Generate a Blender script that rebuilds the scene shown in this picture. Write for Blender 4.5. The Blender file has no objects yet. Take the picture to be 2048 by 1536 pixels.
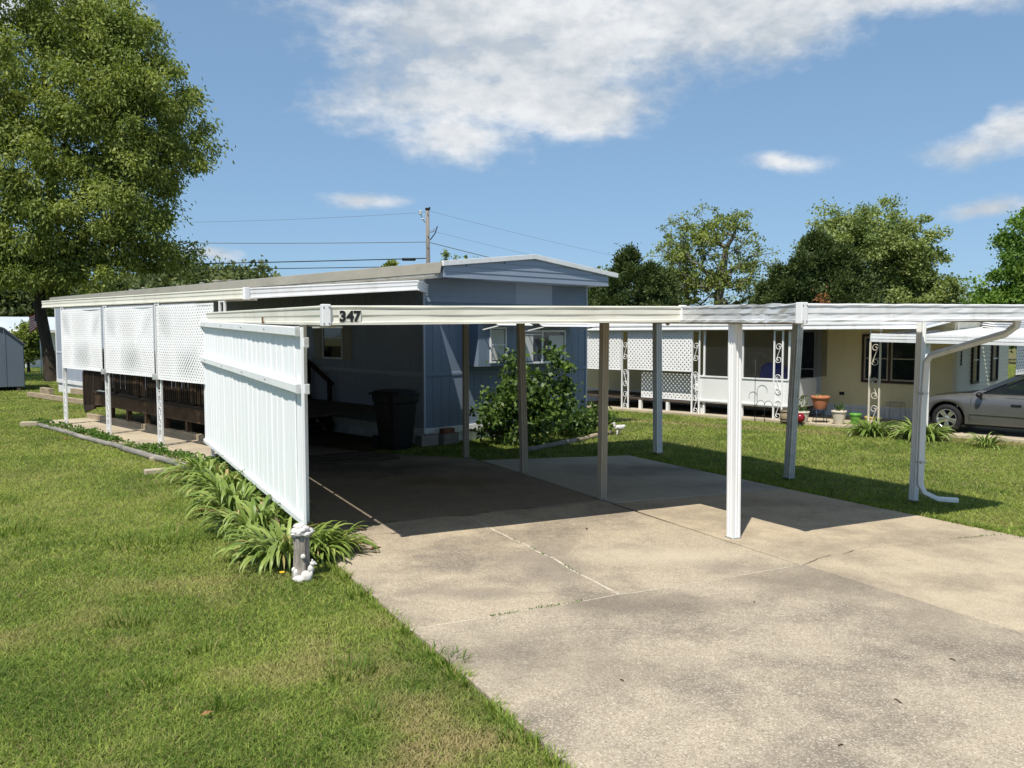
import bpy, bmesh, math, random
import numpy as np
from mathutils import Vector, Matrix

# ------------------------------------------------------------------ camera, sky, sun, exposure
scene = bpy.context.scene
CAM_H, SLOPE = 1.9, 0.0119          # lens height; the lot falls gently away from the street
def gz(y): return -SLOPE * y

cam_data = bpy.data.cameras.new('camera')
cam = bpy.data.objects.new('camera', cam_data)
scene.collection.objects.link(cam)
cam.location = (0, 0, CAM_H)
cam.rotation_euler = (math.radians(90 - 3.68), 0, 0)
cam_data.lens = 29.53
cam_data.sensor_width = 36
cam_data.clip_start = 0.05
cam_data.clip_end = 3000
scene.camera = cam

SUN_AZ, SUN_EL = 202.5, 58.5         # compass-like azimuth from +Y towards +X
world = bpy.data.worlds.new('World')
scene.world = world
world.use_nodes = True
SKY_STRENGTH = 0.085
SKY_GAIN = 0.75
EXPOSURE = 0.20
SUN_STRENGTH = 5.0

sun_data = bpy.data.lights.new('sun', 'SUN')
sun_data.energy = SUN_STRENGTH
sun_data.angle = math.radians(0.5)
sun_data.color = (1.0, 0.935, 0.83)
sun = bpy.data.objects.new('sun', sun_data)
scene.collection.objects.link(sun)
_a, _e = math.radians(SUN_AZ), math.radians(SUN_EL)
_to_sun = Vector((math.sin(_a) * math.cos(_e), math.cos(_a) * math.cos(_e), math.sin(_e)))
sun.rotation_euler = _to_sun.to_track_quat('Z', 'Y').to_euler()
sun.location = _to_sun * 60

scene.view_settings.view_transform = 'Standard'
scene.view_settings.look = 'None'
scene.view_settings.exposure = EXPOSURE
scene.view_settings.gamma = 1.0
scene.view_settings.use_curve_mapping = False
scene.render.engine = 'CYCLES'
scene.cycles.max_bounces = 8
scene.cycles.diffuse_bounces = 4
scene.cycles.glossy_bounces = 3
scene.cycles.transmission_bounces = 5
scene.cycles.transparent_max_bounces = 8

def build_world():
    nt = world.node_tree
    nt.nodes.clear()
    N = nt.nodes.new
    L = nt.links.new
    def math_(op, a, b=None, clamp=False):
        n = N('ShaderNodeMath'); n.operation = op; n.use_clamp = clamp
        for i, v in enumerate((a, b)):
            if v is None: continue
            if isinstance(v, (int, float)): n.inputs[i].default_value = v
            else: L(v, n.inputs[i])
        return n.outputs[0]
    out = N('ShaderNodeOutputWorld'); bg = N('ShaderNodeBackground')
    sky = N('ShaderNodeTexSky')
    sky.sky_type = 'NISHITA'; sky.sun_disc = False
    sky.sun_elevation = math.radians(SUN_EL); sky.sun_rotation = math.radians(SUN_AZ)
    sky.altitude = 1000; sky.air_density = 0.8; sky.dust_density = 1.0; sky.ozone_density = 4.0
    # even, slightly milky spring blue: flatten the zenith-horizon range and tint, the same in every direction
    gm = N('ShaderNodeGamma'); gm.inputs[1].default_value = 0.42; L(sky.outputs[0], gm.inputs[0])
    tint = N('ShaderNodeMix'); tint.data_type = 'RGBA'; tint.blend_type = 'MULTIPLY'; tint.inputs[0].default_value = 1
    k = SKY_GAIN / SKY_STRENGTH * (0.085 ** 0.42)
    L(gm.outputs[0], tint.inputs[6]); tint.inputs[7].default_value = (0.69*k, 0.935*k, 1.15*k, 1)
    tc = N('ShaderNodeTexCoord')
    sep = N('ShaderNodeSeparateXYZ'); L(tc.outputs['Generated'], sep.inputs[0])
    x, y, z = sep.outputs
    az = math_('ARCTAN2', x, y)
    el = math_('ARCSINE', z)
    # clouds: soft banks (azimuth, elevation, half width, half height) broken up by fractal noise
    R = math.radians
    banks = [(-4.6, 19.6, 7.8, 3.0), (4.3, 19.9, 12.2, 4.08), (-0.1, 17.2, 11.6, 3.41), (14.2, 19.7, 11.2, 3.14), (24.8, 19.5, 9.9, 1.70), (-2.2, 15.1, 9.9, 2.56),
             (5.0, 14.1, 4.8, 2.04), (-3.2, 12.4, 4.6, 1.63), (1.2, 15.9, 8.9, 3.24), (4, 24, 22, 5), (17.4, 10.5, 3.3, 0.72), (28.9, 10.6, 3.6, 1.08), (31.2, 11.3, 2.9, 1.46), (-9.4, 8.7, 2.4, 0.61),
             (29.3, 6.8, 2.4, 0.55), (-19.5, 5.1, 1.9, 0.48), (-31, 18.5, 6, 2.2), (60, 24, 18, 5), (95, 16, 12, 2.6), (140, 24, 16, 4.5), (-70, 20, 13, 3.4),
             (-110, 34, 20, 6), (-150, 15, 12, 2.5), (175, 40, 22, 7), (110, 48, 24, 7), (-60, 50, 26, 7), (20, 46, 20, 5)]
    wn = N('ShaderNodeTexNoise'); wn.inputs['Scale'].default_value = 7; wn.inputs['Detail'].default_value = 3
    L(tc.outputs['Generated'], wn.inputs['Vector'])
    wv = N('ShaderNodeSeparateColor'); L(wn.outputs['Color'], wv.inputs[0])
    azw = math_('ADD', az, math_('MULTIPLY', math_('SUBTRACT', wv.outputs[0], 0.5), 0.09))
    elw = math_('ADD', el, math_('MULTIPLY', math_('SUBTRACT', wv.outputs[1], 0.5), 0.05))
    cover = None
    for a, e, w, h in banks:
        da = math_('DIVIDE', math_('SUBTRACT', azw, R(a)), R(w*1.30))
        de = math_('DIVIDE', math_('SUBTRACT', elw, R(e)), R(h*1.30))
        d = math_('ADD', math_('MULTIPLY', da, da), math_('MULTIPLY', de, de))
        c = math_('SUBTRACT', 1.0, math_('SQRT', d))
        if h < 1.2: c = math_('MULTIPLY', c, 0.72)
        cover = c if cover is None else math_('MAXIMUM', cover, c)
    mp = N('ShaderNodeMapping'); mp.inputs['Scale'].default_value = (1, 1, 1.9)
    L(tc.outputs['Generated'], mp.inputs[0])
    n1 = N('ShaderNodeTexNoise'); n1.inputs['Scale'].default_value = 9; n1.inputs['Detail'].default_value = 9; n1.inputs['Roughness'].default_value = 0.62
    L(mp.outputs[0], n1.inputs['Vector'])
    n2 = N('ShaderNodeTexNoise'); n2.inputs['Scale'].default_value = 5.5; n2.inputs['Detail'].default_value = 7
    mp2 = N('ShaderNodeMapping'); mp2.inputs['Scale'].default_value = (1, 1, 2.2); mp2.inputs['Location'].default_value = (3.1, 0.4, 0.12)
    L(tc.outputs['Generated'], mp2.inputs[0]); L(mp2.outputs[0], n2.inputs['Vector'])
    dens = math_('ADD', cover, math_('MULTIPLY', math_('SUBTRACT', n1.outputs[0], 0.5), 1.35))
    n3 = N('ShaderNodeTexNoise'); n3.inputs['Scale'].default_value = 30; n3.inputs['Detail'].default_value = 6; n3.inputs['Roughness'].default_value = 0.6
    L(mp.outputs[0], n3.inputs['Vector'])
    dens = math_('ADD', dens, math_('MULTIPLY', math_('SUBTRACT', n3.outputs[0], 0.42), 0.60))
    ramp = N('ShaderNodeMapRange'); ramp.interpolation_type = 'SMOOTHSTEP'
    ramp.inputs['From Min'].default_value = 0.02; ramp.inputs['From Max'].default_value = 0.80
    L(dens, ramp.inputs['Value'])
    alpha = math_('MULTIPLY', ramp.outputs[0], 0.93)
    cr = N('ShaderNodeValToRGB')
    cr.color_ramp.elements[0].position = 0.40; cr.color_ramp.elements[0].color = (0.56, 0.61, 0.66, 1)
    cr.color_ramp.elements[1].position = 0.60; cr.color_ramp.elements[1].color = (0.90, 0.91, 0.915, 1)
    puff = math_('ADD', math_('MULTIPLY', n2.outputs[0], 0.62), math_('MULTIPLY', n3.outputs[0], 0.38))
    L(puff, cr.inputs[0])
    sc = N('ShaderNodeMix'); sc.data_type = 'RGBA'; sc.blend_type = 'MULTIPLY'; sc.inputs[0].default_value = 1
    L(cr.outputs[0], sc.inputs[6]); sc.inputs[7].default_value = (1 / SKY_STRENGTH * 0.87,) * 3 + (1,)
    mix = N('ShaderNodeMix'); mix.data_type = 'RGBA'
    L(alpha, mix.inputs[0]); L(tint.outputs[2], mix.inputs[6]); L(sc.outputs[2], mix.inputs[7])
    L(mix.outputs[2], bg.inputs[0]); bg.inputs[1].default_value = SKY_STRENGTH
    L(bg.outputs[0], out.inputs[0])
build_world()

# ------------------------------------------------------------------ helpers
COL = scene.collection
rng = random.Random(7)
nrng = np.random.default_rng(11)

def tag(o, label=None, cat=None, group=None, kind=None):
    if label: o['label'] = label
    if cat: o['category'] = cat
    if group: o['group'] = group
    if kind: o['kind'] = kind
    return o

def thing(name, loc=(0, 0, 0), rotz=0.0, label=None, cat=None, group=None, kind=None):
    o = bpy.data.objects.new(name, None)
    o.empty_display_size = 0.2
    COL.objects.link(o)
    o.location = loc
    o.rotation_euler = (0, 0, rotz)
    return tag(o, label, cat, group, kind)

def link(name, mesh, parent=None, loc=None, rot=None, scale=None):
    o = bpy.data.objects.new(name, mesh)
    COL.objects.link(o)
    if parent is not None: o.parent = parent
    if loc is not None: o.location = loc
    if rot is not None: o.rotation_euler = rot
    if scale is not None: o.scale = scale
    return o

class MB:
    """collects vertices and faces of one mesh"""
    def __init__(s): s.v = []; s.f = []
    def add(s, vs, fs):
        n = len(s.v); s.v += [tuple(p) for p in vs]; s.f += [tuple(i + n for i in f) for f in fs]; return s
    def box(s, x0, x1, y0, y1, z0, z1):
        return s.add([(x0,y0,z0),(x1,y0,z0),(x1,y1,z0),(x0,y1,z0),(x0,y0,z1),(x1,y0,z1),(x1,y1,z1),(x0,y1,z1)],
                     [(3,2,1,0),(4,5,6,7),(0,1,5,4),(1,2,6,5),(2,3,7,6),(3,0,4,7)])
    def bar(s, p, q, w, h, up=(0,0,1)):
        """rectangular bar from p to q, w sideways, h along up"""
        p, q, up = Vector(p), Vector(q), Vector(up)
        d = (q - p).normalized(); sd = d.cross(up).normalized(); u = sd.cross(d)
        a = sd * w / 2; b = u * h / 2
        vs = [p-a-b, p+a-b, p+a+b, p-a+b, q-a-b, q+a-b, q+a+b, q-a+b]
        return s.add(vs, [(3,2,1,0),(4,5,6,7),(0,1,5,4),(1,2,6,5),(2,3,7,6),(3,0,4,7)])
    def tube(s, pts, r, n=8, cap=True):
        pts = [Vector(p) for p in pts]
        rs = r if isinstance(r, (list, tuple)) else [r] * len(pts)
        rings = []
        prev = None
        for i, p in enumerate(pts):
            d = (pts[min(i+1, len(pts)-1)] - pts[max(i-1, 0)])
            d = d.normalized() if d.length > 1e-9 else Vector((0,0,1))
            if prev is None:
                a = d.orthogonal().normalized()
            else:
                a = (prev - d * prev.dot(d))
                a = a.normalized() if a.length > 1e-6 else d.orthogonal().normalized()
            prev = a; b = d.cross(a)
            rings.append([p + (a*math.cos(2*math.pi*k/n) + b*math.sin(2*math.pi*k/n)) * rs[i] for k in range(n)])
        vs = [v for rg in rings for v in rg]; fs = []
        for i in range(len(rings)-1):
            for k in range(n):
                k2 = (k+1) % n
                fs.append((i*n+k, i*n+k2, (i+1)*n+k2, (i+1)*n+k))
        if cap:
            fs.append(tuple(range(n-1, -1, -1))); fs.append(tuple((len(rings)-1)*n+k for k in range(n)))
        return s.add(vs, fs)
    def lathe(s, prof, n=20, c=(0,0,0), cap=True):
        vs = []; fs = []
        for r, z in prof:
            for k in range(n):
                t = 2*math.pi*k/n
                vs.append((c[0]+r*math.cos(t), c[1]+r*math.sin(t), c[2]+z))
        m = len(prof)
        for i in range(m-1):
            for k in range(n):
                k2 = (k+1) % n
                fs.append((i*n+k, i*n+k2, (i+1)*n+k2, (i+1)*n+k))
        if cap:
            fs.append(tuple(range(n-1,-1,-1))); fs.append(tuple((m-1)*n+k for k in range(n)))
        return s.add(vs, fs)
    def prism(s, poly, ax, t0, t1):
        """poly: 2-D outline; ax: function (a, b, t) -> xyz; closed solid between t0 and t1"""
        n = len(poly)
        vs = [ax(a, b, t0) for a, b in poly] + [ax(a, b, t1) for a, b in poly]
        fs = [tuple(range(n-1,-1,-1)), tuple(range(n, 2*n))]
        fs += [(i, (i+1) % n, n + (i+1) % n, n + i) for i in range(n)]
        return s.add(vs, fs)
    def extrude(s, prof, p, q, out, nseg=1, jit=None):
        """profile (outward, up) swept from p to q; out: horizontal outward direction; jit(t, k) -> (d_out, d_up)"""
        p, q, out = Vector(p), Vector(q), Vector(out).normalized()
        n = len(prof); vs = []; fs = []
        for i in range(nseg+1):
            t = i/nseg; c = p.lerp(q, t)
            for k, (a, b) in enumerate(prof):
                da, db = jit(t, k) if jit else (0, 0)
                vs.append(c + out*(a+da) + Vector((0,0,b+db)))
        for i in range(nseg):
            for k in range(n):
                k2 = (k+1) % n
                fs.append((i*n+k, i*n+k2, (i+1)*n+k2, (i+1)*n+k))
        fs.append(tuple(range(n-1,-1,-1))); fs.append(tuple(nseg*n+k for k in range(n)))
        return s.add(vs, fs)
    def blob(s, c, r, seed=0, amp=0.0, nu=14, nv=9, rot=None):
        rr = random.Random(seed); ph = [(rr.uniform(0,6.28), rr.randint(1,4), rr.randint(1,4)) for _ in range(5)]
        vs = []; fs = []
        M = rot if rot is not None else Matrix.Identity(3)
        for j in range(nv+1):
            th = math.pi*j/nv
            for i in range(nu):
                fi = 2*math.pi*i/nu
                k = 1 + amp*sum(math.sin(a*fi+b*th*1.7+p) for p,a,b in ph)/2.2*math.sin(th)
                q = M @ Vector((r[0]*k*math.sin(th)*math.cos(fi), r[1]*k*math.sin(th)*math.sin(fi), r[2]*k*math.cos(th)))
                vs.append((c[0]+q.x, c[1]+q.y, c[2]+q.z))
        for j in range(nv):
            for i in range(nu):
                i2 = (i+1) % nu
                fs.append((j*nu+i, (j+1)*nu+i, (j+1)*nu+i2, j*nu+i2))
        return s.add(vs, fs)
    def mesh(s, name, mat=None, bevel=0.0, smooth=False, seg=1):
        me = bpy.data.meshes.new(name)
        me.from_pydata(s.v, [], s.f)
        bm = bmesh.new(); bm.from_mesh(me)
        bmesh.ops.recalc_face_normals(bm, faces=bm.faces)
        if bevel > 0:
            bmesh.ops.remove_doubles(bm, verts=bm.verts, dist=1e-6)
            ed = [e for e in bm.edges if len(e.link_faces) == 2 and e.calc_face_angle(0) > 0.5]
            bmesh.ops.bevel(bm, geom=ed, offset=bevel, segments=seg, profile=0.7, affect='EDGES', clamp_overlap=True)
        bm.to_mesh(me); bm.free()
        if smooth:
            me.polygons.foreach_set('use_smooth', [True]*len(me.polygons))
        me.update()
        if mat is not None: me.materials.append(M[mat])
        return me
    def build(s, name, mat, parent=None, bevel=0.0, smooth=False, loc=None, rot=None, seg=1):
        return link(name, s.mesh(name, mat, bevel, smooth, seg), parent, loc, rot)

def box(name, mat, parent, x0, x1, y0, y1, z0, z1, bevel=0.0):
    return MB().box(x0, x1, y0, y1, z0, z1).build(name, mat, parent, bevel)

def fast_mesh(name, V, F, mat=None, attrs=None, smooth=False):
    V = np.asarray(V, dtype=np.float32); F = np.asarray(F, dtype=np.int32)
    me = bpy.data.meshes.new(name)
    me.vertices.add(len(V)); me.vertices.foreach_set('co', V.ravel())
    k = F.shape[1]
    me.loops.add(F.size); me.loops.foreach_set('vertex_index', F.ravel())
    me.polygons.add(len(F)); me.polygons.foreach_set('loop_start', np.arange(len(F), dtype=np.int32)*k)
    if smooth: me.polygons.foreach_set('use_smooth', np.ones(len(F), dtype=bool))
    me.update(calc_edges=True)
    for nm, arr in (attrs or {}).items():
        a = me.attributes.new(nm, 'FLOAT', 'POINT'); a.data.foreach_set('value', np.asarray(arr, dtype=np.float32))
    if mat: me.materials.append(M[mat])
    return me

# ------------------------------------------------------------------ materials
M = {}
class NT:
    def __init__(s, name):
        s.m = bpy.data.materials.new(name); s.m.use_nodes = True; s.t = s.m.node_tree; s.t.nodes.clear()
        s.out = s.n('ShaderNodeOutputMaterial'); M[name] = s.m
        s._pos = None
    def n(s, k, **kw):
        o = s.t.nodes.new(k)
        for a, b in kw.items(): setattr(o, a, b)
        return o
    def l(s, a, b): s.t.links.new(a, b)
    def pos(s):
        if s._pos is None: s._pos = s.n('ShaderNodeNewGeometry').outputs['Position']
        return s._pos
    def noise(s, scale, detail=4, rough=0.55, stretch=None, vec=None):
        v = vec or s.pos()
        if stretch:
            mp = s.n('ShaderNodeMapping'); mp.inputs['Scale'].default_value = stretch; s.l(v, mp.inputs[0]); v = mp.outputs[0]
        o = s.n('ShaderNodeTexNoise'); o.inputs['Scale'].default_value = scale; o.inputs['Detail'].default_value = detail
        o.inputs['Roughness'].default_value = rough; s.l(v, o.inputs['Vector'])
        return o.outputs[0]
    def ramp(s, fac, a, b, c0=None, c1=None):
        if c0 is None:
            o = s.n('ShaderNodeMapRange'); o.inputs['From Min'].default_value = a; o.inputs['From Max'].default_value = b
            s.l(fac, o.inputs['Value']); return o.outputs[0]
        o = s.n('ShaderNodeValToRGB'); e = o.color_ramp.elements
        e[0].position = a; e[0].color = tuple(c0)+(1,); e[1].position = b; e[1].color = tuple(c1)+(1,)
        s.l(fac, o.inputs[0]); return o.outputs[0]
    def mix(s, fac, a, b, mode='MIX'):
        o = s.n('ShaderNodeMix', data_type='RGBA', blend_type=mode)
        for i, v in ((0, fac), (6, a), (7, b)):
            if isinstance(v, (int, float)): o.inputs[i].default_value = v
            elif isinstance(v, (tuple, list)): o.inputs[i].default_value = tuple(v)+(1,) if len(v) == 3 else v
            else: s.l(v, o.inputs[i])
        return o.outputs[2]
    def m2(s, op, a, b=0.0, clamp=False):
        o = s.n('ShaderNodeMath', operation=op, use_clamp=clamp)
        for i, v in ((0, a), (1, b)):
            if isinstance(v, (int, float)): o.inputs[i].default_value = v
            else: s.l(v, o.inputs[i])
        return o.outputs[0]
    def bump(s, h, strength=0.3, dist=0.01):
        o = s.n('ShaderNodeBump'); o.inputs['Strength'].default_value = strength; o.inputs['Distance'].default_value = dist
        s.l(h, o.inputs['Height']); return o.outputs[0]
    def bsdf(s, col, rough=0.6, metal=0.0, spec=0.4, normal=None, **kw):
        b = s.n('ShaderNodeBsdfPrincipled')
        for nm, v in (('Base Color', col), ('Roughness', rough), ('Metallic', metal), ('Specular IOR Level', spec)):
            i = b.inputs[nm]
            if isinstance(v, (int, float)): i.default_value = v
            elif isinstance(v, (tuple, list)): i.default_value = tuple(v)+(1,) if len(v) == 3 else v
            else: s.l(v, i)
        for nm, v in kw.items(): b.inputs[nm.replace('_', ' ')].default_value = v
        if normal is not None: s.l(normal, b.inputs['Normal'])
        s.l(b.outputs[0], s.out.inputs[0]); return b

def plain(name, col, rough=0.55, metal=0.0, spec=0.4, var=0.12, scale=2.5, dirt=None, dirt_amt=0.5, stretch=None, bump=0.0, bscale=60, fine=0.0):
    t = NT(name)
    dk = tuple(c*(1-var) for c in col); lt = tuple(min(1, c*(1+var*0.5)) for c in col)
    c = t.ramp(t.noise(scale, 5, 0.6, stretch), 0.3, 0.7, dk, lt)
    if fine:
        c = t.mix(t.ramp(t.noise(bscale, 2), 0.35, 0.65), c, tuple(x*(1-fine) for x in col))
    if dirt:
        f = t.m2('MULTIPLY', t.ramp(t.noise(scale*1.7, 6, 0.65, stretch or (1, 1, 0.35)), 0.52, 0.78), dirt_amt)
        c = t.mix(f, c, dirt)
    nm = t.bump(t.noise(bscale, 3), bump, 0.004) if bump else None
    r = t.ramp(t.noise(scale*3, 3), 0.2, 0.8)
    r = t.m2('ADD', t.m2('MULTIPLY', r, 0.16), rough-0.08)
    t.bsdf(c, r, metal, spec, nm)
    return t

plain('white_metal', (0.80, 0.81, 0.82), 0.42, 0, 0.45, 0.06, 3.4, (0.46, 0.43, 0.36), 0.50, (1, 1, 0.16))
plain('white_panel', (0.83, 0.86, 0.885), 0.40, 0, 0.45, 0.04, 2.6, (0.56, 0.56, 0.52), 0.30, (1, 1, 0.14))
plain('white_plastic', (0.82, 0.83, 0.84), 0.5, 0, 0.4, 0.05, 1.2, (0.6, 0.58, 0.5), 0.25)
plain('cream_metal', (0.76, 0.745, 0.655), 0.42, 0, 0.45, 0.07, 1.1, (0.40, 0.35, 0.24), 0.35)
plain('weathered_metal', (0.64, 0.65, 0.65), 0.38, 0.35, 0.5, 0.22, 3.0, (0.38, 0.36, 0.32), 0.6, (1, 1, 2.5))
plain('old_white', (0.66, 0.66, 0.62), 0.55, 0, 0.4, 0.10, 1.8, (0.22, 0.17, 0.10), 0.7, (1, 1, 2.2))
plain('roof_edge', (0.31, 0.295, 0.245), 0.5, 0.1, 0.4, 0.14, 1.2, (0.16, 0.13, 0.09), 0.5, (1, 1, 2.0))
plain('tan_metal', (0.40, 0.36, 0.285), 0.5, 0, 0.35, 0.1, 1.6, (0.26, 0.22, 0.16), 0.5)  # tan that also carries the shade under the roofs in its colour
plain('roof_metal', (0.60, 0.60, 0.57), 0.4, 0.2, 0.5, 0.12, 1.0, (0.35, 0.33, 0.28), 0.5)
plain('gutter_back', (0.10, 0.10, 0.11), 0.6, 0, 0.3, 0.2, 2)
plain('blue_siding', (0.31, 0.35, 0.42), 0.5, 0, 0.4, 0.07, 0.8, (0.30, 0.33, 0.38), 0.35)
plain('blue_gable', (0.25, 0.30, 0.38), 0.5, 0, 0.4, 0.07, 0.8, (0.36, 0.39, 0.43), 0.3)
plain('pale_gable', (0.33, 0.38, 0.46), 0.5, 0, 0.4, 0.06, 0.8)
plain('blue_end_shaded', (0.165, 0.215, 0.290), 0.5, 0, 0.4, 0.07, 0.8, (0.18, 0.22, 0.29), 0.35)  # bluer than the long side, with the end walls' shade put into the colour
plain('blue_trim', (0.42, 0.47, 0.55), 0.45, 0, 0.4, 0.06, 1.5)
plain('skirting', (0.72, 0.73, 0.74), 0.55, 0, 0.4, 0.08, 1.6, (0.32, 0.30, 0.24), 0.55)
plain('shutter_tan', (0.40, 0.36, 0.27), 0.6, 0, 0.3, 0.08, 3)
plain('dark_plastic', (0.012, 0.012, 0.013), 0.45, 0, 0.4, 0.2, 4)
plain('black_rubber', (0.015, 0.015, 0.016), 0.75, 0, 0.3, 0.2, 8)
plain('digit_black', (0.012, 0.012, 0.012), 0.5, 0, 0.4, 0.1, 10)
plain('rust', (0.16, 0.08, 0.04), 0.8, 0, 0.3, 0.4, 12)
plain('steel', (0.42, 0.42, 0.42), 0.35, 0.8, 0.5, 0.2, 12)
plain('deck_wood', (0.030, 0.020, 0.014), 0.8, 0, 0.25, 0.45, 3.5, (0.075, 0.052, 0.032), 0.5, (1, 1, 0.25), 0.4, 40)
plain('deck_band', (0.085, 0.054, 0.031), 0.8, 0, 0.25, 0.5, 3.0, (0.035, 0.024, 0.016), 0.9, (1, 1, 1), 0.5, 30)
plain('grey_wood', (0.25, 0.235, 0.21), 0.85, 0, 0.2, 0.4, 4.0, (0.11, 0.10, 0.085), 0.8, (0.5, 0.5, 3), 0.7, 34)
plain('tan_wood', (0.36, 0.29, 0.20), 0.8, 0, 0.2, 0.3, 4.0, (0.16, 0.12, 0.08), 0.6, (0.5, 0.5, 3), 0.4, 34)
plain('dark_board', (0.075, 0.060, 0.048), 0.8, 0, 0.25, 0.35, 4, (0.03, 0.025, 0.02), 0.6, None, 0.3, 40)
plain('cinder', (0.27, 0.25, 0.22), 0.9, 0, 0.2, 0.2, 6, None, 0, None, 0.6, 90)
plain('brick_red', (0.22, 0.10, 0.065), 0.85, 0, 0.2, 0.3, 8, None, 0, None, 0.4, 60)
plain('yellow_siding', (0.80, 0.70, 0.43), 0.55, 0, 0.35, 0.05, 0.9, (0.46, 0.40, 0.25), 0.3)
plain('cream_siding', (0.72, 0.68, 0.54), 0.55, 0, 0.35, 0.05, 0.9, (0.5, 0.46, 0.36), 0.3)
plain('brown_trim', (0.045, 0.025, 0.018), 0.5, 0, 0.35, 0.15, 4)
plain('terracotta', (0.43, 0.17, 0.085), 0.75, 0, 0.25, 0.18, 6, (0.30, 0.14, 0.08), 0.5)
plain('cream_pot', (0.60, 0.55, 0.45), 0.6, 0, 0.3, 0.12, 5, (0.36, 0.31, 0.24), 0.6)
plain('green_pot', (0.10, 0.30, 0.045), 0.45, 0, 0.4, 0.1, 5)
plain('yellow_pot', (0.46, 0.36, 0.12), 0.6, 0, 0.3, 0.12, 5)
plain('potting_soil', (0.035, 0.025, 0.017), 0.95, 0, 0.1, 0.3, 30, None, 0, None, 0.6, 80)
plain('blue_iron', (0.04, 0.06, 0.11), 0.5, 0.3, 0.4, 0.2, 10)
plain('dark_iron', (0.03, 0.03, 0.032), 0.55, 0.3, 0.4, 0.2, 10)
plain('red_glass', (0.25, 0.012, 0.02), 0.12, 0.1, 0.6, 0.3, 9)
plain('blue_tarp', (0.025, 0.06, 0.55), 0.45, 0, 0.4, 0.2, 5)
plain('statue_white', (0.66, 0.64, 0.61), 0.8, 0, 0.25, 0.16, 14, (0.30, 0.27, 0.23), 0.7, (1, 1, 1), 0.6, 70)
plain('statue_bark', (0.30, 0.27, 0.24), 0.9, 0, 0.2, 0.55, 40, (0.62, 0.60, 0.56), 0.85, (1, 1, 0.08), 0.9, 60)
plain('shed_blue', (0.105, 0.135, 0.170), 0.65, 0, 0.3, 0.10, 1.2, None, 0, (1, 1, 0.3))  # darkened overall to carry the oak's shade over the shed
plain('shed_roof', (0.10, 0.105, 0.115), 0.85, 0, 0.2, 0.25, 7)
plain('far_white', (0.74, 0.75, 0.75), 0.6, 0, 0.3, 0.08, 0.8)
plain('far_roof', (0.55, 0.60, 0.64), 0.4, 0.1, 0.5, 0.08, 0.6)
plain('far_beige', (0.52, 0.47, 0.38), 0.7, 0, 0.3, 0.10, 0.8)
plain('far_brown', (0.16, 0.12, 0.095), 0.85, 0, 0.2, 0.2, 2)
plain('stone', (0.42, 0.40, 0.36), 0.9, 0, 0.2, 0.4, 5, (0.2, 0.18, 0.15), 0.7, (1, 1, 1), 0.6, 20)
plain('pole_wood', (0.23, 0.21, 0.19), 0.9, 0, 0.2, 0.35, 3, (0.11, 0.09, 0.07), 0.7, (2, 2, 0.2))
plain('insulator', (0.70, 0.72, 0.74), 0.3, 0, 0.5, 0.1, 5)
plain('cable_black', (0.012, 0.012, 0.013), 0.6, 0, 0.3, 0.1, 5)
plain('cable_grey', (0.13, 0.14, 0.15), 0.5, 0, 0.3, 0.1, 5)
plain('car_paint', (0.17, 0.172, 0.172), 0.24, 0.55, 0.5, 0.04, 1.0)
plain('chrome', (0.62, 0.62, 0.62), 0.22, 0.9, 0.5, 0.05, 5)
plain('car_dark', (0.012, 0.012, 0.014), 0.5, 0, 0.4, 0.1, 5)
plain('flag_red', (0.45, 0.03, 0.04), 0.8, 0, 0.2, 0.1, 5)
plain('flag_white', (0.75, 0.75, 0.75), 0.8, 0, 0.2, 0.1, 5)
plain('flag_blue', (0.02, 0.035, 0.16), 0.8, 0, 0.2, 0.1, 5)
plain('bark_dark', (0.055, 0.045, 0.036), 0.95, 0, 0.15, 0.45, 5, (0.11, 0.095, 0.08), 0.6, (2, 2, 0.35), 0.8, 30)
plain('bark_grey', (0.19, 0.17, 0.145), 0.95, 0, 0.15, 0.4, 5, (0.22, 0.20, 0.17), 0.5, (2, 2, 0.35), 0.6, 30)
plain('dead_leaf', (0.28, 0.15, 0.065), 0.85, 0, 0.2, 0.3, 9)
plain('yellow_petal', (0.75, 0.50, 0.02), 0.6, 0, 0.3, 0.1, 9)
plain('twig', (0.09, 0.065, 0.045), 0.9, 0, 0.2, 0.3, 9)
plain('blind', (0.55, 0.55, 0.52), 0.7, 0, 0.3, 0.08, 3)
plain('curtain', (0.60, 0.62, 0.62), 0.8, 0, 0.2, 0.1, 4, None, 0, (6, 6, 0.4))

def glass(name, col, rough=0.05, spec=0.7):
    t = NT(name); t.bsdf(col, rough, 0, spec, t.bump(t.noise(2.0, 2), 0.06, 0.02))
glass('dark_glass', (0.012, 0.015, 0.019))
glass('bluish_glass', (0.03, 0.045, 0.07))

def screen_mat():
    t = NT('screen_mesh')
    d = t.n('ShaderNodeBsdfDiffuse'); d.inputs[0].default_value = (0.025, 0.027, 0.03, 1)
    tr = t.n('ShaderNodeBsdfTransparent'); mx = t.n('ShaderNodeMixShader'); mx.inputs[0].default_value = 0.30
    t.l(tr.outputs[0], mx.inputs[1]); t.l(d.outputs[0], mx.inputs[2]); t.l(mx.outputs[0], t.out.inputs[0])
    t = NT('car_glass')
    g = t.n('ShaderNodeBsdfGlossy'); g.inputs['Roughness'].default_value = 0.03; g.inputs[0].default_value = (0.8, 0.85, 0.85, 1)
    tr = t.n('ShaderNodeBsdfTransparent'); tr.inputs[0].default_value = (0.42, 0.47, 0.44, 1)
    fr = t.n('ShaderNodeFresnel'); fr.inputs[0].default_value = 1.5
    mx = t.n('ShaderNodeMixShader'); t.l(fr.outputs[0], mx.inputs[0])
    t.l(tr.outputs[0], mx.inputs[1]); t.l(g.outputs[0], mx.inputs[2]); t.l(mx.outputs[0], t.out.inputs[0])
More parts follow.
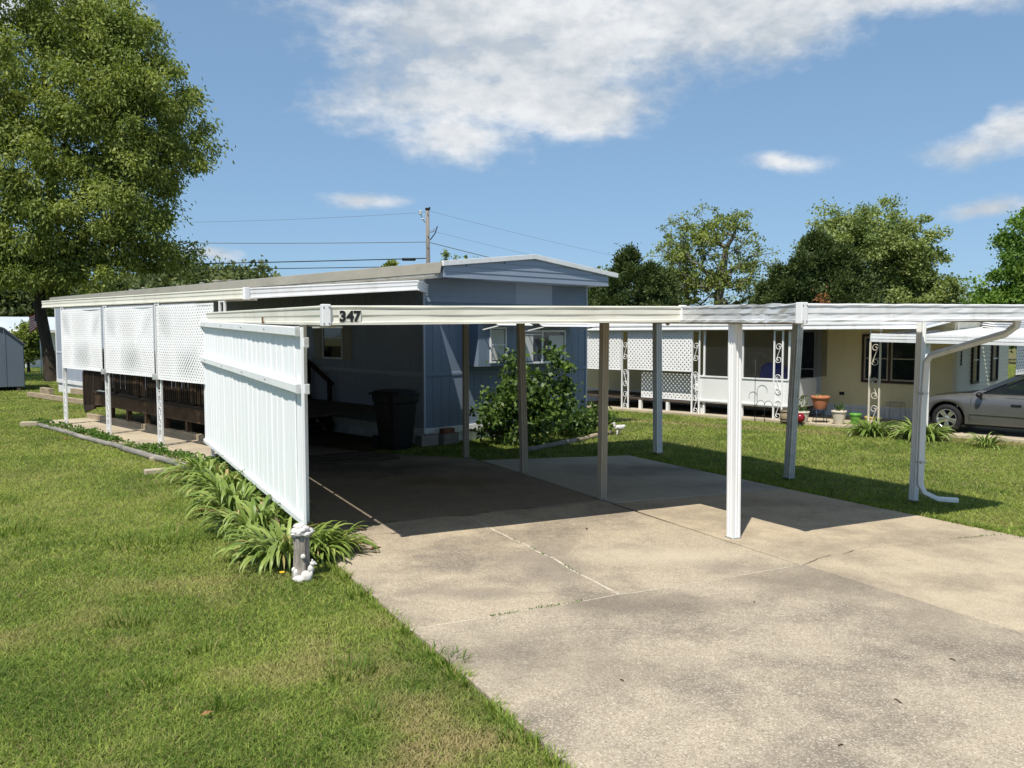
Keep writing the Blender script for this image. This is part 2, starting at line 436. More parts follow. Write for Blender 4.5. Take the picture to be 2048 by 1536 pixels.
screen_mat()

def leaf_mat(name, ca, cb, trans=0.35, rough=0.55, sheen=0.25, cdry=None):
    """ca..cb by the per-leaf number; cdry by the per-leaf dryness"""
    t = NT(name)
    at = t.n('ShaderNodeAttribute'); at.attribute_name = 'rnd'
    c = t.ramp(at.outputs['Fac'], 0.0, 1.0, ca, cb)
    if cdry:
        ad = t.n('ShaderNodeAttribute'); ad.attribute_name = 'dry'
        c = t.mix(ad.outputs['Fac'], c, cdry)
    b = t.bsdf(c, rough, 0, sheen)
    tl = t.n('ShaderNodeBsdfTranslucent'); t.l(t.mix(1.0, c, (1.25, 1.3, 0.55), 'MULTIPLY'), tl.inputs[0])
    mx = t.n('ShaderNodeMixShader'); mx.inputs[0].default_value = trans
    t.l(b.outputs[0], mx.inputs[1]); t.l(tl.outputs[0], mx.inputs[2]); t.l(mx.outputs[0], t.out.inputs[0])
leaf_mat('leaf_oak', (0.095, 0.145, 0.028), (0.34, 0.39, 0.105), 0.36)
leaf_mat('leaf_oak_b', (0.10, 0.155, 0.040), (0.38, 0.44, 0.165), 0.36)
leaf_mat('leaf_bright', (0.065, 0.140, 0.022), (0.20, 0.32, 0.060), 0.38)
leaf_mat('leaf_cedar', (0.024, 0.050, 0.018), (0.120, 0.160, 0.048), 0.16)
leaf_mat('leaf_wood', (0.050, 0.078, 0.028), (0.20, 0.235, 0.085), 0.30)
leaf_mat('leaf_bush', (0.020, 0.055, 0.011), (0.15, 0.24, 0.050), 0.26, 0.45, 0.35)
leaf_mat('leaf_rust', (0.22, 0.10, 0.04), (0.34, 0.17, 0.07), 0.2)
leaf_mat('weed_leaf', (0.06, 0.13, 0.02), (0.13, 0.23, 0.04), 0.35)
leaf_mat('grass_blade', (0.080, 0.150, 0.022), (0.37, 0.45, 0.095), 0.34, 0.6, 0.2, (0.42, 0.33, 0.18))

def strap_mat():
    t = NT('strap_leaf')
    oi = t.n('ShaderNodeObjectInfo')
    c = t.ramp(oi.outputs['Random'], 0.0, 1.0, (0.13, 0.21, 0.032), (0.34, 0.42, 0.11))
    c = t.mix(t.ramp(oi.outputs['Random'], 0.93, 0.96), c, (0.42, 0.31, 0.13))
    f = t.ramp(t.noise(5, 3), 0.62, 0.78)
    c = t.mix(t.m2('MULTIPLY', f, 0.45), c, (0.42, 0.36, 0.10))
    b = t.bsdf(c, 0.42, 0, 0.4)
    tl = t.n('ShaderNodeBsdfTranslucent'); t.l(c, tl.inputs[0])
    mx = t.n('ShaderNodeMixShader'); mx.inputs[0].default_value = 0.28
    t.l(b.outputs[0], mx.inputs[1]); t.l(tl.outputs[0], mx.inputs[2]); t.l(mx.outputs[0], t.out.inputs[0])
strap_mat()

def soil_mat():
    t = NT('lawn_soil')
    a = t.noise(0.55, 5, 0.6); b = t.noise(7, 5, 0.65); c = t.noise(70, 3, 0.7)
    g = t.mix(t.ramp(b, 0.35, 0.65), (0.085, 0.105, 0.028), (0.145, 0.150, 0.050))
    s = t.mix(t.ramp(c, 0.35, 0.65), (0.15, 0.118, 0.068), (0.25, 0.20, 0.115))
    col = t.mix(t.ramp(a, 0.42, 0.66), g, s)
    col = t.mix(t.m2('MULTIPLY', t.ramp(c, 0.40, 0.60), 0.4), col, (0.07, 0.066, 0.03))
    t.bsdf(col, 0.95, 0, 0.1, t.bump(c, 0.8, 0.02))
soil_mat()

def concrete_mat(name, base, warm, grain, stains=(), dark=(0.20, 0.175, 0.15), stain_amt=0.75):
    t = NT(name)
    big = t.noise(0.95, 9, 0.68); mid = t.noise(3.2, 6, 0.65); fine = t.noise(150, 2, 0.8); fine2 = t.noise(60, 3, 0.75)
    col = t.mix(t.ramp(mid, 0.32, 0.68), base, warm)
    col = t.mix(t.m2('MULTIPLY', t.ramp(big, 0.45, 0.61), stain_amt), col, dark)
    vo = t.n('ShaderNodeTexVoronoi'); vo.inputs['Scale'].default_value = 130; t.l(t.pos(), vo.inputs['Vector'])
    sc = t.n('ShaderNodeSeparateColor'); t.l(vo.outputs['Color'], sc.inputs[0])
    lt = t.m2('MULTIPLY', t.ramp(sc.outputs[0], 0.62, 0.98), grain*0.8)
    dk = t.m2('MULTIPLY', t.ramp(sc.outputs[1], 0.58, 0.98), grain)
    col = t.mix(lt, col, (0.74, 0.66, 0.54))
    col = t.mix(dk, col, (0.16, 0.125, 0.095))
    col = t.mix(t.m2('MULTIPLY', t.ramp(fine2, 0.50, 0.70), 0.35*min(1, grain*2)), col, (0.20, 0.17, 0.14))
    for (sx, sy, rx, ry, amt, scol) in stains:
        mp = t.n('ShaderNodeMapping'); mp.inputs['Location'].default_value = (-sx/rx, -sy/ry, 0); mp.inputs['Scale'].default_value = (1/rx, 1/ry, 0)
        t.l(t.pos(), mp.inputs[0])
        ln = t.n('ShaderNodeVectorMath', operation='LENGTH'); t.l(mp.outputs[0], ln.inputs[0])
        d = t.m2('ADD', ln.outputs['Value'], t.m2('MULTIPLY', t.m2('SUBTRACT', t.noise(1.6, 7, 0.65), 0.5), 2.2))
        f = t.ramp(d, 1.25, 0.25)
        col = t.mix(t.m2('MULTIPLY', f, amt), col, scol)
    h = t.m2('ADD', t.m2('MULTIPLY', fine, 0.6), t.m2('MULTIPLY', sc.outputs[0], 0.5*grain))
    t.bsdf(col, 0.88, 0, 0.2, t.bump(h, 0.45*max(0.3, grain), 0.006))
concrete_mat('concrete_rough', (0.36, 0.305, 0.23), (0.46, 0.39, 0.285), 0.62, dark=(0.165, 0.142, 0.115), stain_amt=0.85,
             stains=[(0.75, 5.95, 0.9, 0.32, 0.55, (0.20, 0.168, 0.13)), (2.3, 6.55, 0.75, 0.42, 0.6, (0.20, 0.168, 0.13)), (0.1, 4.9, 0.8, 0.5, 0.4, (0.22, 0.185, 0.14)), (2.9, 5.8, 0.5, 0.9, 0.45, (0.22, 0.185, 0.14))])
concrete_mat('concrete_warm', (0.37, 0.31, 0.225), (0.48, 0.405, 0.29), 0.55, dark=(0.19, 0.16, 0.125), stain_amt=0.85,
             stains=[(0.35, 7.0, 0.45, 0.75, 0.55, (0.21, 0.18, 0.15)), (-0.35, 6.2, 0.8, 0.16, 0.5, (0.2, 0.17, 0.14)), (1.3, 7.3, 0.9, 0.3, 0.5, (0.56, 0.48, 0.36)), (1.75, 6.95, 0.45, 0.25, 0.4, (0.23, 0.20, 0.165))])
concrete_mat('concrete_mid', (0.40, 0.335, 0.24), (0.50, 0.42, 0.295), 0.34, dark=(0.25, 0.205, 0.15), stain_amt=0.75)
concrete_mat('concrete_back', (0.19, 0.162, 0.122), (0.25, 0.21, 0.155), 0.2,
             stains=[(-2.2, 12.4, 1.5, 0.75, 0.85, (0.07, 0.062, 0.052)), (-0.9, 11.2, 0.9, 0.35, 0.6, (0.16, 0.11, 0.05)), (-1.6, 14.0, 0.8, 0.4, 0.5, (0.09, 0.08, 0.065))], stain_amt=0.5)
concrete_mat('concrete_pale', (0.38, 0.365, 0.31), (0.44, 0.42, 0.35), 0.12,
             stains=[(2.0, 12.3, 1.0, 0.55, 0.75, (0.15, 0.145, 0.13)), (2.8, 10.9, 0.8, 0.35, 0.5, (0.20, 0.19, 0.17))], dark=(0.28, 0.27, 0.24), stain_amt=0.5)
concrete_mat('concrete_tan', (0.44, 0.375, 0.27), (0.52, 0.45, 0.33), 0.15, dark=(0.28, 0.24, 0.19), stain_amt=0.5)
plain('crack_filler', (0.57, 0.51, 0.41), 0.9, 0, 0.2, 0.3, 14, (0.25, 0.20, 0.14), 0.7, (1, 1, 1), 0.5, 90)
plain('joint_dirt', (0.085, 0.068, 0.050), 0.95, 0, 0.1, 0.4, 14)
# ------------------------------------------------------------------ frames of the lot
A_CAR = math.radians(27)             # carport and driveway
A_HOME = math.radians(44)            # both homes
HOME0 = (-1.617, 15.418)             # near corner of the blue home
NB0 = (6.253, 19.763)                # a porch post of the yellow home
def car2w(v, u): return (v*math.cos(A_CAR) - u*math.sin(A_CAR), v*math.sin(A_CAR) + u*math.cos(A_CAR))
def home2w(x, y): return (HOME0[0] + x*math.cos(A_HOME) - y*math.sin(A_HOME), HOME0[1] + x*math.sin(A_HOME) + y*math.cos(A_HOME))
def nb2w(x, y): return (NB0[0] + x*math.cos(A_HOME) - y*math.sin(A_HOME), NB0[1] + x*math.sin(A_HOME) + y*math.cos(A_HOME))
def gcar(v, u): return gz(car2w(v, u)[1])
def ghome(x, y): return gz(home2w(x, y)[1])
def gnb(x, y): return gz(nb2w(x, y)[1])

# ------------------------------------------------------------------ ground
def ground():
    xs = np.concatenate([np.linspace(-400, -40, 13), np.linspace(-36, 36, 37), np.linspace(40, 400, 13)])
    ys = np.concatenate([np.linspace(-60, -6, 8), np.linspace(-4, 60, 65), np.linspace(70, 600, 20)])
    X, Y = np.meshgrid(xs, ys)
    Z = -SLOPE*np.minimum(Y, 260) - 0.035
    V = np.stack([X, Y, Z], -1).reshape(-1, 3)
    nx = len(xs); F = []
    for j in range(len(ys)-1):
        for i in range(nx-1):
            F.append((j*nx+i, j*nx+i+1, (j+1)*nx+i+1, (j+1)*nx+i))
    o = link('ground', fast_mesh('ground', V, F, 'lawn_soil', smooth=True))
    tag(o, kind='structure')
ground()

def jag(p, q, n, amp, seed):
    r = random.Random(seed); p, q = Vector(p), Vector(q); d = q-p; s = Vector((-d.y, d.x)).normalized(); out = []
    w = 0
    for i in range(n+1):
        t = i/n; w = 0.6*w + r.uniform(-amp, amp); k = min(1, 4*t, 4*(1-t))
        c = p + d*t + s*w*k; out.append((c.x, c.y))
    return out

def slab(name, poly, mat, parent, frame, top=0.0, thick=0.12, gap=0.004, bevel=0.006):
    """poly in frame coordinates, shrunk by gap, top follows the lot"""
    n = len(poly); c = Vector((sum(p[0] for p in poly)/n, sum(p[1] for p in poly)/n))
    vs = []
    pp = []
    for i in range(n):                     # inset along the bisector
        a, b, d = Vector(poly[i-1]), Vector(poly[i]), Vector(poly[(i+1) % n])
        e1 = (b-a).normalized(); e2 = (d-b).normalized()
        m = Vector((-(e1.y+e2.y), e1.x+e2.x))
        m = m.normalized()*gap if m.length > 1e-6 else Vector((0, 0))
        pp.append(b+m)
    mb = MB()
    t = [(p.x, p.y, gz(frame(p.x, p.y)[1])+top) for p in pp]
    b = [(x, y, z-thick) for x, y, z in t]
    fs = [tuple(range(n)), tuple(range(2*n-1, n-1, -1))] + [(i, n+i, n+(i+1) % n, (i+1) % n) for i in range(n)]
    mb.add(t+b, fs)
    return mb.build(name, mat, parent, bevel)

def driveway():
    dw = thing('driveway', (0, 0, 0), A_CAR, kind='structure')
    cr = jag((3.52, 5.14), (3.66, 8.2), 16, 0.022, 3)          # crack across the middle-left slab
    lj = jag((1.86, 5.12), (5.36, 5.12), 22, 0.007, 9)         # joint, left half
    rj = jag((5.36, 5.12), (6.37, 5.30), 10, 0.03, 5) + jag((6.37, 5.30), (8.04, 5.03), 14, 0.03, 6)[1:]
    bj = jag((1.86, 8.28), (5.44, 8.32), 22, 0.018, 8)         # joint under the roof
    bj2 = jag((5.46, 8.10), (7.96, 7.92), 12, 0.012, 12)
    kx = min(range(len(lj)), key=lambda i: abs(lj[i][0]-3.52)); lj[kx] = (3.52, 5.14)
    kb = min(range(len(bj)), key=lambda i: abs(bj[i][0]-3.66)); bj[kb] = (3.66, 8.2)
    slab('slab', [(1.92, -4.0), (5.40, -4.0), (5.38, 5.12)] + lj[::-1][1:] + jag((1.86, 5.05), (1.91, -3.8), 60, 0.010, 77), 'concrete_rough', dw, car2w, 0.004, gap=0.010)
    slab('slab', [(5.42, -4.0), (8.12, -4.0)] + rj[::-1], 'concrete_mid', dw, car2w, 0.0, gap=0.008)
    slab('slab', lj[:kx] + [(3.52, 5.14)] + cr[1:-1] + bj[:kb+1][::-1], 'concrete_warm', dw, car2w, 0.0, gap=0.009)
    slab('slab', lj[kx:] + [(5.43, 8.32)] + bj[kb:-1][::-1] + cr[1:-1][::-1], 'concrete_warm', dw, car2w, -0.003, gap=0.009)
    slab('slab', rj + [(7.97, 7.92)] + bj2[::-1][1:], 'concrete_mid', dw, car2w, 0.0, gap=0.008)
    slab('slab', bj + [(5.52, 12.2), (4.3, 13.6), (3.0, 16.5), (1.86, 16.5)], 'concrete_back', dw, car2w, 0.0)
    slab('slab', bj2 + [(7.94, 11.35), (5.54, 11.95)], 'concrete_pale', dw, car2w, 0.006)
    # sand and grit lying in the joints
    for line, mt, hw, dz in ((cr, 'crack_filler', 0.016, -0.004), (lj, 'crack_filler', 0.022, -0.003), (rj, 'joint_dirt', 0.012, -0.008), (bj, 'joint_dirt', 0.012, -0.008), (bj2, 'joint_dirt', 0.012, -0.009),
                             ([(5.40, 5.12-0.3*k) for k in range(30)], 'joint_dirt', 0.012, -0.009), ([(5.44, 5.13+0.3*k) for k in range(11)], 'joint_dirt', 0.012, -0.011)):
        g = MB()
        for i in range(len(line)-1):
            a, b = Vector(line[i]), Vector(line[i+1]); s = Vector((-(b-a).y, (b-a).x)).normalized()*hw
            q = [a-s, b-s, b+s, a+s]
            g.add([(p.x, p.y, gcar(p.x, p.y)+dz) for p in q], [(0, 1, 2, 3)])
        g.build('joint_fill', mt, dw)
    return cr, lj, rj, bj
JOINTS = driveway()

def patio():
    pt = thing('patio', (HOME0[0], HOME0[1], 0), A_HOME, kind='structure')
    ys = [9.6, 7.1, 4.6, 2.1, -0.4]
    for i in range(4):
        slab('slab', [(-3.86, ys[i+1]), (-2.75, ys[i+1]), (-2.75, ys[i]), (-3.86, ys[i])], 'concrete_tan', pt, home2w, 0.01, gap=0.010)
patio()

def neighbor_ground():
    d = thing('porch_slab', (NB0[0], NB0[1], 0), A_HOME, kind='structure')
    slab('slab', [(-0.28, -3.4), (2.0, -3.4), (2.0, -0.5), (-0.28, -0.5)], 'concrete_tan', d, nb2w, 0.03)
    slab('slab', [(-0.22, -0.48), (2.0, -0.48), (2.0, 7), (-0.22, 7)], 'concrete_tan', d, nb2w, 0.03)
    d = thing('carport_slab', (NB0[0], NB0[1], 0), A_HOME, kind='structure')
    slab('slab', [(-0.55, -12), (3.6, -12), (3.6, -3.42), (-0.45, -3.42)], 'concrete_tan', d, nb2w, 0.03)
neighbor_ground()

# ------------------------------------------------------------------ grass
def vnoise(x, y, s, seed):
    """smooth value noise, numpy"""
    r = np.random.default_rng(seed); T = r.random((128, 128))
    x = x*s; y = y*s; xi = np.floor(x).astype(int); yi = np.floor(y).astype(int); fx = x-xi; fy = y-yi
    fx = fx*fx*(3-2*fx); fy = fy*fy*(3-2*fy)
    g = lambda a, b: T[a % 128, b % 128]
    return (g(xi, yi)*(1-fx)+g(xi+1, yi)*fx)*(1-fy) + (g(xi, yi+1)*(1-fx)+g(xi+1, yi+1)*fx)*fy
def fbm(x, y, s, seed): return 0.5*vnoise(x, y, s, seed)+0.3*vnoise(x, y, s*2.1, seed+1)+0.2*vnoise(x, y, s*4.3, seed+2)

def in_rect(x, y, ang, o, x0, x1, y0, y1):
    c, s = math.cos(ang), math.sin(ang); dx, dy = x-o[0], y-o[1]
    a = dx*c+dy*s; b = -dx*s+dy*c
    return (a > x0) & (a < x1) & (b > y0) & (b < y1)

def blocked(x, y):
    e = 0.02*(fbm(x, y, 6, 91)-0.5)*4
    m = in_rect(x, y, A_CAR, (0, 0), 1.885+e, 8.02+e, -5, 7.95)
    m |= in_rect(x, y, A_CAR, (0, 0), 1.885+e, 7.96+e, 7.9, 11.3)
    m |= in_rect(x, y, A_CAR, (0, 0), 1.87+e, 5.55+e, 7.9, 12.1)
    m |= in_rect(x, y, A_CAR, (0, 0), 1.87, 4.4, 11.9, 16.6)
    m |= in_rect(x, y, A_HOME, HOME0, -3.84, 4.6, -0.1, 22.2) & ~in_rect(x, y, A_HOME, HOME0, -3.9, 0, 9.7, 22.2)
    m |= in_rect(x, y, A_HOME, NB0, -0.26+e, 9, -3.4, 20)
    m |= in_rect(x, y, A_HOME, NB0, -0.5+e, 9, -14, -3.4)
    return m

def grass():
    Vs, Fs, Rn, Dr = [], [], [], []
    base = 0
    def emit(x, y, h, w, lean, az, rnd, dry, segs):
        nonlocal base
        n = len(x); z = -SLOPE*y - 0.035
        ca, sa = np.cos(az), np.sin(az); face = az + nrng.uniform(-1.2, 1.2, n); wx, wy = -np.sin(face)*w/2, np.cos(face)*w/2
        b0 = np.stack([x-wx, y-wy, z], -1); b1 = np.stack([x+wx, y+wy, z], -1)
        tip = np.stack([x+ca*lean, y+sa*lean, z+h], -1)
        if segs == 1:
            V = np.stack([b0, b1, tip], 1).reshape(-1, 3); k = 3
            F = (np.arange(n)[:, None]*3 + np.array([[0, 1, 2]]))
        else:
            mx, my = x+ca*lean*0.35, y+sa*lean*0.35
            m0 = np.stack([mx-wx*0.85, my-wy*0.85, z+h*0.62], -1); m1 = np.stack([mx+wx*0.85, my+wy*0.85, z+h*0.62], -1)
            V = np.stack([b0, b1, m0, m1, tip], 1).reshape(-1, 3); k = 5
            F = (np.arange(n)[:, None, None]*5 + np.array([[[0, 1, 3], [0, 3, 2], [2, 3, 4]]])).reshape(-1, 3)
        Vs.append(V); Fs.append(F+base); base += len(V)
        Rn.append(np.repeat(rnd, k)); Dr.append(np.repeat(dry, k))
    def sample(x0, x1, y0, y1, dens):
        n = int((x1-x0)*(y1-y0)*dens)
        return nrng.uniform(x0, x1, n), nrng.uniform(y0, y1, n)
    edges = [2.9, 3.5, 4.2, 5.0, 6.0, 7.2, 8.6, 10.3, 12.4, 15, 18, 22, 27, 33, 41, 52, 66]
    for a, b in zip(edges[:-1], edges[1:]):
        yc = (a+b)/2
        dens = min(15000, 12500*(5.0/yc)**2)
        x, y = sample(-0.68*b-0.6, 0.66*b+0.6, a, b, dens)
        keep = ~blocked(x, y) & (np.abs(x) < 0.67*y+0.6)
        x, y = x[keep], y[keep]; n = len(x)
        patch = fbm(x, y, 0.42, 21); fine = fbm(x, y, 2.3, 33); lush = fbm(x, y, 0.8, 47)
        near = np.clip((8.0-y)/5.0, 0, 1)*(x < 2)
        dry = np.clip((patch-0.50)*2.8 + (fine-0.5)*2.8 + 0.30*near*near, 0, 1)*(0.20+0.80*near)
        # strip of straw across the neighbour's lawn
        t = (x-2.27)/(9.34-2.27); yl = 20.4 + t*(15.34-20.4)
        strip = np.exp(-((y-yl)/0.40)**2)*((t > -0.4) & (t < 1.4))*1.1
        dry = np.clip(dry+strip*nrng.uniform(0.3, 1.0, n), 0, 1)
        dry = np.where(nrng.random(n) < 0.12, nrng.uniform(0.4, 1, n), dry)
        keep = nrng.random(n) > 0.45*np.clip((patch-0.52)*5, 0, 1)*near
        x, y, dry, lush, fine = x[keep], y[keep], dry[keep], lush[keep], fine[keep]; n = len(x)
        k = max(1.0, yc/5.2)
        h = (0.010 + 0.022*lush + 0.012*nrng.random(n))*np.where(dry > 0.5, 0.8, 1)*min(1.6, k**0.35)
        w = nrng.uniform(0.0028, 0.0062, n)*k**0.95
        lean = h*nrng.uniform(0.2, 2.4, n)
        rnd = np.clip(0.95*nrng.random(n)**1.3 + 0.9*(0.5-lush) + (fine-0.5)*0.7, 0, 1)
        emit(x, y, h, w, lean, nrng.uniform(0, 6.283, n), rnd, dry, 2 if yc < 9 else 1)
    # flat broad-leaved weeds among the near grass
    n = 26000; y = 3.2+7.5*nrng.random(n)**1.4; x = nrng.uniform(-0.66, 0.1, n)*y-0.1
    keep = ~blocked(x, y) & (fbm(x, y, 0.9, 63)+0.25*fbm(x, y, 5, 64) > 0.56); x, y = x[keep], y[keep]; n = len(x)
    emit(x, y, nrng.uniform(0.006, 0.022, n), nrng.uniform(0.008, 0.017, n)*np.maximum(1, y/6), nrng.uniform(0.008, 0.024, n), nrng.uniform(0, 6.283, n), nrng.uniform(0.55, 1.0, n), np.where(nrng.random(n) < 0.2, 0.4, 0.0), 1)
    # darker, taller tufts
    def tuft(cx, cy, r, n, h0, h1, rn=(0.0, 0.35)):
        rr = r*np.sqrt(nrng.random(n)); aa = nrng.uniform(0, 6.283, n)
        x, y = cx+rr*np.cos(aa), cy+rr*np.sin(aa)
        h = nrng.uniform(h0, h1, n); k = max(1, cy/7)
        emit(x, y, h, nrng.uniform(0.005, 0.009, n)*k, h*nrng.uniform(0.2, 1.1, n), aa+nrng.uniform(-0.8, 0.8, n), nrng.uniform(*rn, n), np.where(nrng.random(n) < 0.06, 0.7, 0.0), 2)
    for px, py, r, n, h in [(-0.36, 4.88, 0.09, 80, 0.11), (-0.48, 5.0, 0.08, 40, 0.09), (-1.15, 6.2, 0.09, 60, 0.10), (-0.95, 4.75, 0.16, 120, 0.10), (-2.0, 4.6, 0.14, 100, 0.10),
                            (-1.5, 4.3, 0.10, 70, 0.10), (-2.6, 5.6, 0.16, 110, 0.11), (-3.4, 7.9, 0.5, 420, 0.11), (-5.2, 8.4, 0.5, 380, 0.11), (-3.0, 9.3, 0.45, 420, 0.12),
                            (-6.5, 9.6, 0.7, 520, 0.11), (-0.75, 4.2, 0.10, 60, 0.09), (0.0, 3.95, 0.07, 40, 0.08), (-1.9, 5.1, 0.1, 60, 0.09)]:
        tuft(px, py, r, n, h*0.45, h)
    for _ in range(60):
        yy = rng.uniform(4, 14); tuft(rng.uniform(-0.6*yy, -0.55*yy+rng.uniform(0.5, 3.2)), yy, 0.08, 26, 0.04, 0.085, (0.1, 0.6)) if False else None
    # ragged fringe where the mower misses, along slab edges and post feet
    for k in range(90):
        u = rng.uniform(2.6, 7.4); x, y = car2w(1.86-rng.uniform(0.0, 0.05), u); tuft(x, y, 0.035, 14, 0.04, 0.085, (0.2, 0.8))
    for k in range(120):
        u = rng.uniform(4.9, 11.2); x, y = car2w(8.03+rng.uniform(0.0, 0.06)-0.02*(u-5)/3, u); tuft(x, y, 0.05, 14, 0.05, 0.10, (0.1, 0.7))
    V = np.concatenate(Vs); F = np.concatenate(Fs)
    o = link('lawn_grass', fast_mesh('lawn_grass', V, F, 'grass_blade', {'rnd': np.concatenate(Rn), 'dry': np.concatenate(Dr)}))
    tag(o, 'short mown green grass with brown patches around the driveway', 'grass', kind='stuff')
grass()
# ------------------------------------------------------------------ the carport
FASCIA = [(0, 0), (0.032, 0), (0.034, 0.022), (0.022, 0.027), (0.020, 0.060), (0.023, 0.079), (0.027, 0.082), (0.027, 0.122), (0.016, 0.126), (0.016, 0.134), (0.032, 0.139), (0.034, 0.150), (0.030, 0.160), (0, 0.160)]
def zb(v, u): return 1.94 + 0.0107*(u-6.9) + 0.011*(v-1.76)     # underside of the roof edge

def fluted_post(w, h):
    """square aluminium post with two flutes on every face"""
    a = w/2; g = w*0.13; d = w*0.10
    side = [(-a, -a), (-a*0.62, -a), (-a*0.52, -a+d), (-g*0.8, -a+d), (-g*0.35, -a), (g*0.35, -a), (g*0.8, -a+d), (a*0.52, -a+d), (a*0.62, -a)]
    poly = []
    for k in range(4):
        c, s = [(1, 0), (0, 1), (-1, 0), (0, -1)][k]
        poly += [(x*c-y*s, x*s+y*c) for x, y in side]
    return poly

def carport():
    cp = thing('carport', (0, 0, 0), A_CAR, 'open carport with stepped cream and white metal roof edge and slim posts over the driveway', 'carport')
    def fz(p): return (p[0], p[1], zb(*p))
    C = {'a': (1.78, 15.3), 1: (1.78, 6.84), 2: (5.38, 6.80), 3: (5.42, 5.24), 4: (8.46, 5.22)}
    def fascia(p, q, out, mat, nseg=1, jit=None, label=None):
        o = MB().extrude(FASCIA, fz(p), fz(q), out, nseg, jit).build('fascia', mat, cp)
        if label: o['label'] = label
        return o
    fascia(C['a'], C[1], (-1, 0, 0), 'cream_metal', 1, None, 'cream roof edge above the white privacy screen')
    fascia(C[1], C[2], (0, -1, 0), 'cream_metal', 14, lambda t, k: (0.0016*math.sin(t*23+k), 0.0012*math.sin(t*17+2*k)), 'long cream roof edge with the house number')
    r = random.Random(4); J = {}
    def dent(t, k):
        key = (round(t, 3), k)
        if key not in J:
            a = 0.35 if t < 0.55 else 1.0
            J[key] = (r.uniform(-0.007, 0.007)*a, r.uniform(-0.006, 0.006)*a*(1.6 if k > 9 else 0.8))
        return J[key]
    fascia(C[2], C[3], (-1, 0, 0), 'weathered_metal', 26, dent, 'dented bare metal roof edge between two joint covers')
    def dent2(t, k):
        key = (round(t, 3), k, 2)
        if key not in J: J[key] = (r.uniform(-0.0025, 0.0025), r.uniform(-0.002, 0.002))
        return J[key]
    fascia(C[3], C[4], (0, -1, 0), 'white_metal', 22, dent2, 'white ribbed roof edge ending at the gutter')
    # joint covers at the corners
    def cover(p, w, dx, dy):
        z = zb(*p)
        o = MB().box(p[0]+dx-w, p[0]+dx+w, p[1]+dy-w, p[1]+dy+w, z-0.008, z+0.170).build('joint_cover', 'white_metal', cp, 0.004)
        for k in (0.012, 0.145):
            for sx in (-0.6, 0.6):
                MB().lathe([(0.007, 0), (0.005, 0.004)], 8).build('screw', 'steel', o, 0, False, (p[0]+dx+sx*w, p[1]+dy-w-0.001, z+k), (math.pi/2, 0, 0))
    cover(C[1], 0.036, -0.012, -0.012); cover(C[2], 0.030, 0.0, -0.02); cover(C[3], 0.036, -0.012, -0.012)
    # roof pans (flat underside, small upstands on top)
    def pan(v0, v1, u0, u1):
        mb = MB()
        def P(v, u, dz): return (v, u, zb(v, u)+dz)
        b = [P(v0+0.004, u0, 0.06), P(v1-0.004, u0, 0.06), P(v1-0.004, u1, 0.06), P(v0+0.004, u1, 0.06)]
        t = [(x, y, z+0.02) for x, y, z in b]
        mb.add(b+t, [(3, 2, 1, 0), (4, 5, 6, 7), (0, 1, 5, 4), (1, 2, 6, 5), (2, 3, 7, 6), (3, 0, 4, 7)])
        mb.bar(P(v1, u0, 0.0955), P(v1, u1, 0.0955), 0.03, 0.03)
        mb.build('roof_pan', 'tan_metal', cp)
    n = 12
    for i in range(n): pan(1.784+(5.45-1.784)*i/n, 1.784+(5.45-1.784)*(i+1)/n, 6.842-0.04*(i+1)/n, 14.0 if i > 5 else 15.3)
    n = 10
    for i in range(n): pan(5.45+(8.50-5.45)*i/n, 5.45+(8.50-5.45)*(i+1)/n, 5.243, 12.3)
    # beams under the pans
    def beam(p, q, w=0.05, h=0.075):
        MB().bar((p[0], p[1], zb(*p)+0.02), (q[0], q[1], zb(*q)+0.02), w, h).build('beam', 'tan_metal', cp)
    beam((5.47, 5.30), (5.47, 13.4)); beam((8.40, 5.30), (8.40, 12.2)); beam((1.86, 6.95), (1.86, 15.2)); beam((5.5, 12.22), (8.4, 12.22)); beam((1.9, 13.9), (5.4, 13.9))
    # posts: base, lean of the top
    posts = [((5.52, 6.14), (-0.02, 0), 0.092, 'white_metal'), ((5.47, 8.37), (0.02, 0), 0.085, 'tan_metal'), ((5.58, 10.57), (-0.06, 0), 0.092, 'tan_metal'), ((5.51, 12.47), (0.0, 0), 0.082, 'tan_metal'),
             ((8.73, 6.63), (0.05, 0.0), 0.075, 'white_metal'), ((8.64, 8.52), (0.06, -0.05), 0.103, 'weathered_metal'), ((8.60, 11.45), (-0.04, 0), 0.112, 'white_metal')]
    for (b, ln, w, m) in posts:
        top = (b[0]+ln[0], b[1]+ln[1]); z0 = gcar(*b)-0.01; z1 = zb(*top)+0.004
        poly = fluted_post(w, 1)
        def ax(a, c, t, b=b, ln=ln, z0=z0, z1=z1): return (b[0]+a+ln[0]*t, b[1]+c+ln[1]*t, z0+(z1-z0)*t)
        p = MB().prism(poly, ax, 0, 1).build('post', m, cp)
        MB().box(b[0]-w*0.62, b[0]+w*0.62, b[1]-w*0.62, b[1]+w*0.62, z0, z0+0.018).build('base_plate', 'steel', p, 0.003)
    # gutter along the right eave with its downspout
    gz0 = lambda u: zb(8.5, u)+0.01
    MB().extrude([(0, 0), (0.09, 0), (0.12, 0.05), (0.12, 0.12), (0.112, 0.12), (0.112, 0.055), (0.085, 0.01), (0.008, 0.01), (0.008, 0.12), (0, 0.12)], (8.50, 5.24, gz0(5.24)), (8.50, 12.3, gz0(12.3)), (1, 0, 0)).build('gutter', 'white_metal', cp)
    MB().box(8.50, 8.62, 5.222, 5.236, gz0(5.2), gz0(5.2)+0.122).build('gutter_cap', 'weathered_metal', cp)
    MB().box(8.50, 8.545, 5.205, 5.22, gz0(5.2)+0.03, gz0(5.2)+0.105).build('gutter_bracket', 'dark_iron', cp)
    g0 = gcar(8.78, 6.5)
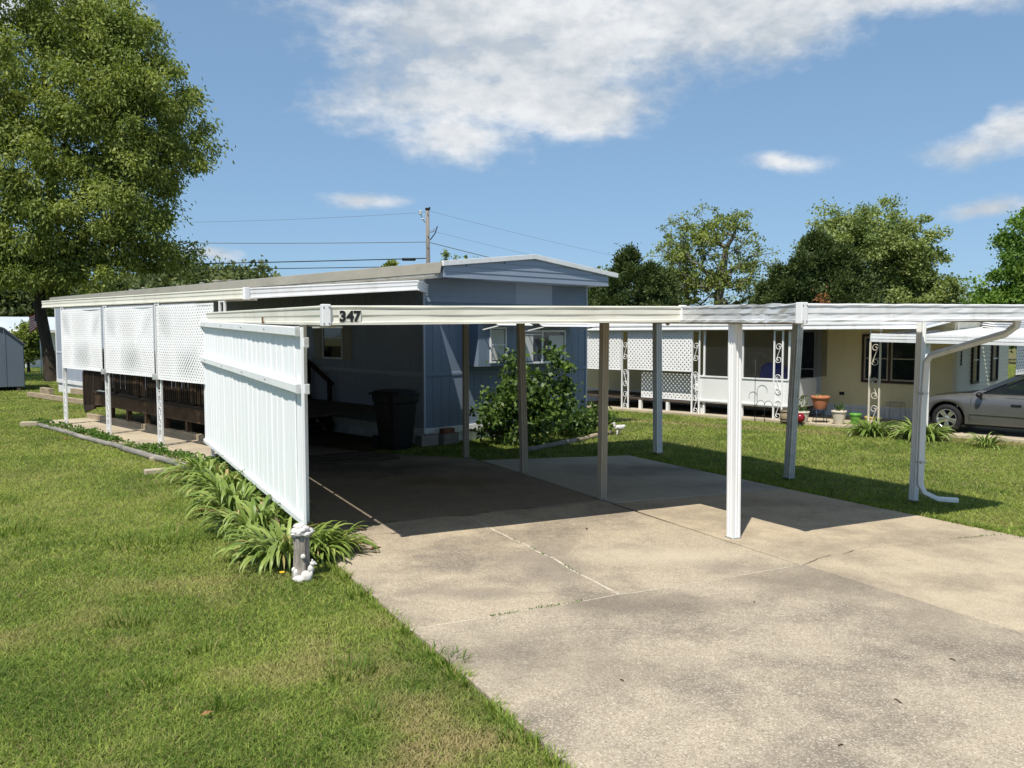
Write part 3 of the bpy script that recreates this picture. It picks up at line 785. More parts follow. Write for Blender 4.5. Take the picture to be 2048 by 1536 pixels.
    path = [(8.56, 5.36, gz0(5.3)+0.01), (8.57, 5.37, gz0(5.3)-0.06), (8.60, 5.50, gz0(5.3)-0.145), (8.66, 6.22, gz0(5.3)-0.345), (8.675, 6.42, gz0(5.3)-0.40), (8.68, 6.48, gz0(5.3)-0.48), (8.675, 6.50, 1.0), (8.67, 6.50, 0.5), (8.665, 6.50, g0+0.22), (8.69, 6.46, g0+0.12), (8.80, 6.36, g0+0.055), (8.98, 6.24, g0+0.045)]
    ds = MB()
    pts = [Vector(p) for p in path]; n = 4; rings = []
    for i, p in enumerate(pts):
        d = (pts[min(i+1, len(pts)-1)]-pts[max(i-1, 0)]).normalized()
        side = Vector((0.85, -0.5, 0)).normalized(); side = (side-d*side.dot(d)).normalized() if abs(side.dot(d)) < 0.95 else Vector((0.5, 0.85, 0))
        if abs(d.z) < 0.75: side = Vector((0.35, 0.9, 0)); side = (side-d*side.dot(d)).normalized()
        up = side.cross(d)
        rings.append([p+side*a+up*b for a, b in ((-0.034, -0.026), (0.034, -0.026), (0.034, 0.026), (-0.034, 0.026))])
    # keep ring corners in step
    for i in range(1, len(rings)):
        best = min(range(4), key=lambda k: sum((rings[i][(j+k) % 4]-rings[i-1][j]).length for j in range(4)))
        rings[i] = [rings[i][(j+best) % 4] for j in range(4)]
    vs = [v for rg in rings for v in rg]
    fs = [(i*4+k, i*4+(k+1) % 4, (i+1)*4+(k+1) % 4, (i+1)*4+k) for i in range(len(rings)-1) for k in range(4)] + [(3, 2, 1, 0)]
    o = ds.add(vs, fs).build('downspout', 'white_metal', cp, 0.008, True, seg=2)
    for z in (0.35, 1.15): MB().box(8.63, 8.715, 6.462, 6.538, z, z+0.03).build('strap', 'weathered_metal', o, 0.002)
    # house number
    y = 6.810; vx = 1.875
    for k, ch in enumerate('347'):
        z = zb(vx, 6.88)+0.026
        tile = MB().box(vx-0.002, vx+0.060, y-0.006, y, z, z+0.096).build('number_tile', 'cream_metal', cp, 0.002)
        fc = bpy.data.curves.new('digit', 'FONT'); fc.body = ch; fc.size = 0.116; fc.offset = 0.0052; fc.extrude = 0.0012; fc.fill_mode = 'BOTH'
        to = bpy.data.objects.new('digit_curve', fc); COL.objects.link(to)
        bpy.context.view_layer.update()
        me = bpy.data.meshes.new_from_object(to.evaluated_get(bpy.context.evaluated_depsgraph_get())); bpy.data.objects.remove(to)
        me.materials.clear(); me.materials.append(M['digit_black'])
        xs = [v.co.x for v in me.vertices]; w = max(xs)-min(xs)
        d = link('digit', me, tile, (vx+0.029-(max(xs)+min(xs))/2, y-0.0085, z+0.007), (math.pi/2, 0, 0)); d['label'] = 'black digit ' + ch
        vx += 0.0625
    # small lamp holder and bracket below the roof
    MB().lathe([(0.05, 0.0), (0.05, -0.02), (0.025, -0.025), (0.02, -0.06), (0.03, -0.09), (0.012, -0.11)][::-1], 12, (6.9, 9.0, zb(6.9, 9.0)+0.05)).build('lamp_holder', 'old_white', cp, 0, True)
    MB().bar((1.70, 6.99, zb(1.8, 7)-0.02), (1.95, 6.99, zb(1.8, 7)-0.018), 0.03, 0.012).build('bracket', 'weathered_metal', cp)
    MB().box(1.725, 1.735, 9.3, 9.36, zb(1.7, 9.3)+0.005, zb(1.7, 9.3)+0.075).build('hook', 'rust', cp)
carport()

def privacy_screen():
    ps = thing('privacy_screen', (0, 0, 0), A_CAR, 'white ribbed metal privacy screen with two rails beside the strap-leaved plants', 'privacy screen')
    U0, U1, V0 = 7.50, 14.45, 1.73
    bot = lambda u: gcar(V0, u)+0.25
    top = lambda u: 1.922 + (2.046-1.922)*(u-U0)/(U1-U0)
    n = 25; w = (U1-U0)/n
    r = random.Random(2)
    prof = [(0.0, 0), (0.010, -0.009), (0.030, -0.009), (0.040, 0), (0.085, 0.0), (0.093, -0.0035), (0.101, 0), (0.145, 0), (0.153, -0.0035), (0.161, 0), (0.205, 0), (0.213, -0.0035), (0.221, 0), (0.262, 0), (0.270, -0.0035), (0.278, 0), (w-0.0015, 0)]
    for i in range(n):
        u0 = U0+i*w; dv = r.uniform(-0.003, 0.003); bow = r.uniform(-0.004, 0.004)
        mb = MB(); vs = []; fs = []
        zs = [0, 0.3, 0.7, 1]
        for a, b in prof:
            for t in zs:
                u = u0+a; vs.append((V0+dv+b+bow*math.sin(t*3.1), u, bot(u)+(top(u)-bot(u))*t))
        m = len(prof); k = len(zs)
        for j in range(m-1):
            for q in range(k-1): fs.append((j*k+q, (j+1)*k+q, (j+1)*k+q+1, j*k+q+1))
        nb = len(vs); vs += [(x+0.006, y, z) for x, y, z in vs]
        fs += [tuple(nb+q for q in f[::-1]) for f in fs]
        for j in range(m-1):
            fs.append((j*k, nb+j*k, nb+(j+1)*k, (j+1)*k)); fs.append((j*k+k-1, (j+1)*k+k-1, nb+(j+1)*k+k-1, nb+j*k+k-1))
        for q in range(k-1):
            fs.append((q, q+1, nb+q+1, nb+q)); e = (m-1)*k; fs.append((e+q, nb+e+q, nb+e+q+1, e+q+1))
        mb.add(vs, fs).build('plank', 'white_panel', ps)
    # C-channel rails on both faces, with open grey ends
    def rail(f0, f1, out, name, h=0.085):
        za = lambda u, f: bot(u)+(top(u)-bot(u))*f
        x0 = V0-0.014 if out < 0 else V0+0.010
        d = 0.042*out
        q = [(U0-0.03 if out > 0 else U0+0.03), U1]
        prof = [(0, 0), (abs(d), 0), (abs(d), h), (0, h)]
        return MB().extrude(prof, (x0, q[0], za(q[0], f0)), (x0, q[1], za(q[1], f1)), (out, 0, 0), 1).build(name, 'white_panel', ps, 0.008)
    rails = []
    for f in (0.955, 0.665):
        fi = f-0.055 if f > 0.9 else f
        a = rail(f, f, -1, 'rail'); b = rail(fi, fi, 1, 'rail')
        for out, o, uu in ((-1, a, U0+0.03), (1, b, U0-0.03)):
            x0 = V0-0.014 if out < 0 else V0+0.010
            z = bot(uu)+(top(uu)-bot(uu))*(f if out < 0 else fi)
            MB().box(min(x0, x0+0.042*out)-0.002, max(x0, x0+0.042*out)+0.002, uu-0.008, uu+0.004, z-0.004, z+0.089).build('rail_end', 'weathered_metal', o, 0.006)
        for uu in (8.95, 10.4, 12.0, 13.8):
            z = bot(uu)+(top(uu)-bot(uu))*f+0.045
            MB().lathe([(0.012, 0), (0.010, 0.008), (0.004, 0.012)], 10).build('bolt', 'steel', a, 0, True, (V0-0.056, uu, z), (0, -math.pi/2, 0))
    MB().extrude([(-0.02, 0), (0.030, 0), (0.030, 0.055), (-0.02, 0.055)], (V0, U0, bot(U0)-0.015), (V0, U1, bot(U1)-0.015), (-1, 0, 0)).build('bottom_rail', 'white_panel', ps, 0.004)
    MB().extrude([(-0.012, 0), (0.012, 0), (0.012, 1), (-0.012, 1)], (V0+0.0, U0-0.012, 0), (V0, U0+0.004, 0), (-1, 0, 0))
    e = MB().box(V0-0.017, V0+0.012, U0-0.014, U0-0.001, bot(U0)-0.015, top(U0)); e.build('end_channel', 'white_panel', ps, 0.003)
    # hidden uprights carrying the screen
    for uu in (7.8, 10.0, 12.2, 14.2):
        MB().box(V0+0.055, V0+0.105, uu-0.025, uu+0.025, gcar(V0, uu)-0.02, zb(V0, uu)).build('upright', 'white_metal', ps)
privacy_screen()

# ------------------------------------------------------------------ lattice sheets and scroll posts
def clip_poly(poly, w, h):
    def cut(p, ins, inter):
        out = []
        for i in range(len(p)):
            a, b = p[i-1], p[i]
            if ins(b):
                if not ins(a): out.append(inter(a, b))
                out.append(b)
            elif ins(a): out.append(inter(a, b))
        return out
    for ax, val, sg in ((0, 0, 1), (0, w, -1), (1, 0, 1), (1, h, -1)):
        ins = lambda q: (q[ax]-val)*sg >= -1e-9
        def inter(a, b):
            t = (val-a[ax])/(b[ax]-a[ax]); return (a[0]+(b[0]-a[0])*t, a[1]+(b[1]-a[1])*t)
        poly = cut(poly, ins, inter) if poly else poly
        if len(poly) < 3: return []
    return poly

def lattice(name, w, h, ax, parent, mat='white_plastic', pitch=0.063, slat=0.037, th=0.004, frame=0.03, bow=None):
    """diagonal lattice w x h; ax(a, b, t): along, up, out"""
    mb = MB(); P = pitch*math.sqrt(2); S = slat*math.sqrt(2)
    for sg, t0 in ((1, 0.0), (-1, th)):
        k = -int((h+w)/P)-2
        while k*P < w+h+P:
            a = k*P
            poly = [(a, 0), (a+S, 0), (a+S+sg*h, h), (a+sg*h, h)]
            q = clip_poly(poly, w, h)
            if q: mb.prism(q, ax, t0, t0+th)
            k += 1
    f = frame
    for q in ([(0, 0), (w, 0), (w, f), (0, f)], [(0, h-f), (w, h-f), (w, h), (0, h)], [(0, f), (f, f), (f, h-f), (0, h-f)], [(w-f, f), (w, f), (w, h-f), (w-f, h-f)]):
        mb.prism(q, ax, -0.002, 2*th+0.002)
    o = mb.build(name, mat, parent)
    o['kind'] = 'stuff'
    return o

def scroll(w, h, n=60):
    """S-scroll with curled ends, in a w x h box about the origin, as 2-D points"""
    R = w*0.46; pts = []
    # upper curl: spiral outwards, then the diagonal, then the lower curl mirrored
    top = []
    for i in range(26):
        k = i/25; a = math.radians(-140+430*k*0 + (1-k)*(-430)+290); r = R*(0.16+0.84*k**0.8)
        top.append((r*math.cos(a), h/2-R+r*math.sin(a)))
    a0, a1 = Vector(top[-1]), -Vector(top[-1])
    mid = [tuple(a0.lerp(a1, t)) for t in (0.2, 0.4, 0.6, 0.8)]
    return top + mid + [(-x, -y) for x, y in top[::-1]]

def scroll_post(parent, p, along, zlo, zhi, gap=0.19, bar=0.028, mat='white_metal', name='post', centers=(0.33, 0.62, 0.12), sh=0.42):
    """two square uprights joined by wrought scrolls; p: centre foot (x, y), along: unit direction of the pair"""
    mb = MB(); ax, ay = along
    for s in (-1, 1):
        cx, cy = p[0]+ax*gap/2*s, p[1]+ay*gap/2*s
        mb.bar((cx, cy, zlo), (cx, cy, zhi), bar, bar, up=(ax, ay, 0))
    for z in (zlo+0.012, zhi-0.02):
        mb.bar((p[0]-ax*gap/2, p[1]-ay*gap/2, z), (p[0]+ax*gap/2, p[1]+ay*gap/2, z), bar*0.9, bar*0.9)
    o = mb.build(name, mat, parent, 0.002)
    H = zhi-zlo
    for i, c in enumerate(centers):
        q = scroll(gap-bar, sh); z = zlo+H*c; fl = -1 if i % 2 else 1
        MB().tube([(p[0]+ax*a*fl, p[1]+ay*a*fl, z+b) for a, b in q], 0.0085, 6).build('scroll', mat, o, 0, True)
    return o

# ------------------------------------------------------------------ the blue home
GROOVE = 0.203
def grooved_sheet(a0, a1, z0, z1, ax, groove=GROOVE, depth=0.006, gw=0.012, th=0.012, off=0.0):
    """sheet with vertical grooves; ax(a, d, z) with d outward"""
    pts = [(a0, 0)]
    g = math.ceil((a0+off)/groove)*groove-off
    while g < a1-gw:
        if g > a0+gw:
            pts += [(g-gw/2, 0), (g-gw/4, -depth), (g+gw/4, -depth), (g+gw/2, 0)]
        g += groove
    pts.append((a1, 0))
    vs = []; fs = []; n = len(pts)
    for a, d in pts: vs += [ax(a, d, z0), ax(a, d, z1)]
    vs += [ax(a0, -th, z0), ax(a0, -th, z1), ax(a1, -th, z0), ax(a1, -th, z1)]
    for i in range(n-1): fs.append((2*i, 2*i+2, 2*i+3, 2*i+1))
    b = 2*n
    fs += [(b, b+1, b+3, b+2), (0, 1, b+1, b), (2*n-2, b+2, b+3, 2*n-1),
           tuple(2*i for i in range(n-1, -1, -1))+(b, b+2), tuple(2*i+1 for i in range(n))+(b+3, b+1)]
    return MB().add(vs, fs)

def lap_board(a0, a1, z0, h, ax, lip=0.012):
    """one lap-siding board: top tucked in, bottom edge proud"""
    vs = []
    for a in (a0, a1):
        vs += [ax(a, lip, z0), ax(a, 0.002, z0+h), ax(a, -0.01, z0+h), ax(a, -0.01, z0)]
    return MB().add(vs, [(0, 4, 5, 1), (1, 5, 6, 2), (2, 6, 7, 3), (3, 7, 4, 0), (0, 1, 2, 3), (7, 6, 5, 4)])

def mobile_home():
    W, Ln = 4.52, 22.1
    h = thing('mobile_home', (HOME0[0], HOME0[1], 0), A_HOME, 'long pale blue mobile home with low gabled metal roof behind the carport', 'mobile home')
    base = lambda x, y: ghome(x, y)-0.03
    # inner shell so that no daylight leaks
    box('shell', 'gutter_back', h, 0.03, W-0.03, 0.03, Ln-0.03, -0.1, 2.85)
    ax_long = lambda a, d, z: (-d, a, z)
    ax_end = lambda a, d, z: (a, -d, z)
    ax_right = lambda a, d, z: (W+d, a, z)
    # siding sheets: lower course, belt moulding, upper course
    n = 18
    for i in range(n):
        a0, a1 = Ln*i/n, Ln*(i+1)/n-0.003
        for z0, z1 in ((0.085, 1.03), (1.115, 2.85)):
            grooved_sheet(a0, a1, z0, z1, ax_long).build('siding_sheet', 'blue_siding', h)
    for i in range(4):
        a0, a1 = W*i/4, W*(i+1)/4-0.003
        grooved_sheet(a0, a1, 0.085, 1.03, ax_end).build('siding_sheet', 'blue_end_shaded', h)
        grooved_sheet(a0, a1, 1.115, 2.42, ax_end).build('siding_sheet', 'blue_end_shaded', h)
    for a0, a1 in ((0, 11), (11, Ln)):
        grooved_sheet(a0, a1, 0.085, 2.85, ax_right).build('siding_sheet', 'blue_end_shaded', h)
    for k in range(4):
        z = 2.42+k*0.108
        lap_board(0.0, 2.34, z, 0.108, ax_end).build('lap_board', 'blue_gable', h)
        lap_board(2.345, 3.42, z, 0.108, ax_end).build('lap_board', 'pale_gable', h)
        lap_board(3.425, W, z, 0.108, ax_end).build('lap_board', 'blue_end_shaded', h)
    # belt moulding
    MB().extrude([(0, 0), (0.012, 0.005), (0.016, 0.04), (0.012, 0.078), (0, 0.083)], (0, 0, 1.031), (0, Ln, 1.031), (-1, 0, 0)).build('belt_moulding', 'blue_trim', h)
    MB().extrude([(0, 0), (0.012, 0.005), (0.016, 0.04), (0.012, 0.078), (0, 0.083)], (0, 0, 1.031), (W, 0, 1.031), (0, -1, 0)).build('belt_moulding', 'blue_end_shaded', h)
    # corner trims
    for x, y in ((0, 0), (W, 0), (0, Ln)):
        box('corner_trim', 'blue_trim' if y == 0 else 'white_metal', h, x-0.022, x+0.022, y-0.022, y+0.022, 0.0, 2.85, 0.004)
    # skirting
    box('skirt_rail', 'skirting', h, -0.034, -0.002, -0.03, Ln, -0.045, 0.083, 0.004)
    box('skirt_rail', 'skirting', h, -0.03, W+0.03, -0.036, -0.004, -0.044, 0.082, 0.004)
    def skirt(a0, a1, zt, ax, gr):
        zl = min(gr(a0), gr(a1))-0.06
        grooved_sheet(a0, a1, zl, zt, ax, 0.13, 0.008, 0.014).build('skirt_panel', 'skirting', h)
    for i in range(12): skirt(Ln*i/12, Ln*(i+1)/12-0.003, -0.046, lambda a, d, z: (0.02-d, a, z), lambda a: base(0, a))
    for i in range(3): skirt(W*i/3, W*(i+1)/3-0.003, -0.045, lambda a, d, z: (a, 0.02-d, z), lambda a: base(a, 0))
    # roof: pans from eave to ridge on both slopes, gable overhang 0.62
    G0 = -0.62; EX = 0.06; ze, zr = 3.075, 3.33
    xr = W/2
    nP = 58; pw = (Ln+0.35-G0-0.02)/nP
    for i in range(nP):
        y0 = G0+0.02+i*pw; y1 = y0+pw-0.003
        mb = MB()
        for (xa, za, xb, zc) in ((-EX, ze, xr, zr),):
            mb.add([(xa, y0, za), (xb, y0, zc), (xb, y1, zc), (xa, y1, za), (xa, y0, za+0.02), (xb, y0, zc+0.02), (xb, y1, zc+0.02), (xa, y1, za+0.02)],
                   [(3, 2, 1, 0), (4, 5, 6, 7), (0, 1, 5, 4), (1, 2, 6, 5), (2, 3, 7, 6), (3, 0, 4, 7)])
        mb.bar((-EX, y1-0.02, ze+0.024), (xr, y1-0.02, zr+0.024), 0.02, 0.016)
        mb.build('roof_pan', 'roof_metal', h)
    MB().add([(xr, G0+0.02, zr), (W+0.3, G0+0.02, ze), (W+0.3, Ln+0.3, ze), (xr, Ln+0.3, zr), (xr, G0+0.02, zr+0.02), (W+0.3, G0+0.02, ze+0.02), (W+0.3, Ln+0.3, ze+0.02), (xr, Ln+0.3, zr+0.02)],
             [(3, 2, 1, 0), (4, 5, 6, 7), (0, 1, 5, 4), (1, 2, 6, 5), (2, 3, 7, 6), (3, 0, 4, 7)]).build('roof_slope', 'roof_metal', h)
    # long eave: beige edge flashing, stained strip below
    MB().add([(-EX-0.012, G0+0.0, 3.098), (-EX-0.05, G0+0.0, 2.905), (-EX+0.01, G0+0.10, 2.905), (-EX-0.012, Ln+0.35, 3.098), (-EX-0.05, Ln+0.35, 2.905), (-EX+0.01, Ln+0.35, 2.905), (-EX+0.01, G0+0.0, 3.098), (-EX+0.01, Ln+0.35, 3.098)],
             [(0, 3, 4, 1), (1, 4, 5, 2), (0, 1, 2, 6), (3, 7, 5, 4), (0, 6, 7, 3), (2, 5, 7, 6)]).build('eave_flashing', 'roof_edge', h)
    box('eave_strip', 'old_white', h, -EX+0.005, 0.06, G0+0.16, Ln+0.3, 2.825, 2.903, 0.004)
    box('eave_rail', 'old_white', h, -EX-0.03, -EX+0.004, G0+0.18, Ln+0.3, 2.862, 2.897, 0.003)
    # gable box: lap boards on the face, soffit, white rake fascia
    def top_at(x): return ze-0.01+(zr-ze)*(1-abs(x-xr)/(xr+EX))
    nb = 5
    zb0, zs = 2.835, 0.105
    for k in range(nb):
        z0 = zb0+k*zs; z1 = z0+zs
        xs = []
        x0, x1 = -0.02, W+0.02
        if top_at(x0) < z1-0.02:
            t = (z1-0.02-(ze-0.01))/(zr-ze); half = (xr+EX)*(1-t); x0, x1 = xr-half, xr+half
        if x1-x0 < 0.3: continue
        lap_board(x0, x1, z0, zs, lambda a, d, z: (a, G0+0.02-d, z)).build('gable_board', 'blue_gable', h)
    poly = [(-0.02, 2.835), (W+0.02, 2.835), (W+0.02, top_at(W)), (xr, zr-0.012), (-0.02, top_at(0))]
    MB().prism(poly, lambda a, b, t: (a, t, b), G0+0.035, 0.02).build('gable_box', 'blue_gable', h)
    for s, xa, xb in ((-1, -EX, xr), (1, xr, W+0.30)):
        za, zc = (ze, zr) if s < 0 else (zr, ze)
        MB().add([(xa, G0-0.03, za-0.045), (xb, G0-0.03, zc-0.045), (xb, G0-0.03, zc+0.045), (xa, G0-0.03, za+0.045), (xa, G0+0.03, za-0.045), (xb, G0+0.03, zc-0.045), (xb, G0+0.03, zc+0.045), (xa, G0+0.03, za+0.045)],
                 [(0, 1, 2, 3), (7, 6, 5, 4), (0, 4, 5, 1), (1, 5, 6, 2), (2, 6, 7, 3), (3, 7, 4, 0)]).build('rake_fascia', 'white_metal', h, 0.003)
    # roof vents
    for y, r_, zz in ((11.2, 0.15, 0.12), (12.2, 0.06, 0.10), (10.3, 0.14, 0.09), (16.8, 0.06, 0.12), (17.9, 0.08, 0.09)):
        x = 1.25; z = ze+(zr-ze)*x/xr
        MB().lathe([(r_*0.7, 0), (r_*0.7, zz*0.7), (r_, zz*0.72), (r_, zz*0.95), (r_*0.5, zz)], 14, (x, y, z)).build('roof_vent', 'roof_edge', h, 0, True)
    # bay window box on the gable end
    bx = box('bay_box', 'blue_end_shaded', h, 1.03, 3.62, -0.34, -0.018, 1.20, 2.13, 0.006)
    def win(x0, x1, z0, z1, y, pane, mull=None, inner=None):
        f = MB(); t = 0.035
        f.box(x0-t, x1+t, y-0.02, y+0.012, z0-t, z0); f.box(x0-t, x1+t, y-0.02, y+0.012, z1, z1+t); f.box(x0-t, x0, y-0.02, y+0.012, z0, z1); f.box(x1, x1+t, y-0.02, y+0.012, z0, z1)
        w = f.build('window', 'white_metal', h)
        MB().box(x0, x1, y-0.006, y+0.004, z0, z1).build('pane', pane, w)
        if mull:
            for m in mull: MB().box(m[0], m[1], y-0.015, y-0.0062, m[2], m[3]).build('window_bar', 'white_metal', w)
        return w
    w1 = win(1.36, 1.72, 1.30, 1.92, -0.345, 'bluish_glass', [(1.36, 1.72, 1.60, 1.625)])
    w2 = win(2.12, 3.42, 1.26, 1.86, -0.345, 'bluish_glass', [(2.74, 2.79, 1.26, 1.86), (2.12, 2.74, 1.80, 1.82)])
    MB().box(1.38, 1.70, -0.353, -0.3516, 1.32, 1.90).build('blind', 'blind', w1)
    for x0, x1 in ((2.14, 2.5), (2.95, 3.40)):
        MB().box(x0, x1, -0.353, -0.3516, 1.28, 1.79).build('curtain', 'curtain', w2)
    # slatted metal awnings over the bay windows
    for x0, x1, zt in ((1.10, 2.00, 2.22), (2.30, 3.85, 2.20)):
        aw = MB().bar((x0, -0.30, zt), (x1, -0.30, zt), 0.03, 0.03).build('awning', 'white_metal', h)
        for k in range(5):
            y = -0.36-k*0.105; z = zt-0.005-k*0.05
            MB().add([(x0, y+0.06, z+0.012), (x1, y+0.06, z+0.012), (x1, y-0.065, z-0.03), (x0, y-0.065, z-0.03), (x0, y+0.06, z+0.018), (x1, y+0.06, z+0.018), (x1, y-0.065, z-0.024), (x0, y-0.065, z-0.024)],
                     [(3, 2, 1, 0), (4, 5, 6, 7), (0, 1, 5, 4), (1, 2, 6, 5), (2, 3, 7, 6), (3, 0, 4, 7)]).build('awning_slat', 'white_metal', aw)
        for x in (x0+0.02, x1-0.02): MB().bar((x, -0.34, zt-0.32), (x, -0.82, zt-0.24), 0.02, 0.02).build('awning_arm', 'white_metal', aw)
    # window with shutters on the long side, under the patio roof
    def lwin(y0, y1, z0, z1, shut=True):
        f = MB(); t = 0.035
        f.box(-0.03, 0.002, y0-t, y1+t, z0-t, z0); f.box(-0.03, 0.002, y0-t, y1+t, z1, z1+t); f.box(-0.03, 0.002, y0-t, y0, z0, z1); f.box(-0.03, 0.002, y1, y1+t, z0, z1)
        f.box(-0.026, 0.0, y0, y1, (z0+z1)/2-0.015, (z0+z1)/2+0.015)
        w = f.build('window', 'white_metal', h)
        MB().box(-0.012, 0.003, y0, y1, z0, z1).build('pane', 'dark_glass', w)
        if shut:
            for s0, s1 in ((y0-0.36, y0-0.05), (y1+0.05, y1+0.36)):
                sb = MB().box(-0.034, -0.001, s0, s1, z0-0.05, z1+0.05).build('shutter', 'shutter_tan', h, 0.003)
                for k in range(16):
                    z = z0+(z1-z0)*k/16
                    MB().add([(-0.036, s0+0.04, z+0.05), (-0.036, s1-0.04, z+0.05), (-0.046, s1-0.04, z), (-0.046, s0+0.04, z), (-0.033, s0+0.04, z), (-0.033, s1-0.04, z)],
                             [(0, 1, 2, 3), (3, 2, 5, 4), (0, 3, 4), (1, 5, 2), (0, 4, 5, 1)]).build('louvre', 'shutter_tan', sb)
        return w
    lwin(2.72, 3.42, 1.33, 2.15); lwin(14.2, 15.2, 1.3, 2.1, False)
    dr = box('door', 'white_metal', h, -0.035, -0.002, 5.2, 6.05, 0.35, 2.3, 0.004)
    box('pane', 'dark_glass', dr, -0.039, -0.036, 5.4, 5.85, 1.35, 2.05)
    MB().blob((-0.06, 5.28, 1.3), (0.03, 0.03, 0.03)).build('handle', 'steel', dr, 0, True)
    # pipe along the skirting corner and vent grilles
    box('vent', 'gutter_back', h, -0.03, -0.012, 17.9, 18.3, 0.12, 0.2)
mobile_home()

# ------------------------------------------------------------------ patio cover along the home
def patio_cover():
    pc = thing('patio_cover', (HOME0[0], HOME0[1], 0), A_HOME, 'metal patio roof with cream edge, scroll posts and white lattice sheets along the blue home', 'patio cover')
    XO, YF, YN = -3.92, 9.75, -0.42
    zo = lambda y: 2.36+0.006*(y+0.4)          # underside at outer edge
    zi = 2.63
    # cut end: runs parallel to the carport front, then back to the home's corner
    def toh(v, u):
        x, y = car2w(v, u); dx, dy = x-HOME0[0], y-HOME0[1]
        return (dx*math.cos(A_HOME)+dy*math.sin(A_HOME), -dx*math.sin(A_HOME)+dy*math.cos(A_HOME))
    K1 = toh(2.17, 12.92); K2 = toh(4.86, 12.95)
    XO = K1[0]; YN = K1[1]
    zk = lambda x, y: zo(y)+(zi-zo(y))*(x-XO)/(0-XO)
    f = MB().extrude(FASCIA, (XO, YF, zo(YF)), (XO, YN, zo(YN)), (-1, 0, 0)).build('fascia', 'cream_metal', pc); f['label'] = 'cream edge above the lattice sheets'
    d = Vector((K2[0]-K1[0], K2[1]-K1[1], 0)).normalized(); out = Vector((d.y, -d.x, 0))
    f = MB().extrude(FASCIA, (K1[0], K1[1], zo(YN)), (K2[0], K2[1], zk(*K2)), out).build('fascia', 'white_metal', pc); f['label'] = 'bright white edge rising to the corner of the home'
    MB().extrude(FASCIA, (K2[0], K2[1], zk(*K2)), (0.0, -0.10, zk(*K2)+0.01), (0.8, -0.6, 0)).build('fascia', 'white_metal', pc)
    MB().box(K1[0]-0.045, K1[0]+0.03, K1[1]-0.045, K1[1]+0.03, zo(YN)-0.01, zo(YN)+0.17).build('joint_cover', 'white_metal', pc, 0.004)
    # pans run from the wall to the outer edge; the end follows the slanted cut
    n = 26
    def xcut(y):                            # outer limit of the roof at y
        if y >= YN: return XO
        t = (y-K1[1])/(K2[1]-K1[1]); return K1[0]+(K2[0]-K1[0])*t
    ys = np.linspace(K2[1]+0.02, YF, n+1)
    for i in range(n):
        y0, y1 = ys[i]+0.003, ys[i+1]-0.003
        b = [(xcut(y0)+0.01, y0), (min(0.0, 0.0 if y0 > -0.1 else K2[0]+(0-K2[0])*(y0-K2[1])/(-0.1-K2[1])), y0), (0.0 if y1 > -0.1 else K2[0]+(0-K2[0])*(y1-K2[1])/(-0.1-K2[1]), y1), (xcut(y1)+0.01, y1)]
        if abs(b[1][0]-b[0][0]) < 0.05: continue
        lo = [(x, y, zk(x, y)+0.075) for x, y in b]; hi = [(x, y, z+0.02) for x, y, z in lo]
        MB().add(lo+hi, [(3, 2, 1, 0), (4, 5, 6, 7), (0, 1, 5, 4), (1, 2, 6, 5), (2, 3, 7, 6), (3, 0, 4, 7)]).bar(Vector(hi[3])+Vector((0, 0.003, 0.012)), Vector(hi[2])+Vector((0, 0.003, 0.012)), 0.03, 0.025).build('roof_pan', 'tan_metal', pc)
    MB().bar((XO+0.2, YN+0.1, zo(YN)+0.03), (XO+0.2, YF, zo(YF)+0.03), 0.05, 0.09).build('beam', 'white_metal', pc)
    for y in (8.27, 5.52, 2.87, 0.30):
        g = ghome(-3.7, y)-0.01
        p = scroll_post(pc, (-3.70, y), (0, 1), g, zo(y)+0.0, 0.17, 0.034, 'white_metal', 'post', (0.10, 0.22, 0.34, 0.80), 0.30)
        MB().box(-3.76, -3.64, y-0.13, y+0.13, g, g+0.012).build('base_plate', 'steel', p)
    for y0, y1, zt, zl in ((8.24, 5.66, 2.345, 1.06), (5.44, 2.98, 2.335, 1.055), (2.80, 0.55, 2.325, 1.03)):
        w = y0-y1
        lattice('lattice_sheet', w, zt-zl, lambda a, b, t, y0=y0, zl=zl: (-3.745-t-0.02*math.sin(a*2.3), y0-a, zl+b), pc)
    for y in (5.52, 2.87):
        MB().box(-3.80, -3.74, y-0.06, y+0.06, 1.02, 1.12).build('clip', 'weathered_metal', pc, 0.003)
patio_cover()

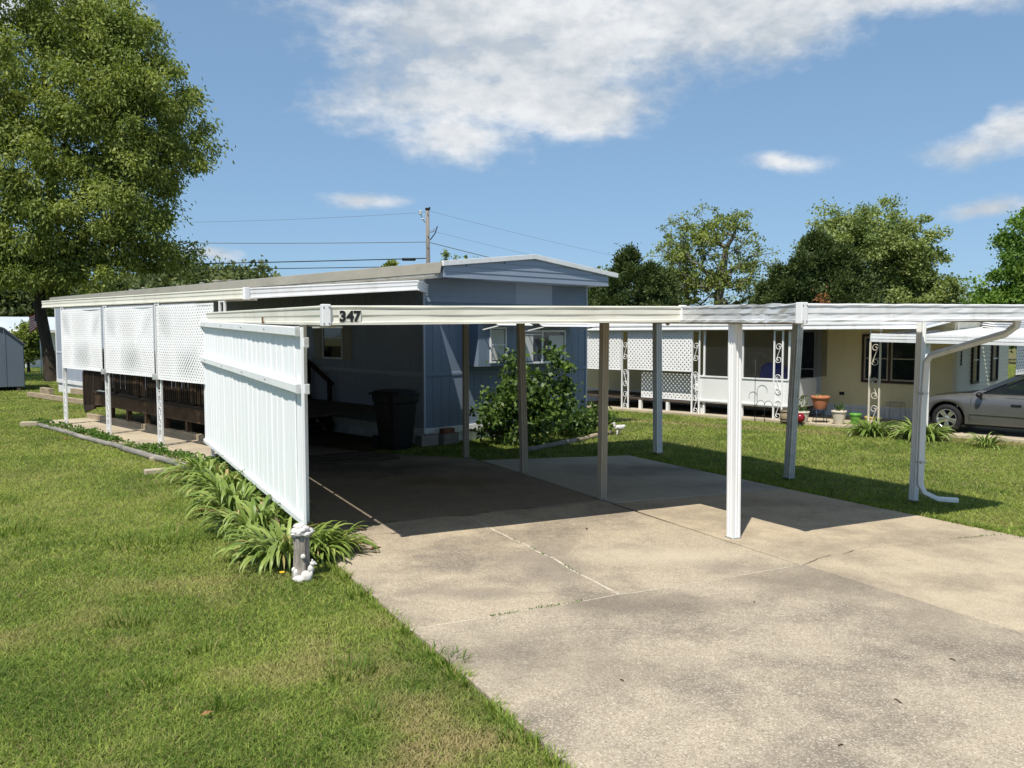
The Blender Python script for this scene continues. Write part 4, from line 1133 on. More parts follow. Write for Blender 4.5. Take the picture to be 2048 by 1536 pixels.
# ------------------------------------------------------------------ the dark deck under the patio roof
def deck():
    dk = thing('deck', (HOME0[0], HOME0[1], 0), A_HOME, 'dark brown timber deck with picket railing under the patio roof', 'deck')
    X0, Y0, Y1, Z = -2.82, 0.6, 9.05, 0.42
    g = lambda y: ghome(X0, y)
    nb = 20
    for i in range(nb):
        x0 = X0+(0-0.08-X0)*i/nb; x1 = X0+(0-0.08-X0)*(i+1)/nb-0.006
        box('deck_board', 'dark_board', dk, x0, x1, Y0, Y1, Z-0.03, Z)
    lattice('fascia_board', Y1-Y0, 0.27, lambda a, b, t: (X0-0.004-t, Y0+a, 0.13+b), dk, 'deck_band', 0.05, 0.036, 0.005, 0.035)
    box('rim_joist', 'deck_wood', dk, X0+0.002, X0+0.04, Y0, Y1, 0.16, Z-0.032)
    box('shelf_rail', 'deck_wood', dk, X0-0.05, X0+0.03, Y0, Y1, Z+0.002, Z+0.035, 0.004)
    for y in np.arange(Y0+0.05, Y1, 1.05):
        box('leg', 'deck_band', dk, X0-0.01, X0+0.09, y, y+0.1, g(y)-0.03, 0.13 if y > Y0 else 0.14, 0.004)
    for y in np.arange(Y0+0.05, Y1+0.1, 1.4):
        box('rail_post', 'deck_wood', dk, X0-0.02, X0+0.07, y, y+0.09, Z+0.036, 1.42, 0.004)
    box('top_rail', 'deck_wood', dk, X0-0.04, X0+0.09, Y0, Y1+0.1, 1.421, 1.46, 0.004)
    box('lower_rail', 'deck_wood', dk, X0+0.035, X0+0.07, Y0, Y1, 0.50, 0.57)
    r = random.Random(5)
    me = MB().box(-0.012, 0.012, -0.022, 0.022, 0, 0.92).mesh('picket', 'deck_wood', 0.003)
    me2 = MB().box(-0.012, 0.012, -0.022, 0.022, 0, 0.92).mesh('picket', 'deck_band', 0.003)
    y = Y0+0.16
    while y < Y1:
        link('picket', me if r.random() < 0.8 else me2, dk, (X0+0.005+r.uniform(-0.003, 0.003), y, Z+0.07), (0, 0, r.uniform(-0.1, 0.1)))
        y += 0.098
    # ground sill with stone chips look: timber laid on the slab
    for i in range(5):
        y0 = Y0+(Y1+0.5-Y0)*i/5; y1 = Y0+(Y1+0.5-Y0)*(i+1)/5-0.012
        zz = max(g(y0), g(y1))
        box('sill', 'tan_wood', dk, X0-0.06, X0+0.06, y0, y1, zz-0.05, zz+0.11, 0.006)
    # stair with sloping rail at the far end
    for k in range(3):
        z = Z-0.03-0.17*k
        if z > g(Y1)+0.02: box('stair_tread', 'deck_wood', dk, X0+0.1, -1.5, Y1+0.01+0.27*k, Y1+0.27*(k+1), z-0.04, z)
    MB().prism([(Y1, 0.10), (Y1+0.08, 0.02), (Y1+0.75, -0.12), (Y1+0.85, 0.05), (Y1+0.85, 0.85), (Y1+0.5, 1.18), (Y1, 1.42), (Y1, 1.30), (Y1+0.48, 1.08), (Y1+0.76, 0.8), (Y1+0.76, 0.06), (Y1+0.1, 0.12)], lambda a, b, t: (t, a, b), X0-0.02, X0+0.03).build('stair_rail', 'deck_wood', dk, 0.004)
    y = Y1+0.08
    while y < Y1+0.76:
        t = (y-Y1)/0.85
        box('picket', 'deck_wood', dk, X0-0.01, X0+0.015, y-0.02, y+0.02, 0.10-0.12*t, 1.36-0.5*t); y += 0.098
deck()
# ------------------------------------------------------------------ the yellow home next door
def yellow_home():
    h = thing('yellow_home', (NB0[0], NB0[1], 0), A_HOME, 'pale yellow lap-sided home with brown window trim behind the lawn', 'house')
    XW, XE, YS, YE = 2.0, 5.75, -3.25, 15.0
    box('shell', 'gutter_back', h, XW+0.02, XE-0.02, YS+0.02, YE-0.02, -0.2, 2.22)
    axf = lambda a, d, z: (XW-d, a, z); axe = lambda a, d, z: (a, YS-d, z)
    bh = 0.098; n = 22
    for k in range(n):
        z = 0.075+k*bh
        if z+bh > 2.24: break
        lap_board(YS+0.06, YE, z, bh, axf, 0.022).build('lap_board', 'yellow_siding', h)
        lap_board(XW+0.06, XE, z, bh, axe, 0.022).build('lap_board', 'cream_siding', h)
    for k in range(2):
        z = 0.075+21*bh+k*bh+0.01
        w = (XE-XW)/2; m = (XE+XW)/2; half = w*(1-k/2.4)
        lap_board(m-half+0.06, m+half, z, bh, axe, 0.022).build('lap_board', 'cream_siding', h)
    box('corner_trim', 'cream_siding', h, XW-0.03, XW+0.058, YS-0.03, YS+0.058, -0.05, 2.23, 0.004)
    for i in range(6):
        y0 = YS+(YE-YS)*i/6; y1 = YS+(YE-YS)*(i+1)/6-0.004
        grooved_sheet(y0, y1, gnb(XW, y1)-0.08, 0.0, axf, 0.12, 0.008, 0.014).build('skirt_panel', 'skirting', h)
    for i in range(3):
        x0 = XW+(XE-XW)*i/3; x1 = XW+(XE-XW)*(i+1)/3-0.004
        grooved_sheet(x0, x1, gnb(x1, YS)-0.08, 0.0, axe, 0.12, 0.008, 0.014).build('skirt_panel', 'skirting', h)
    box('skirt_rail', 'skirting', h, XW-0.022, XW+0.01, YS, YE, 0.002, 0.074, 0.003)
    box('skirt_rail', 'skirting', h, XW, XE, YS-0.022, YS+0.01, 0.002, 0.073, 0.003)
    # low roof
    m = (XW+XE)/2
    MB().prism([(XW-0.1, 2.25), (m, 2.42), (XE+0.1, 2.25), (XE+0.1, 2.29), (m, 2.47), (XW-0.1, 2.29)], lambda a, b, t: (a, t, b), YS-0.15, YE).build('roof', 'roof_metal', h)
    # double window with brown trim
    def win(y0, y1, z0, z1, x=XW):
        t = 0.06; f = MB()
        for q in ((y0, y1, z0, z0+t), (y0, y1, z1-t, z1), (y0, y0+t, z0+t, z1-t), (y1-t, y1, z0+t, z1-t), ((y0+y1)/2-t/2, (y0+y1)/2+t/2, z0+t, z1-t)):
            f.box(x-0.055, x-0.012, q[0], q[1], q[2], q[3])
        w = f.build('window', 'brown_trim', h)
        for a, b in ((y0+t, (y0+y1)/2-t/2), ((y0+y1)/2+t/2, y1-t)):
            s = MB(); e = 0.035
            for q in ((a, b, z0+t, z0+t+e), (a, b, z1-t-e, z1-t), (a, a+e, z0+t+e, z1-t-e), (b-e, b, z0+t+e, z1-t-e), (a+e, b-e, (z0+z1)/2-0.012, (z0+z1)/2+0.012)):
                s.box(x-0.045, x-0.014, q[0], q[1], q[2], q[3])
            s.build('sash', 'shutter_tan', w)
            MB().box(x-0.03, x-0.016, a+e, b-e, z0+t+e, z1-t-e).build('pane', 'dark_glass', w)
    win(-2.47, -1.14, 0.64, 1.80)
    # two narrow windows on the end wall
    for x0, x1 in ((2.95, 3.42), (4.35, 4.82)):
        f = MB(); t = 0.05; y = YS
        for q in ((x0, x1, 0.65, 0.70), (x0, x1, 1.70, 1.75), (x0, x0+t, 0.70, 1.70), (x1-t, x1, 0.70, 1.70)):
            f.box(q[0], q[1], y-0.06, y-0.012, q[2], q[3])
        w = f.build('window', 'brown_trim', h)
        MB().box(x0+t, x1-t, y-0.034, y-0.016, 0.70, 1.70).build('pane', 'bluish_glass', w)
        MB().box(x0+t, x1-t, y-0.045, y-0.035, 1.19, 1.22).build('window_bar', 'far_white', w)
    MB().bar((2.28, YS-0.02, 1.10), (2.28, YS-0.02, 1.42), 0.05, 0.02, up=(0, 1, 0)).build('thermometer', 'dark_iron', h)
    # screen door
    d = MB(); y0, y1, z0, z1 = 0.02, 0.66, 0.16, 1.90
    for q in ((y0, y1, z0, z0+0.09), (y0, y1, z1-0.05, z1), (y0, y0+0.045, z0+0.09, z1-0.05), (y1-0.045, y1, z0+0.09, z1-0.05), (y0+0.045, y1-0.045, 0.66, 0.70), (y0+0.045, y1-0.045, 0.90, 0.93), ((y0+y1)/2-0.015, (y0+y1)/2+0.015, z0+0.09, 0.66)):
        d.box(XW-0.06, XW-0.03, q[0], q[1], q[2], q[3])
    o = d.build('door', 'far_white', h)
    box('pane', 'dark_glass', o, XW-0.046, XW-0.04, y0+0.03, y1-0.03, z0+0.05, z1-0.03)
    box('door_frame', 'far_white', h, XW-0.03, XW-0.012, y0-0.14, y0-0.01, z0-0.05, z1+0.05)
    MB().bar((XW-0.075, y1-0.03, 1.0), (XW-0.075, y1-0.03, 1.14), 0.02, 0.02, up=(1, 0, 0)).build('handle', 'steel', o)
    box('outlet', 'dark_iron', h, XW-0.03, XW-0.013, -0.72, -0.60, 0.30, 0.38)
    # ribbed white metal awning high on the end wall
    for k in range(6):
        MB().add([(3.5, YS-0.02, 2.28-0.055*k), (8.5, YS-0.02, 2.28-0.055*k), (8.5, YS-0.16-0.05*k, 2.23-0.055*k), (3.5, YS-0.16-0.05*k, 2.23-0.055*k),
                  (3.5, YS-0.02, 2.25-0.055*k), (8.5, YS-0.02, 2.25-0.055*k), (8.5, YS-0.16-0.05*k, 2.20-0.055*k), (3.5, YS-0.16-0.05*k, 2.20-0.055*k)],
                 [(0, 1, 2, 3), (7, 6, 5, 4), (0, 4, 5, 1), (1, 5, 6, 2), (2, 6, 7, 3), (3, 7, 4, 0)]).build('awning_slat', 'white_metal', h)
    return h
yellow_home()

def porch():
    p = thing('porch', (NB0[0], NB0[1], 0), A_HOME, 'screened porch with white scroll posts, lattice and low white panels on the yellow home', 'porch')
    zb_ = lambda y: 1.925-0.004*(y+3.3)
    F = [(0, 0), (0.03, 0), (0.03, 0.03), (0.015, 0.04), (0.015, 0.09), (0.03, 0.10), (0.03, 0.135), (0, 0.135)]
    MB().extrude(F, (-0.14, 7.5, zb_(7.5)), (-0.14, -3.30, zb_(-3.3)), (-1, 0, 0)).build('fascia', 'white_metal', p)
    MB().extrude(F, (-0.14, -3.30, zb_(-3.3)), (2.0, -3.30, 2.13), (0, -1, 0)).build('fascia', 'white_metal', p)
    n = 18
    for i in range(n):
        y0 = -3.28+10.7*i/n; y1 = -3.28+10.7*(i+1)/n-0.005
        MB().add([(-0.13, y0, zb_(y0)+0.05), (1.98, y0, 2.20), (1.98, y1, 2.20), (-0.13, y1, zb_(y1)+0.05), (-0.13, y0, zb_(y0)+0.07), (1.98, y0, 2.22), (1.98, y1, 2.22), (-0.13, y1, zb_(y1)+0.07)],
                 [(3, 2, 1, 0), (4, 5, 6, 7), (0, 1, 5, 4), (1, 2, 6, 5), (2, 3, 7, 6), (3, 0, 4, 7)]).build('roof_pan', 'old_white', p)
    for y, m in ((6.8, 'white_metal'), (4.53, 'white_metal'), (2.26, 'white_metal'), (-0.02, 'white_metal'), (-2.28, 'cream_pot')):
        scroll_post(p, (0, y), (0, 1), gnb(0, y)+0.0, zb_(y)+0.0, 0.215, 0.036, m, 'post', (0.74, 0.40, 0.12), 0.46)
    for y0, y1, zl, zt, x in ((6.6, 4.66, 0.80, 1.895, -0.03), (4.42, 2.36, 0.83, 1.90, -0.03), (4.2, 2.1, 0.06, 0.75, 0.30)):
        lattice('lattice_sheet', y0-y1, zt-zl, lambda a, b, t, y0=y0, zl=zl, x=x: (x-t, y0-a, zl+b), p, 'white_plastic', 0.085, 0.052)
    # low white panels, each board with its frame
    for y0, y1 in ((0.97, 2.14), (-0.28, 0.95)):
        b = box('low_panel', 'far_white', p, 0.02, 0.05, y0, y1, 0.06, 0.74, 0.004)
        for z0, z1 in ((0.10, 0.135), (0.715, 0.752)): box('rail', 'white_metal', b, -0.005, 0.018, y0, y1, z0, z1)
    box('low_panel', 'far_white', p, 0.06, 1.35, -0.31, -0.285, 0.06, 0.74, 0.004)
    for y in (2.05, 0.96, -0.26): box('stud', 'far_white', p, 0.055, 0.10, y-0.025, y+0.025, gnb(0, y), 1.88)
    for y0, y1 in ((0.985, 2.02), (-0.23, 0.935)): box('screen', 'screen_mesh', p, 0.070, 0.074, y0, y1, 0.755, 1.88)
    box('screen', 'screen_mesh', p, 0.11, 1.9, -0.300, -0.296, 0.755, 1.95)
    for k in range(8):
        y = -0.25+k*0.9; box('floor_board', 'dark_board', p, 0.12, 1.95, y, y+0.88, 0.0, 0.04)
    for y in (4.1, 3.2, 2.15, -0.2): box('leg', 'far_white', p, 0.10, 0.18, y-0.04, y+0.04, gnb(0, y), 0.0)
porch()

def neighbor_carport():
    c = thing('neighbor_carport', (NB0[0], NB0[1], 0), A_HOME, 'low white ribbed metal carport roof over the grey sedan', 'carport')
    Y0, Y1, X0, X1 = -2.42, -12.0, -0.55, 3.45
    zf = lambda y: 1.655+0.017*(y+2.4)
    F = [(0, 0), (0.03, 0.0), (0.035, 0.045), (0.012, 0.052), (0.012, 0.062), (0.035, 0.068), (0.035, 0.108), (0.012, 0.115), (0.012, 0.123), (0.03, 0.13), (0.03, 0.172), (0, 0.172)]
    MB().extrude(F, (X0, Y0, zf(Y0)), (X0, Y1, zf(Y1)), (-1, 0, 0)).build('fascia', 'white_metal', c)
    MB().extrude([(0, 0), (0.02, 0), (0.02, 0.14), (0, 0.14)], (X0, Y0+0.002, zf(Y0)+0.01), (1.9, Y0+0.002, zf(Y0)+0.10), (0, 1, 0)).build('fascia', 'white_metal', c)
    n = 22
    for i in range(n):
        y0 = Y0+(Y1-Y0)*i/n; y1 = Y0+(Y1-Y0)*(i+1)/n+0.004
        hx = 1.9 if y1 > -3.3 else X1
        zr = lambda x, y: zf(y)+0.10+0.045*(x-X0)
        mb = MB().add([(X0, y0, zr(X0, y0)), (hx, y0, zr(hx, y0)), (hx, y1, zr(hx, y1)), (X0, y1, zr(X0, y1)), (X0, y0, zr(X0, y0)+0.02), (hx, y0, zr(hx, y0)+0.02), (hx, y1, zr(hx, y1)+0.02), (X0, y1, zr(X0, y1)+0.02)],
                      [(3, 2, 1, 0), (4, 5, 6, 7), (0, 1, 5, 4), (1, 2, 6, 5), (2, 3, 7, 6), (3, 0, 4, 7)])
        mb.bar((X0, y0-0.03, zr(X0, y0)+0.035), (hx, y0-0.03, zr(hx, y0)+0.035), 0.03, 0.03)
        mb.build('roof_pan', 'white_metal', c)
    for x, y in ((-0.42, -3.5), (-0.42, -7.5), (-0.42, -11.5), (3.3, -7.5), (3.3, -11.5)):
        MB().prism(fluted_post(0.085, 1), lambda a, b, t, x=x, y=y: (x+a, y+b, gnb(x, y)+(zf(y)+0.10-gnb(x, y))*t), 0, 1).build('post', 'white_metal', c)
    lattice('lattice_sheet', 4.5, 0.9, lambda a, b, t: (5.9+a, -3.4-t, 0.75+b), c, 'white_plastic', 0.11, 0.06)
neighbor_carport()

# ------------------------------------------------------------------ grey sedan
def sedan():
    wx, wy = 8.80, 16.93
    ang = math.radians(134)
    fwd = Vector((math.cos(ang), math.sin(ang))); left = Vector((-fwd.y, fwd.x))
    o = Vector((wx, wy)) - left*0.76
    c = thing('sedan', (o.x, o.y, gz(wy)+0.03), ang, 'dusty grey four-door sedan parked under the low white carport', 'car')
    R, WB, HW = 0.285, 2.42, 0.79
    def top(x):      # hood, cowl, deck heights along the body
        pts = [(-3.42, 0.55), (-3.36, 0.74), (-3.05, 0.86), (-2.75, 0.87), (-0.55, 0.84), (-0.25, 0.815), (0.30, 0.74), (0.58, 0.64), (0.68, 0.50)]
        return float(np.interp(x, [p[0] for p in pts], [p[1] for p in pts]))
    def halfw(x): return float(np.interp(x, [-3.42, -3.3, -2.9, -0.3, 0.2, 0.5, 0.62, 0.68], [0.58, 0.70, 0.775, 0.79, 0.77, 0.68, 0.56, 0.42]))
    def bot(x):
        z = float(np.interp(x, [-3.42, -3.2, 0.5, 0.68], [0.34, 0.22, 0.20, 0.26]))
        for cx in (0.0, -WB):
            d = abs(x-cx)
            if d < 0.345: z = max(z, 0.285+math.sqrt(max(0, 0.345**2-d*d)) - 0.0)
        return z
    xs = sorted(set([-3.42, -3.36, -3.25, -3.05, -2.9, -2.0, -1.7, -1.3, -0.9, -0.6, -0.5, -0.25, 0.42, 0.5, 0.58, 0.64, 0.68] + [round(cx+0.345*math.sin(t), 4) for cx in (0, -WB) for t in np.linspace(-math.pi/2, math.pi/2, 19)]))
    ringn = 7
    def ring(x):
        w, b, t = halfw(x), bot(x), top(x)
        belt = min(0.72, t-0.05); lo = min(max(b, 0.40), belt-0.01)
        half = [(w*0.965, b), (w*0.995, max(b+0.004, lo*0.6+b*0.4)), (w, max(b+0.008, (lo+belt)/2)), (w*0.975, max(b+0.012, belt)), (w*0.90, max(b+0.016, t-0.018)), (w*0.62, t+0.004), (0.0, t+0.012)]
        return half
    vs, fs = [], []
    for x in xs:
        half = ring(x); full = [(y, z) for y, z in half] + [(-y, z) for y, z in half[-2::-1]]
        vs += [(x, y, z) for y, z in full]
    k = 2*ringn-1
    for i in range(len(xs)-1):
        for j in range(k-1): fs.append((i*k+j, (i+1)*k+j, (i+1)*k+j+1, i*k+j+1))
    fs.append(tuple(range(k))); fs.append(tuple((len(xs)-1)*k+j for j in range(k-1, -1, -1)))
    MB().add(vs, fs).build('body', 'car_paint', c, 0, True)
    box('floor_pan', 'car_dark', c, -3.2, 0.5, -0.62, 0.62, 0.16, 0.40)
    # cabin: roof skin, pillars, glass
    GH = [(-0.48, 0.70, 0.815), (-1.22, 0.56, 1.19), (-1.6, 0.56, 1.222), (-2.1, 0.55, 1.20), (-2.42, 0.54, 1.13), (-2.95, 0.62, 0.87)]
    roof = []
    rf = []
    ss = [(-1.16, 0.575, 1.165), (-1.3, 0.57, 1.198), (-1.6, 0.57, 1.222), (-2.0, 0.56, 1.208), (-2.3, 0.55, 1.165), (-2.45, 0.545, 1.12)]
    for x, w, z in ss:
        for a in (-1, -0.85, -0.5, 0, 0.5, 0.85, 1): roof.append((x, a*w, z+0.025*(1-a*a)-0.01))
    for i in range(len(ss)-1):
        for j in range(6): rf.append((i*7+j, i*7+j+1, (i+1)*7+j+1, (i+1)*7+j))
    nb = len(roof); roof += [(x, y*0.98, z-0.03) for x, y, z in roof]; rf += [tuple(nb+q for q in f[::-1]) for f in rf]
    for i in range(len(ss)-1):
        rf.append((i*7, (i+1)*7, nb+(i+1)*7, nb+i*7)); rf.append((i*7+6, nb+i*7+6, nb+(i+1)*7+6, (i+1)*7+6))
    rf.append(tuple(range(7))+tuple(nb+j for j in range(6, -1, -1))); e = (len(ss)-1)*7
    rf.append(tuple(e+j for j in range(6, -1, -1))+tuple(nb+e+j for j in range(7)))
    MB().add(roof, rf).build('roof', 'car_paint', c, 0, True)
    MB().add([(-0.46, -0.66, 0.82), (-0.46, 0.66, 0.82), (-1.17, 0.555, 1.165), (-1.17, -0.555, 1.165), (-0.49, -0.66, 0.80), (-0.49, 0.66, 0.80), (-1.19, 0.55, 1.145), (-1.19, -0.55, 1.145)],
             [(0, 1, 2, 3), (7, 6, 5, 4), (0, 4, 5, 1), (1, 5, 6, 2), (2, 6, 7, 3), (3, 7, 4, 0)]).build('windscreen', 'car_glass', c)
    MB().add([(-2.98, -0.6, 0.87), (-2.98, 0.6, 0.87), (-2.45, 0.54, 1.12), (-2.45, -0.54, 1.12), (-2.95, -0.6, 0.85), (-2.95, 0.6, 0.85), (-2.43, 0.54, 1.10), (-2.43, -0.54, 1.10)],
             [(0, 1, 2, 3), (7, 6, 5, 4), (0, 4, 5, 1), (1, 5, 6, 2), (2, 6, 7, 3), (3, 7, 4, 0)]).build('rear_window', 'car_glass', c)
    for s in (1, -1):
        def P(x, z): # point on the side glass surface
            t = (z-0.74)/(1.17-0.74); return (x, s*(0.745*(1-t)+0.572*t), z)
        def strip(poly, mat, name, off=0.0):
            v = [P(x, z) for x, z in poly]; v = [(x, y+s*off, z) for x, y, z in v]; n = len(v)
            w = [(x, y-s*0.02, z) for x, y, z in v]
            return MB().add(v+w, [tuple(range(n)), tuple(range(2*n-1, n-1, -1))]+[(i, n+i, n+(i+1) % n, (i+1) % n) for i in range(n)]).build(name, mat, c)
        strip([(-0.42, 0.80), (-0.56, 0.80), (-1.24, 1.135), (-1.30, 1.175), (-1.14, 1.175)], 'car_paint', 'pillar', 0.004)
        strip([(-1.42, 0.75), (-1.52, 0.75), (-1.52, 1.18), (-1.44, 1.18)], 'car_dark', 'pillar', 0.004)
        strip([(-2.48, 0.77), (-2.98, 0.87), (-2.46, 1.13), (-2.30, 1.17), (-2.18, 1.17)], 'car_paint', 'pillar', 0.004)
        strip([(-0.62, 0.755), (-1.42, 0.755), (-1.44, 1.15), (-1.26, 1.125), (-0.62, 0.81)], 'car_glass', 'side_window')
        strip([(-1.52, 0.755), (-2.46, 0.77), (-2.20, 1.15), (-1.52, 1.16)], 'car_glass', 'side_window')
        strip([(-0.45, 0.735), (-2.55, 0.745), (-2.55, 0.765), (-0.45, 0.757)], 'car_dark', 'belt_strip', 0.008)
        # door shuts, handle, rub strip, mirror
        for x in (-0.42, -1.46, -2.42 if False else -2.2):
            w = halfw(x); MB().bar((x, s*(w+0.001), 0.26), (x-0.03, s*(w*0.985), 0.73), 0.006, 0.004, up=(0, 1, 0)).build('door_gap', 'car_dark', c)
        for x in (-1.25, -2.15): MB().box(x-0.09, x+0.09, s*0.79-0.012, s*0.79+0.014, 0.615, 0.645).build('door_handle', 'car_dark', c, 0.005)
        MB().bar((-0.42, s*0.795, 0.42), (-2.06, s*0.795, 0.42), 0.012, 0.03, up=(0, 0, 1)).build('rub_strip', 'car_paint', c)
        MB().blob((-0.62, s*0.86, 0.80), (0.06, 0.09, 0.055)).build('mirror', 'car_dark', c, 0, True)
        MB().blob((0.52, s*0.50, 0.575), (0.10, 0.16, 0.06)).build('headlight', 'chrome', c, 0, True)
        MB().blob((-3.36, s*0.52, 0.66), (0.05, 0.15, 0.07)).build('tail_light', 'red_glass', c, 0, True)
    # dashboard, seats, steering wheel
    box('dashboard', 'car_dark', c, -0.9, -0.55, -0.65, 0.65, 0.55, 0.80, 0.02)
    for y in (0.34, -0.34):
        box('seat', 'car_dark', c, -1.95, -1.75, y-0.24, y+0.24, 0.4, 1.02, 0.05)
    st = [(-0.98+0.05*math.sin(t), 0.34+0.17*math.cos(t), 0.80+0.16*math.sin(t)) for t in np.linspace(0, 2*math.pi, 25)]
    MB().tube(st, 0.014, 6).build('steering_wheel', 'car_dark', c, 0, True)
    # wheels
    def wheel(x, y, s):
        q = thing('wheel', (x, y, R)); q.parent = c
        prof = [(0.185, -0.09), (0.262, -0.085), (0.283, -0.06), (0.285, 0.05), (0.268, 0.075), (0.225, 0.085), (0.190, 0.075), (0.185, 0.04)]
        MB().lathe(prof, 32, cap=False).build('tyre', 'black_rubber', q, 0, True, None, (-s*math.pi/2, 0, 0))
        rm = MB().lathe([(0.192, 0.078), (0.184, 0.082), (0.172, 0.06), (0.166, -0.02), (0.166, -0.06), (0.0, -0.061)], 30, cap=False).build('rim', 'chrome', q, 0, True, None, (-s*math.pi/2, 0, 0))
        MB().lathe([(0.0, -0.02), (0.160, -0.02), (0.160, -0.05), (0.0, -0.051)], 24, cap=False).build('brake', 'car_dark', q, 0, False, None, (-s*math.pi/2, 0, 0))
        mb = MB()
        for k in range(5):
            a = 2*math.pi*k/5+0.3; ca, sa = math.cos(a), math.sin(a)
            def pt(r, t, z): return (r*ca-t*sa, r*sa+t*ca, z)
            v = [pt(0.03, -0.03, 0.06), pt(0.03, 0.03, 0.06), pt(0.172, 0.045, 0.066), pt(0.172, -0.045, 0.066), pt(0.03, -0.03, 0.02), pt(0.03, 0.03, 0.02), pt(0.172, 0.052, 0.03), pt(0.172, -0.052, 0.03)]
            mb.add(v, [(0, 1, 2, 3), (7, 6, 5, 4), (0, 4, 5, 1), (1, 5, 6, 2), (2, 6, 7, 3), (3, 7, 4, 0)])
        mb.lathe([(0.05, 0.02), (0.05, 0.066), (0.03, 0.074)], 16)
        mb.build('spokes', 'chrome', q, 0.004, False, None, (-s*math.pi/2, 0, 0))
    for x in (0.0, -WB):
        wheel(x, 0.70, 1); wheel(x, -0.70, -1)
        for s in (1, -1):
            ar = MB(); n = 16; vs = []
            for i in range(n+1):
                t = math.pi*i/n
                for r_, yy in ((0.345, 0.775), (0.345, 0.45)): vs.append((x+r_*math.cos(t), s*yy, 0.285+r_*math.sin(t)))
            ar.add(vs, [(2*i, 2*i+1, 2*i+3, 2*i+2) for i in range(n)]).build('wheel_arch', 'car_dark', c)
sedan()
# ------------------------------------------------------------------ trees
def rand_unit(n, r):
    v = r.normal(size=(n, 3)); return v/np.linalg.norm(v, axis=1, keepdims=True)

def leaves_mesh(name, C, D, ln, wd, rnd, mat, r):
    """rhombic leaves: centres C, directions D"""
    n = len(C); N = rand_unit(n, r); S = np.cross(D, N); S /= np.maximum(np.linalg.norm(S, axis=1, keepdims=True), 1e-6)
    U = np.cross(S, D)
    ln = ln[:, None]; wd = wd[:, None]
    b = C-D*ln*0.5; t = C+D*ln*0.5 - U*ln*0.10; a = C+S*wd*0.5+U*wd*0.15; c = C-S*wd*0.5+U*wd*0.15
    V = np.stack([b, a, t, c], 1).reshape(-1, 3)
    F = np.arange(4*n).reshape(n, 4)
    return fast_mesh(name, V, F, mat, {'rnd': np.repeat(rnd, 4)})

def skeleton(clumps, trunk, r_tip, r_base, rr, up=0.25):
    """joins clump centres to the trunk; returns tube mesh arrays"""
    nodes = [np.array(p, float) for p in trunk]; par = [-1]+list(range(len(trunk)-1)); nt = len(trunk)
    order = np.argsort(np.min(np.linalg.norm(clumps[:, None, :]-np.array(trunk)[None], axis=2), axis=1))
    ends = []
    for i in order:
        c = clumps[i]; A = np.array(nodes)
        d = c-A; dist = np.linalg.norm(d, axis=1)
        cost = dist + up*np.maximum(0, A[:, 2]-c[2]+0.25*dist)*1.6
        cost[0] += 1e6
        j = int(np.argmin(cost)); L = dist[j]; m = max(1, int(L/0.7)); p = j; side = rr.normal(size=3)*0.10*L
        a = A[j]
        for q in range(1, m+1):
            t = q/m; pt = a+(c-a)*t + side*math.sin(math.pi*t) + np.array([0, 0, -0.12*L*math.sin(math.pi*t)*up])
            nodes.append(pt); par.append(p); p = len(nodes)-1
        ends.append(p)
    n = len(nodes); cnt = np.zeros(n)
    for e in ends: cnt[e] += 1
    for i in range(n-1, 0, -1):
        cnt[par[i]] += cnt[i]
    rad = r_tip*np.maximum(cnt, 1)**0.46
    rad *= 1.0
    k = r_base/max(rad[0], 1e-6)
    w = np.clip((rad-r_tip)/(rad[0]-r_tip+1e-9), 0, 1); rad = rad*(1+(k-1)*w)
    for i in range(nt): rad[i] = max(rad[i], r_base*(1-0.75*i/max(1, nt-1))*0.8)
    rad[0] *= 1.45
    V, F = [], []; ns = 6
    ang = np.arange(ns)*2*math.pi/ns
    for i in range(1, n):
        p, q = nodes[par[i]], nodes[i]; d = q-p; L = np.linalg.norm(d)
        if L < 1e-6: continue
        d /= L; a = np.cross(d, [0.3, 0.9, 0.2]); a /= np.linalg.norm(a); b = np.cross(d, a)
        rp = min(rad[par[i]], rad[i]*1.5) if par[i] >= nt or i >= nt else rad[par[i]]
        o = len(V)
        for c0, r0 in ((p, rp), (q+d*rad[i]*0.3, rad[i])):
            for t in ang: V.append(c0+(a*math.cos(t)+b*math.sin(t))*r0)
        for s in range(ns): F.append((o+s, o+(s+1) % ns, o+ns+(s+1) % ns, o+ns+s))
    return np.array(V), np.array(F)

